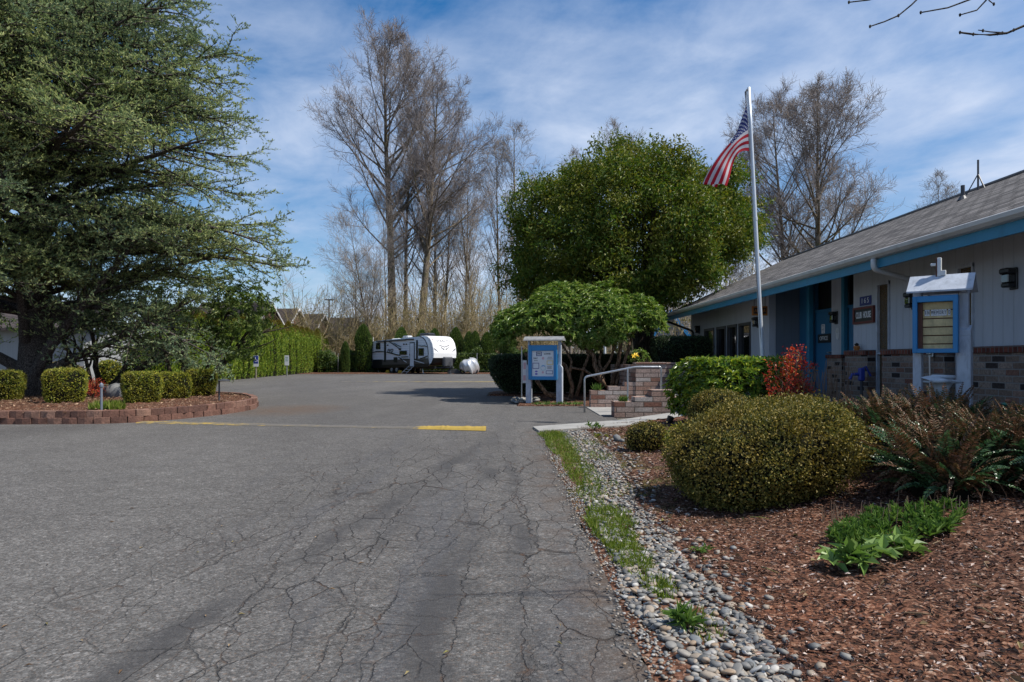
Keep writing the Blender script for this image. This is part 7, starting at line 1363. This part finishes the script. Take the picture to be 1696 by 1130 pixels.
for wx in (-1.35, -0.55):
    for y in (-1.12, 1.12):
        mb = MB(); an = np.linspace(0, 2 * math.pi, 25)[:-1]; tp = []; prw = [(0.18, -0.09), (0.31, -0.10), (0.345, -0.07), (0.345, 0.07), (0.31, 0.10), (0.18, 0.09)]; V = [(wx + r_ * math.cos(a), y + d_, 0.345 + r_ * math.sin(a)) for r_, d_ in prw for a in an]; mb.add(V, [(i * 24 + j, i * 24 + (j + 1) % 24, (i + 1) * 24 + (j + 1) % 24, (i + 1) * 24 + j) for i in range(5) for j in range(24)]); wh = obj('wheel', mb, M['rubber'], t, local=True)
        mb = MB(); V = [(wx + r_ * math.cos(a), y + d_ * (1 if y < 0 else -1), 0.345 + r_ * math.sin(a)) for r_, d_ in ((0.19, -0.085), (0.12, -0.06), (0.05, -0.10), (0.001, -0.10)) for a in an]; mb.add(V, [(i * 24 + j, i * 24 + (j + 1) % 24, (i + 1) * 24 + (j + 1) % 24, (i + 1) * 24 + j) for i in range(3) for j in range(24)]); obj('rim', mb, M['galv'], wh, local=True)
mb = MB(); mb.bbox(-4.7, -0.9, 0.42, 4.6, -0.75, 0.62, 0.01); mb.bbox(-4.7, 0.75, 0.42, 4.6, 0.9, 0.62, 0.01); mb.tube([(4.3, -0.85, 0.52), (5.75, 0, 0.52)], 0.06, 6); mb.tube([(4.3, 0.85, 0.52), (5.75, 0, 0.52)], 0.06, 6); obj('chassis', mb, M['rvblack'], t, local=True)
mb = MB(); mb.tube([(5.55, 0, 0.0), (5.55, 0, 1.0)], 0.045, 8); mb.lathe([(0.16, 0), (0.16, 0.03), (0.03, 0.05)], (5.55, 0, 0), 10); mb.bbox(5.65, -0.06, 0.46, 5.95, 0.06, 0.60, 0.02); obj('hitch_jack', mb, M['dkgrey'], t, local=True)
mb = MB(); mb.bbox(5.0, -0.48, 0.58, 5.38, 0.48, 1.42, 0.10); obj('propane_cover', mb, M['dkgrey'], t, local=True)
for x in (-4.2, 2.8): mb = MB(); mb.tube([(x, -0.85, 0.5), (x + 0.2, -0.85, 0.0)], 0.03, 5); mb.bbox(x + 0.08, -0.95, 0.0, x + 0.32, -0.75, 0.04, 0.005); obj('stabiliser', mb, M['galv'], t, local=True)
xs_ = side_x(682.5); mb = MB()
for k in range(3): mb.bbox(xs_ - 0.36, -SD - 0.28 - 0.26 * k, 0.54 - 0.2 * k, xs_ + 0.36, -SD - 0.06 - 0.26 * k, 0.58 - 0.2 * k, 0.008)
for s_ in (-0.35, 0.35): mb.tube([(xs_ + s_, -SD - 0.05, 0.66), (xs_ + s_, -SD - 0.85, 0.02)], 0.025, 5)
obj('folding_steps', mb, M['galv'], t, local=True)
def world(x, y): return C2[0] + ca * x - sa * y * 1.0, C2[1] + sa * x + ca * y
gc_ = 'yellow wheel chocks under the trailer'
for x, l in ((-1.95, 'yellow wheel chock behind the rear trailer wheel'), (0.05, 'yellow wheel chock ahead of the front trailer wheel')):
    mb = MB(); mb.prism([(-0.22, 0), (0.22, 0), (0.05 if x > 0 else 0.10, 0.26), (-0.10 if x > 0 else -0.05, 0.26)], lambda u, v, w_: (u, -0.10 + w_, v), 0.22); o = obj('wheel_chock', mb, M['chock'], local=True); wx_, wy_ = world(x, -1.25); o.location = (wx_, wy_, 0.22); o.rotation_euler = (0, 0, -PH); tag(o, l, 'chock', gc_)
# covered vehicle beside it
Y = 57.6; cx = PX(776, Y); mb = MB(); g = np.random.default_rng(161)
u, v = np.meshgrid(np.linspace(0, 2 * math.pi, 73), np.linspace(0, 1, 20)); e = np.sin(v * math.pi / 2) ; rx = 0.92 * np.cos(v * math.pi / 2) ** 0.5 * (1 - 0.26 * (1 - v) ** 5); fold = 1 + 0.05 * (1 - v) * np.sin(u * 9 + 7 * v) + 0.03 * np.sin(u * 15 + v * 17) * (1 - v) + 0.05 * np.sin(u * 4 + v * 8)
Xg = cx + rx * fold * np.cos(u) * (1 - 0.15 * (np.cos(u) < 0) * v) + 0.08 * v; Yg = Y + 0.3 + rx * 1.15 * fold * np.sin(u); Zg = 0.38 + 1.12 * e + 0.06 * np.sin(u * 7) * (1 - v) + 0.10 * np.cos(u) * v - 0.18 * (1 - v) * np.cos(u); mb.grid(Xg, Yg, Zg)
M['tarp'] = simple('silver_cover', (0.62, 0.63, 0.65), 0.30, metal=0.45, var=0.06, sc=4, bmp=0.2)
t = empty('covered_motorbike', (cx, Y, 0.2), 'vehicle under a wrinkled silver cover beside the trailer nose', 'covered vehicle'); obj('cover', mb, M['tarp'], t, smooth=True)
mb = MB()
for dx in (-0.5, 0.55):
    an = np.linspace(0, 2 * math.pi, 21)[:-1]; V = [(cx + dx + r_ * math.cos(a), Y - 0.05 + d_, 0.44 + r_ * math.sin(a)) for r_, d_ in ((0.12, -0.08), (0.22, -0.1), (0.25, 0), (0.22, 0.1), (0.12, 0.08)) for a in an]; mb.add(V, [(i * 20 + j, i * 20 + (j + 1) % 20, (i + 1) * 20 + (j + 1) % 20, (i + 1) * 20 + j) for i in range(4) for j in range(20)])
obj('wheels', mb, M['rubber'], t)
mb = MB(); x = cx - 1.35; mb.prism([(-0.5, 0), (0.7, 0), (0.55, 0.28), (0.2, 0.42), (-0.4, 0.36)], lambda u, v, w_: (x + u, Y + 0.2 + w_, 0.2 + v), 0.8); o = obj('tarp_bundle', mb, M['dkgrey'], origin=(x, Y + 0.4, 0.2)); tag(o, 'dark folded tarpaulin bundle between trailer hitch and covered vehicle', 'tarpaulin')

# ================================================================ bare trees
def bare(seed, Hh, r0, kL1=44, spread=0.30, fork=0, lean=0.0, ang=46, t0=0.22, k2=9, k3=7, k4=4, tw=0.016, trop=0.55, t20=0.40):
    g = np.random.default_rng(seed); P, ra = grow(g, np.array([[0, 0, -0.3]]), np.array([[lean, 0, 1.0]]), Hh, r0, 16, 0.10, 0.012, 0.06); ra = ra * (1 + 0.5 * np.exp(-np.linspace(0, 1, 17) * 25))[None]
    s1, d1, t1, p1, rr = spawn(g, P, ra, kL1, t0, 0.985, ang, 9); l1 = Hh * spread * np.interp(t1, [t0, t0 + 0.12, 0.68, 0.88, 1], [0.62, 1.0, 0.82, 0.48, 0.12]) * (0.7 + 0.5 * g.random(len(t1))); A1, r1 = grow(g, s1, d1, l1, np.minimum(rr * 0.5, 0.011 * l1 + 0.03), 9, trop, 0.045, 0.12)
    s2, d2, t2, p2, r_ = spawn(g, A1, r1, k2, t20, 1.0, 36, 10); l2 = (0.30 + 0.44 * l1[p2] * (1 - 0.62 * t2)) * (0.6 + 0.7 * g.random(len(t2))); A2, r2 = grow(g, s2, d2, l2, np.minimum(r_ * 0.62, 0.045), 6, 0.32, 0.09, 0.25)
    kp = g.random(len(A2)) < np.clip(l1[p2] / (0.5 * l1.max()), 0.3, 1); A2, r2, l2 = A2[kp], r2[kp], l2[kp]
    s3, d3, t3, p3, r_ = spawn(g, A2, r2, k3, 0.12, 1.0, 40, 13); l3 = (0.28 + 0.42 * l2[p3] * (1 - 0.5 * t3)) * (0.6 + 0.8 * g.random(len(t3))); A3, r3 = grow(g, s3, d3, l3, tw * 1.25, 4, 0.25, 0.10, 0.45)
    s4, d4, t4, p4, r_ = spawn(g, A3, r3, k4, 0.1, 1.0, 42, 14); l4 = (0.22 + 0.36 * l3[p4]) * (0.6 + 0.8 * g.random(len(t4))); A4, r4 = grow(g, s4, d4, l4, tw, 3, 0.2, 0.10, 0.7)
    mt = MB(); V, Q = tubes(P, ra, 10); mt.add(V, Q); V, Q = tubes(A1, r1, 5); mt.add(V, Q)
    mc = MB(); V, Q = tubes(A2, r2, 4); mc.add(V, Q); V, Q = tubes(A3, r3, 3); mc.add(V, Q); V, Q = tubes(A4, r4, 3); mc.add(V, Q)
    return mt, mc
TP = {}
def treeproto(key, bark, twig, **kw):
    mt, mc = bare(**kw); a = mt.mesh('trunk', True); a.materials.append(M[bark]); b_ = mc.mesh('crown'); b_.materials.append(M[twig]); TP[key] = (a, b_)
treeproto('cotton_a', 'bare', 'twigs', seed=1, Hh=40, r0=0.62, kL1=58, spread=0.30, ang=50, tw=0.012, k2=12, k3=7, k4=4, trop=0.50, t0=0.33)
treeproto('cotton_b', 'bare', 'twigs', seed=2, Hh=37, r0=0.60, kL1=56, spread=0.31, lean=0.11, ang=50, tw=0.012, k2=12, k3=7, k4=4, trop=0.50, t0=0.33)
treeproto('cotton_c', 'bare', 'twigs', seed=8, Hh=30, r0=0.42, kL1=34, spread=0.24, ang=38, tw=0.013, t0=0.3, k3=6, k4=3)
treeproto('birch', 'bare', 'twigs_grey', seed=3, Hh=24, r0=0.22, kL1=34, spread=0.22, ang=36, tw=0.009, t0=0.3, k2=7, k3=5, k4=3, trop=0.75)
treeproto('sapling', 'bare', 'twigs_grey', seed=4, Hh=15, r0=0.14, kL1=30, spread=0.32, ang=46, tw=0.007, t0=0.2, k2=7, k3=5, k4=3)
treeproto('wide', 'bare', 'twigs', seed=6, Hh=26, r0=0.42, kL1=46, spread=0.34, ang=48, tw=0.011, t0=0.26, k2=11, k3=7, k4=4, trop=0.45)
def tree(key, px, Y, top, label, rz=0.0, group='bare trees beyond the lot', lean=0.0, sxy=1.0):
    h0 = {'cotton_a': 40, 'cotton_b': 37, 'cotton_c': 30, 'birch': 24, 'sapling': 15, 'wide': 26}[key]; k = (PZ(top, Y) - 0.2) / h0
    t = empty('bare_tree', (PX(px, Y), Y, 0.15), label, 'tree', group); t.scale = (k * sxy, k * sxy, k); t.rotation_euler = (0, lean, rz)
    for nm, me in zip(('trunk', 'crown'), TP[key]): o = bpy.data.objects.new(nm, me); COL.objects.link(o); o.parent = t
tree('cotton_a', 651, 78, 62, 'tallest bare cottonwood, left of the pair behind the trailer', 0.4); tree('cotton_b', 689, 77, 135, 'bare cottonwood leaning slightly right, second tallest behind the trailer', 0.0, lean=0.015)
tree('cotton_c', 671, 80, 195, 'slimmer bare cottonwood trunk between the two tallest trees', 1.2, sxy=0.8)
tree('sapling', 625, 70, 362, 'bare sapling leaning left over the small arborvitae', 0.5, lean=-0.22); tree('sapling', 607, 72, 400, 'bare sapling beside the lamp pole, left of the cottonwoods', 2.5, lean=-0.10); tree('sapling', 588, 76, 420, 'small bare sapling nearest the townhouse roofs', 4.1, lean=-0.05); tree('sapling', 640, 74, 330, 'thin bare sapling close against the left cottonwood trunk', 5.2, sxy=0.6)
tree('birch', 735, 82, 290, 'thin bare tree right of the leaning cottonwood', 0.3); tree('birch', 768, 84, 265, 'thin bare tree over the trailer nose', 1.9); tree('birch', 792, 80, 300, 'slanting bare tree over the silver covered vehicle', 2.8, lean=0.10); tree('birch', 868, 86, 207, 'tall thin bare tree just left of the big evergreen', 4.0, sxy=1.1); tree('birch', 830, 90, 240, 'thin bare tree between the slanting tree and the evergreen', 5.0); tree('birch', 1008, 84, 205, 'bare tree top showing above the evergreen crown', 0.9); tree('birch', 945, 88, 250, 'bare tree mostly hidden behind the left of the evergreen', 2.0); tree('cotton_c', 718, 90, 300, 'bare tree with low branches behind the trailer roof unit', 3.3)
tree('wide', 1305, 62, 168, 'left bare tree of the pair behind the clubhouse roof', 0.8, sxy=0.85); tree('wide', 1362, 60, 165, 'right wide crowned bare tree of the pair behind the clubhouse roof', 2.6, sxy=1.1)
tree('birch', 1546, 92, 288, 'small far bare tree above the clubhouse ridge', 1.4, sxy=1.2); tree('sapling', 1240, 60, 385, 'low bare tree between the evergreen and the clubhouse roof', 0.2, sxy=1.2); tree('sapling', 1205, 66, 400, 'low bare tree partly behind the evergreen lower right', 3.0, sxy=1.2); tree('sapling', 1400, 70, 330, 'low bare tree behind the middle of the roof ridge', 4.4, sxy=1.2)

# ---- brush thicket, far woods
def thicket(name, n, fx, fy, h0, h1, label, seed, tw=0.013, leafn=0, mat='twigs_tan'):
    g = np.random.default_rng(seed); x, y = fx(g.random(n)), fy(g.random(n)); st = np.stack([x, y, 0.1 + 0 * x], 1); L = h0 + (h1 - h0) * g.random(n) ** 1.6; A, ra = grow(g, st, np.stack([g.normal(size=n) * 0.14, g.normal(size=n) * 0.14, np.ones(n)], 1), L, 0.006 * L + 0.012, 7, 0.2, 0.07, 0.2)
    s1, d1, t1, p1, rr = spawn(g, A, ra, 11, 0.12, 1.0, 40, 12); l1 = 0.34 * L[p1] * (1 - 0.6 * t1) * (0.6 + 0.8 * g.random(len(t1))); A1, r1 = grow(g, s1, d1, l1, tw * 1.3, 5, 0.4, 0.10, 0.5); s2, d2, t2, p2, rr = spawn(g, A1, r1, 5, 0.1, 1.0, 42, 14); A2, r2 = grow(g, s2, d2, (0.2 + 0.42 * l1[p2]) * (0.6 + 0.8 * g.random(len(t2))), tw, 3, 0.25, 0.11, 0.6)
    mb = MB(); [mb.add(*tubes(a, r, k)) for a, r, k in ((A, ra, 5), (A1, r1, 3), (A2, r2, 3))]
    if leafn:
        k = g.choice(len(A2), leafn); q = A2[k, 2] + g.normal(size=(leafn, 3)) * 0.12; ok = q[:, 2] < 7; q = q[ok]; leaves(mb, q, rdir(g, len(q)), rdir(g, len(q)), 0.14, 0.08, 0.1, 1)
    o = obj(name, mb, [M[mat], M['brush']]); tag(o, label, 'brush', kind='stuff')
thicket('brush', 460, lambda u: -22 + 27 * u, lambda u: 66 + 14 * u, 3, 10, 'dense tan brush thicket below the cottonwoods', 171, leafn=26000)
thicket('brush', 130, lambda u: -14 + 24 * u, lambda u: 82 + 14 * u, 6, 17, 'taller leafless brush farther behind the trailer and evergreen', 172, leafn=4000, mat='twigs_grey')
thicket('brush', 150, lambda u: 8 + 34 * u, lambda u: 44 + 22 * u, 4, 10.5, 'brush behind the clubhouse roof', 173, leafn=9000)
g = np.random.default_rng(181); mb = MB(); n = 42000; x = -160 + 340 * g.random(n); y = 125 + 25 * g.random(n); hmax = 5.5 + 2 * np.sin(x * 0.11) + 1.5 * np.sin(x * 0.31); z = 0.2 + hmax * g.random(n); P = np.stack([x, y, z], 1); leaves(mb, P, rdir(g, n), rdir(g, n), 1.1, 0.7, 0.1); o = obj('far_woods', mb, M['far_green']); tag(o, 'low hazy belt of far woods along the horizon', 'woods', kind='stuff')

# ---- bare twigs hanging in from a tree beside the camera
t = empty('bare_tree', (5.3, -1.6, 0.0), 'bare tree outside the frame whose twigs hang into the top right corner', 'tree'); Yt = 3.3
mb = MB(); mb.tube([(5.3, -1.6, -0.1), (5.25, -1.5, 1.8), (5.1, -1.2, 3.2), (4.8, -0.8, 4.6)], [0.10, 0.085, 0.07, 0.05], 10); mb.tube([(5.1, -1.2, 3.2), (4.5, 0.9, 3.7), (3.7, 2.5, 3.85), (2.9, 3.3, 3.6)], [0.04, 0.024, 0.013, 0.008], 8); obj('trunk', mb, M['twigbark'], t, smooth=True)
def w3(px, py, dy=0.0): y = Yt + dy; return (PX(px, y), y, PZ(py, y))
mb = MB(); L = [([(2.9, 3.3, 3.6), w3(1640, -60), w3(1530, -12), w3(1510, 8), w3(1488, 26), w3(1465, 36), w3(1441, 44)], 0.0042), ([(2.9, 3.3, 3.6), w3(1560, -60), w3(1470, -10), w3(1440, 0), w3(1406, 4)], 0.004), ([(2.9, 3.3, 3.6), w3(1700, -40), w3(1605, 0), w3(1570, 13), w3(1525, 21)], 0.0042), ([w3(1700, -40), w3(1640, -8), w3(1632, 2), w3(1618, 17), w3(1590, 25)], 0.004), ([(2.9, 3.3, 3.6), w3(1790, -10), w3(1740, 28), w3(1696, 43), w3(1668, 55), w3(1640, 58), w3(1612, 57), w3(1590, 54)], 0.006), ([w3(1640, -8), w3(1638, 1), w3(1646, 7)], 0.003), ([w3(1668, 55), w3(1640, 53), w3(1620, 50)], 0.003)]
for pts, r in L: mb.tube(pts, np.linspace(r * 1.2, r * 0.7, len(pts)), 6)
V_, F_ = ICO1
for px, py in ((1441, 44), (1406, 4), (1525, 21), (1590, 25), (1590, 54), (1628, 51), (1652, 56), (1660, 55), (1679, 50), (1612, 57), (1646, 7), (1488, 26)): mb.add(V_ * [0.006, 0.006, 0.010] + np.array(w3(px, py)), F_)
obj('twigs', mb, M['twigbark'], t)
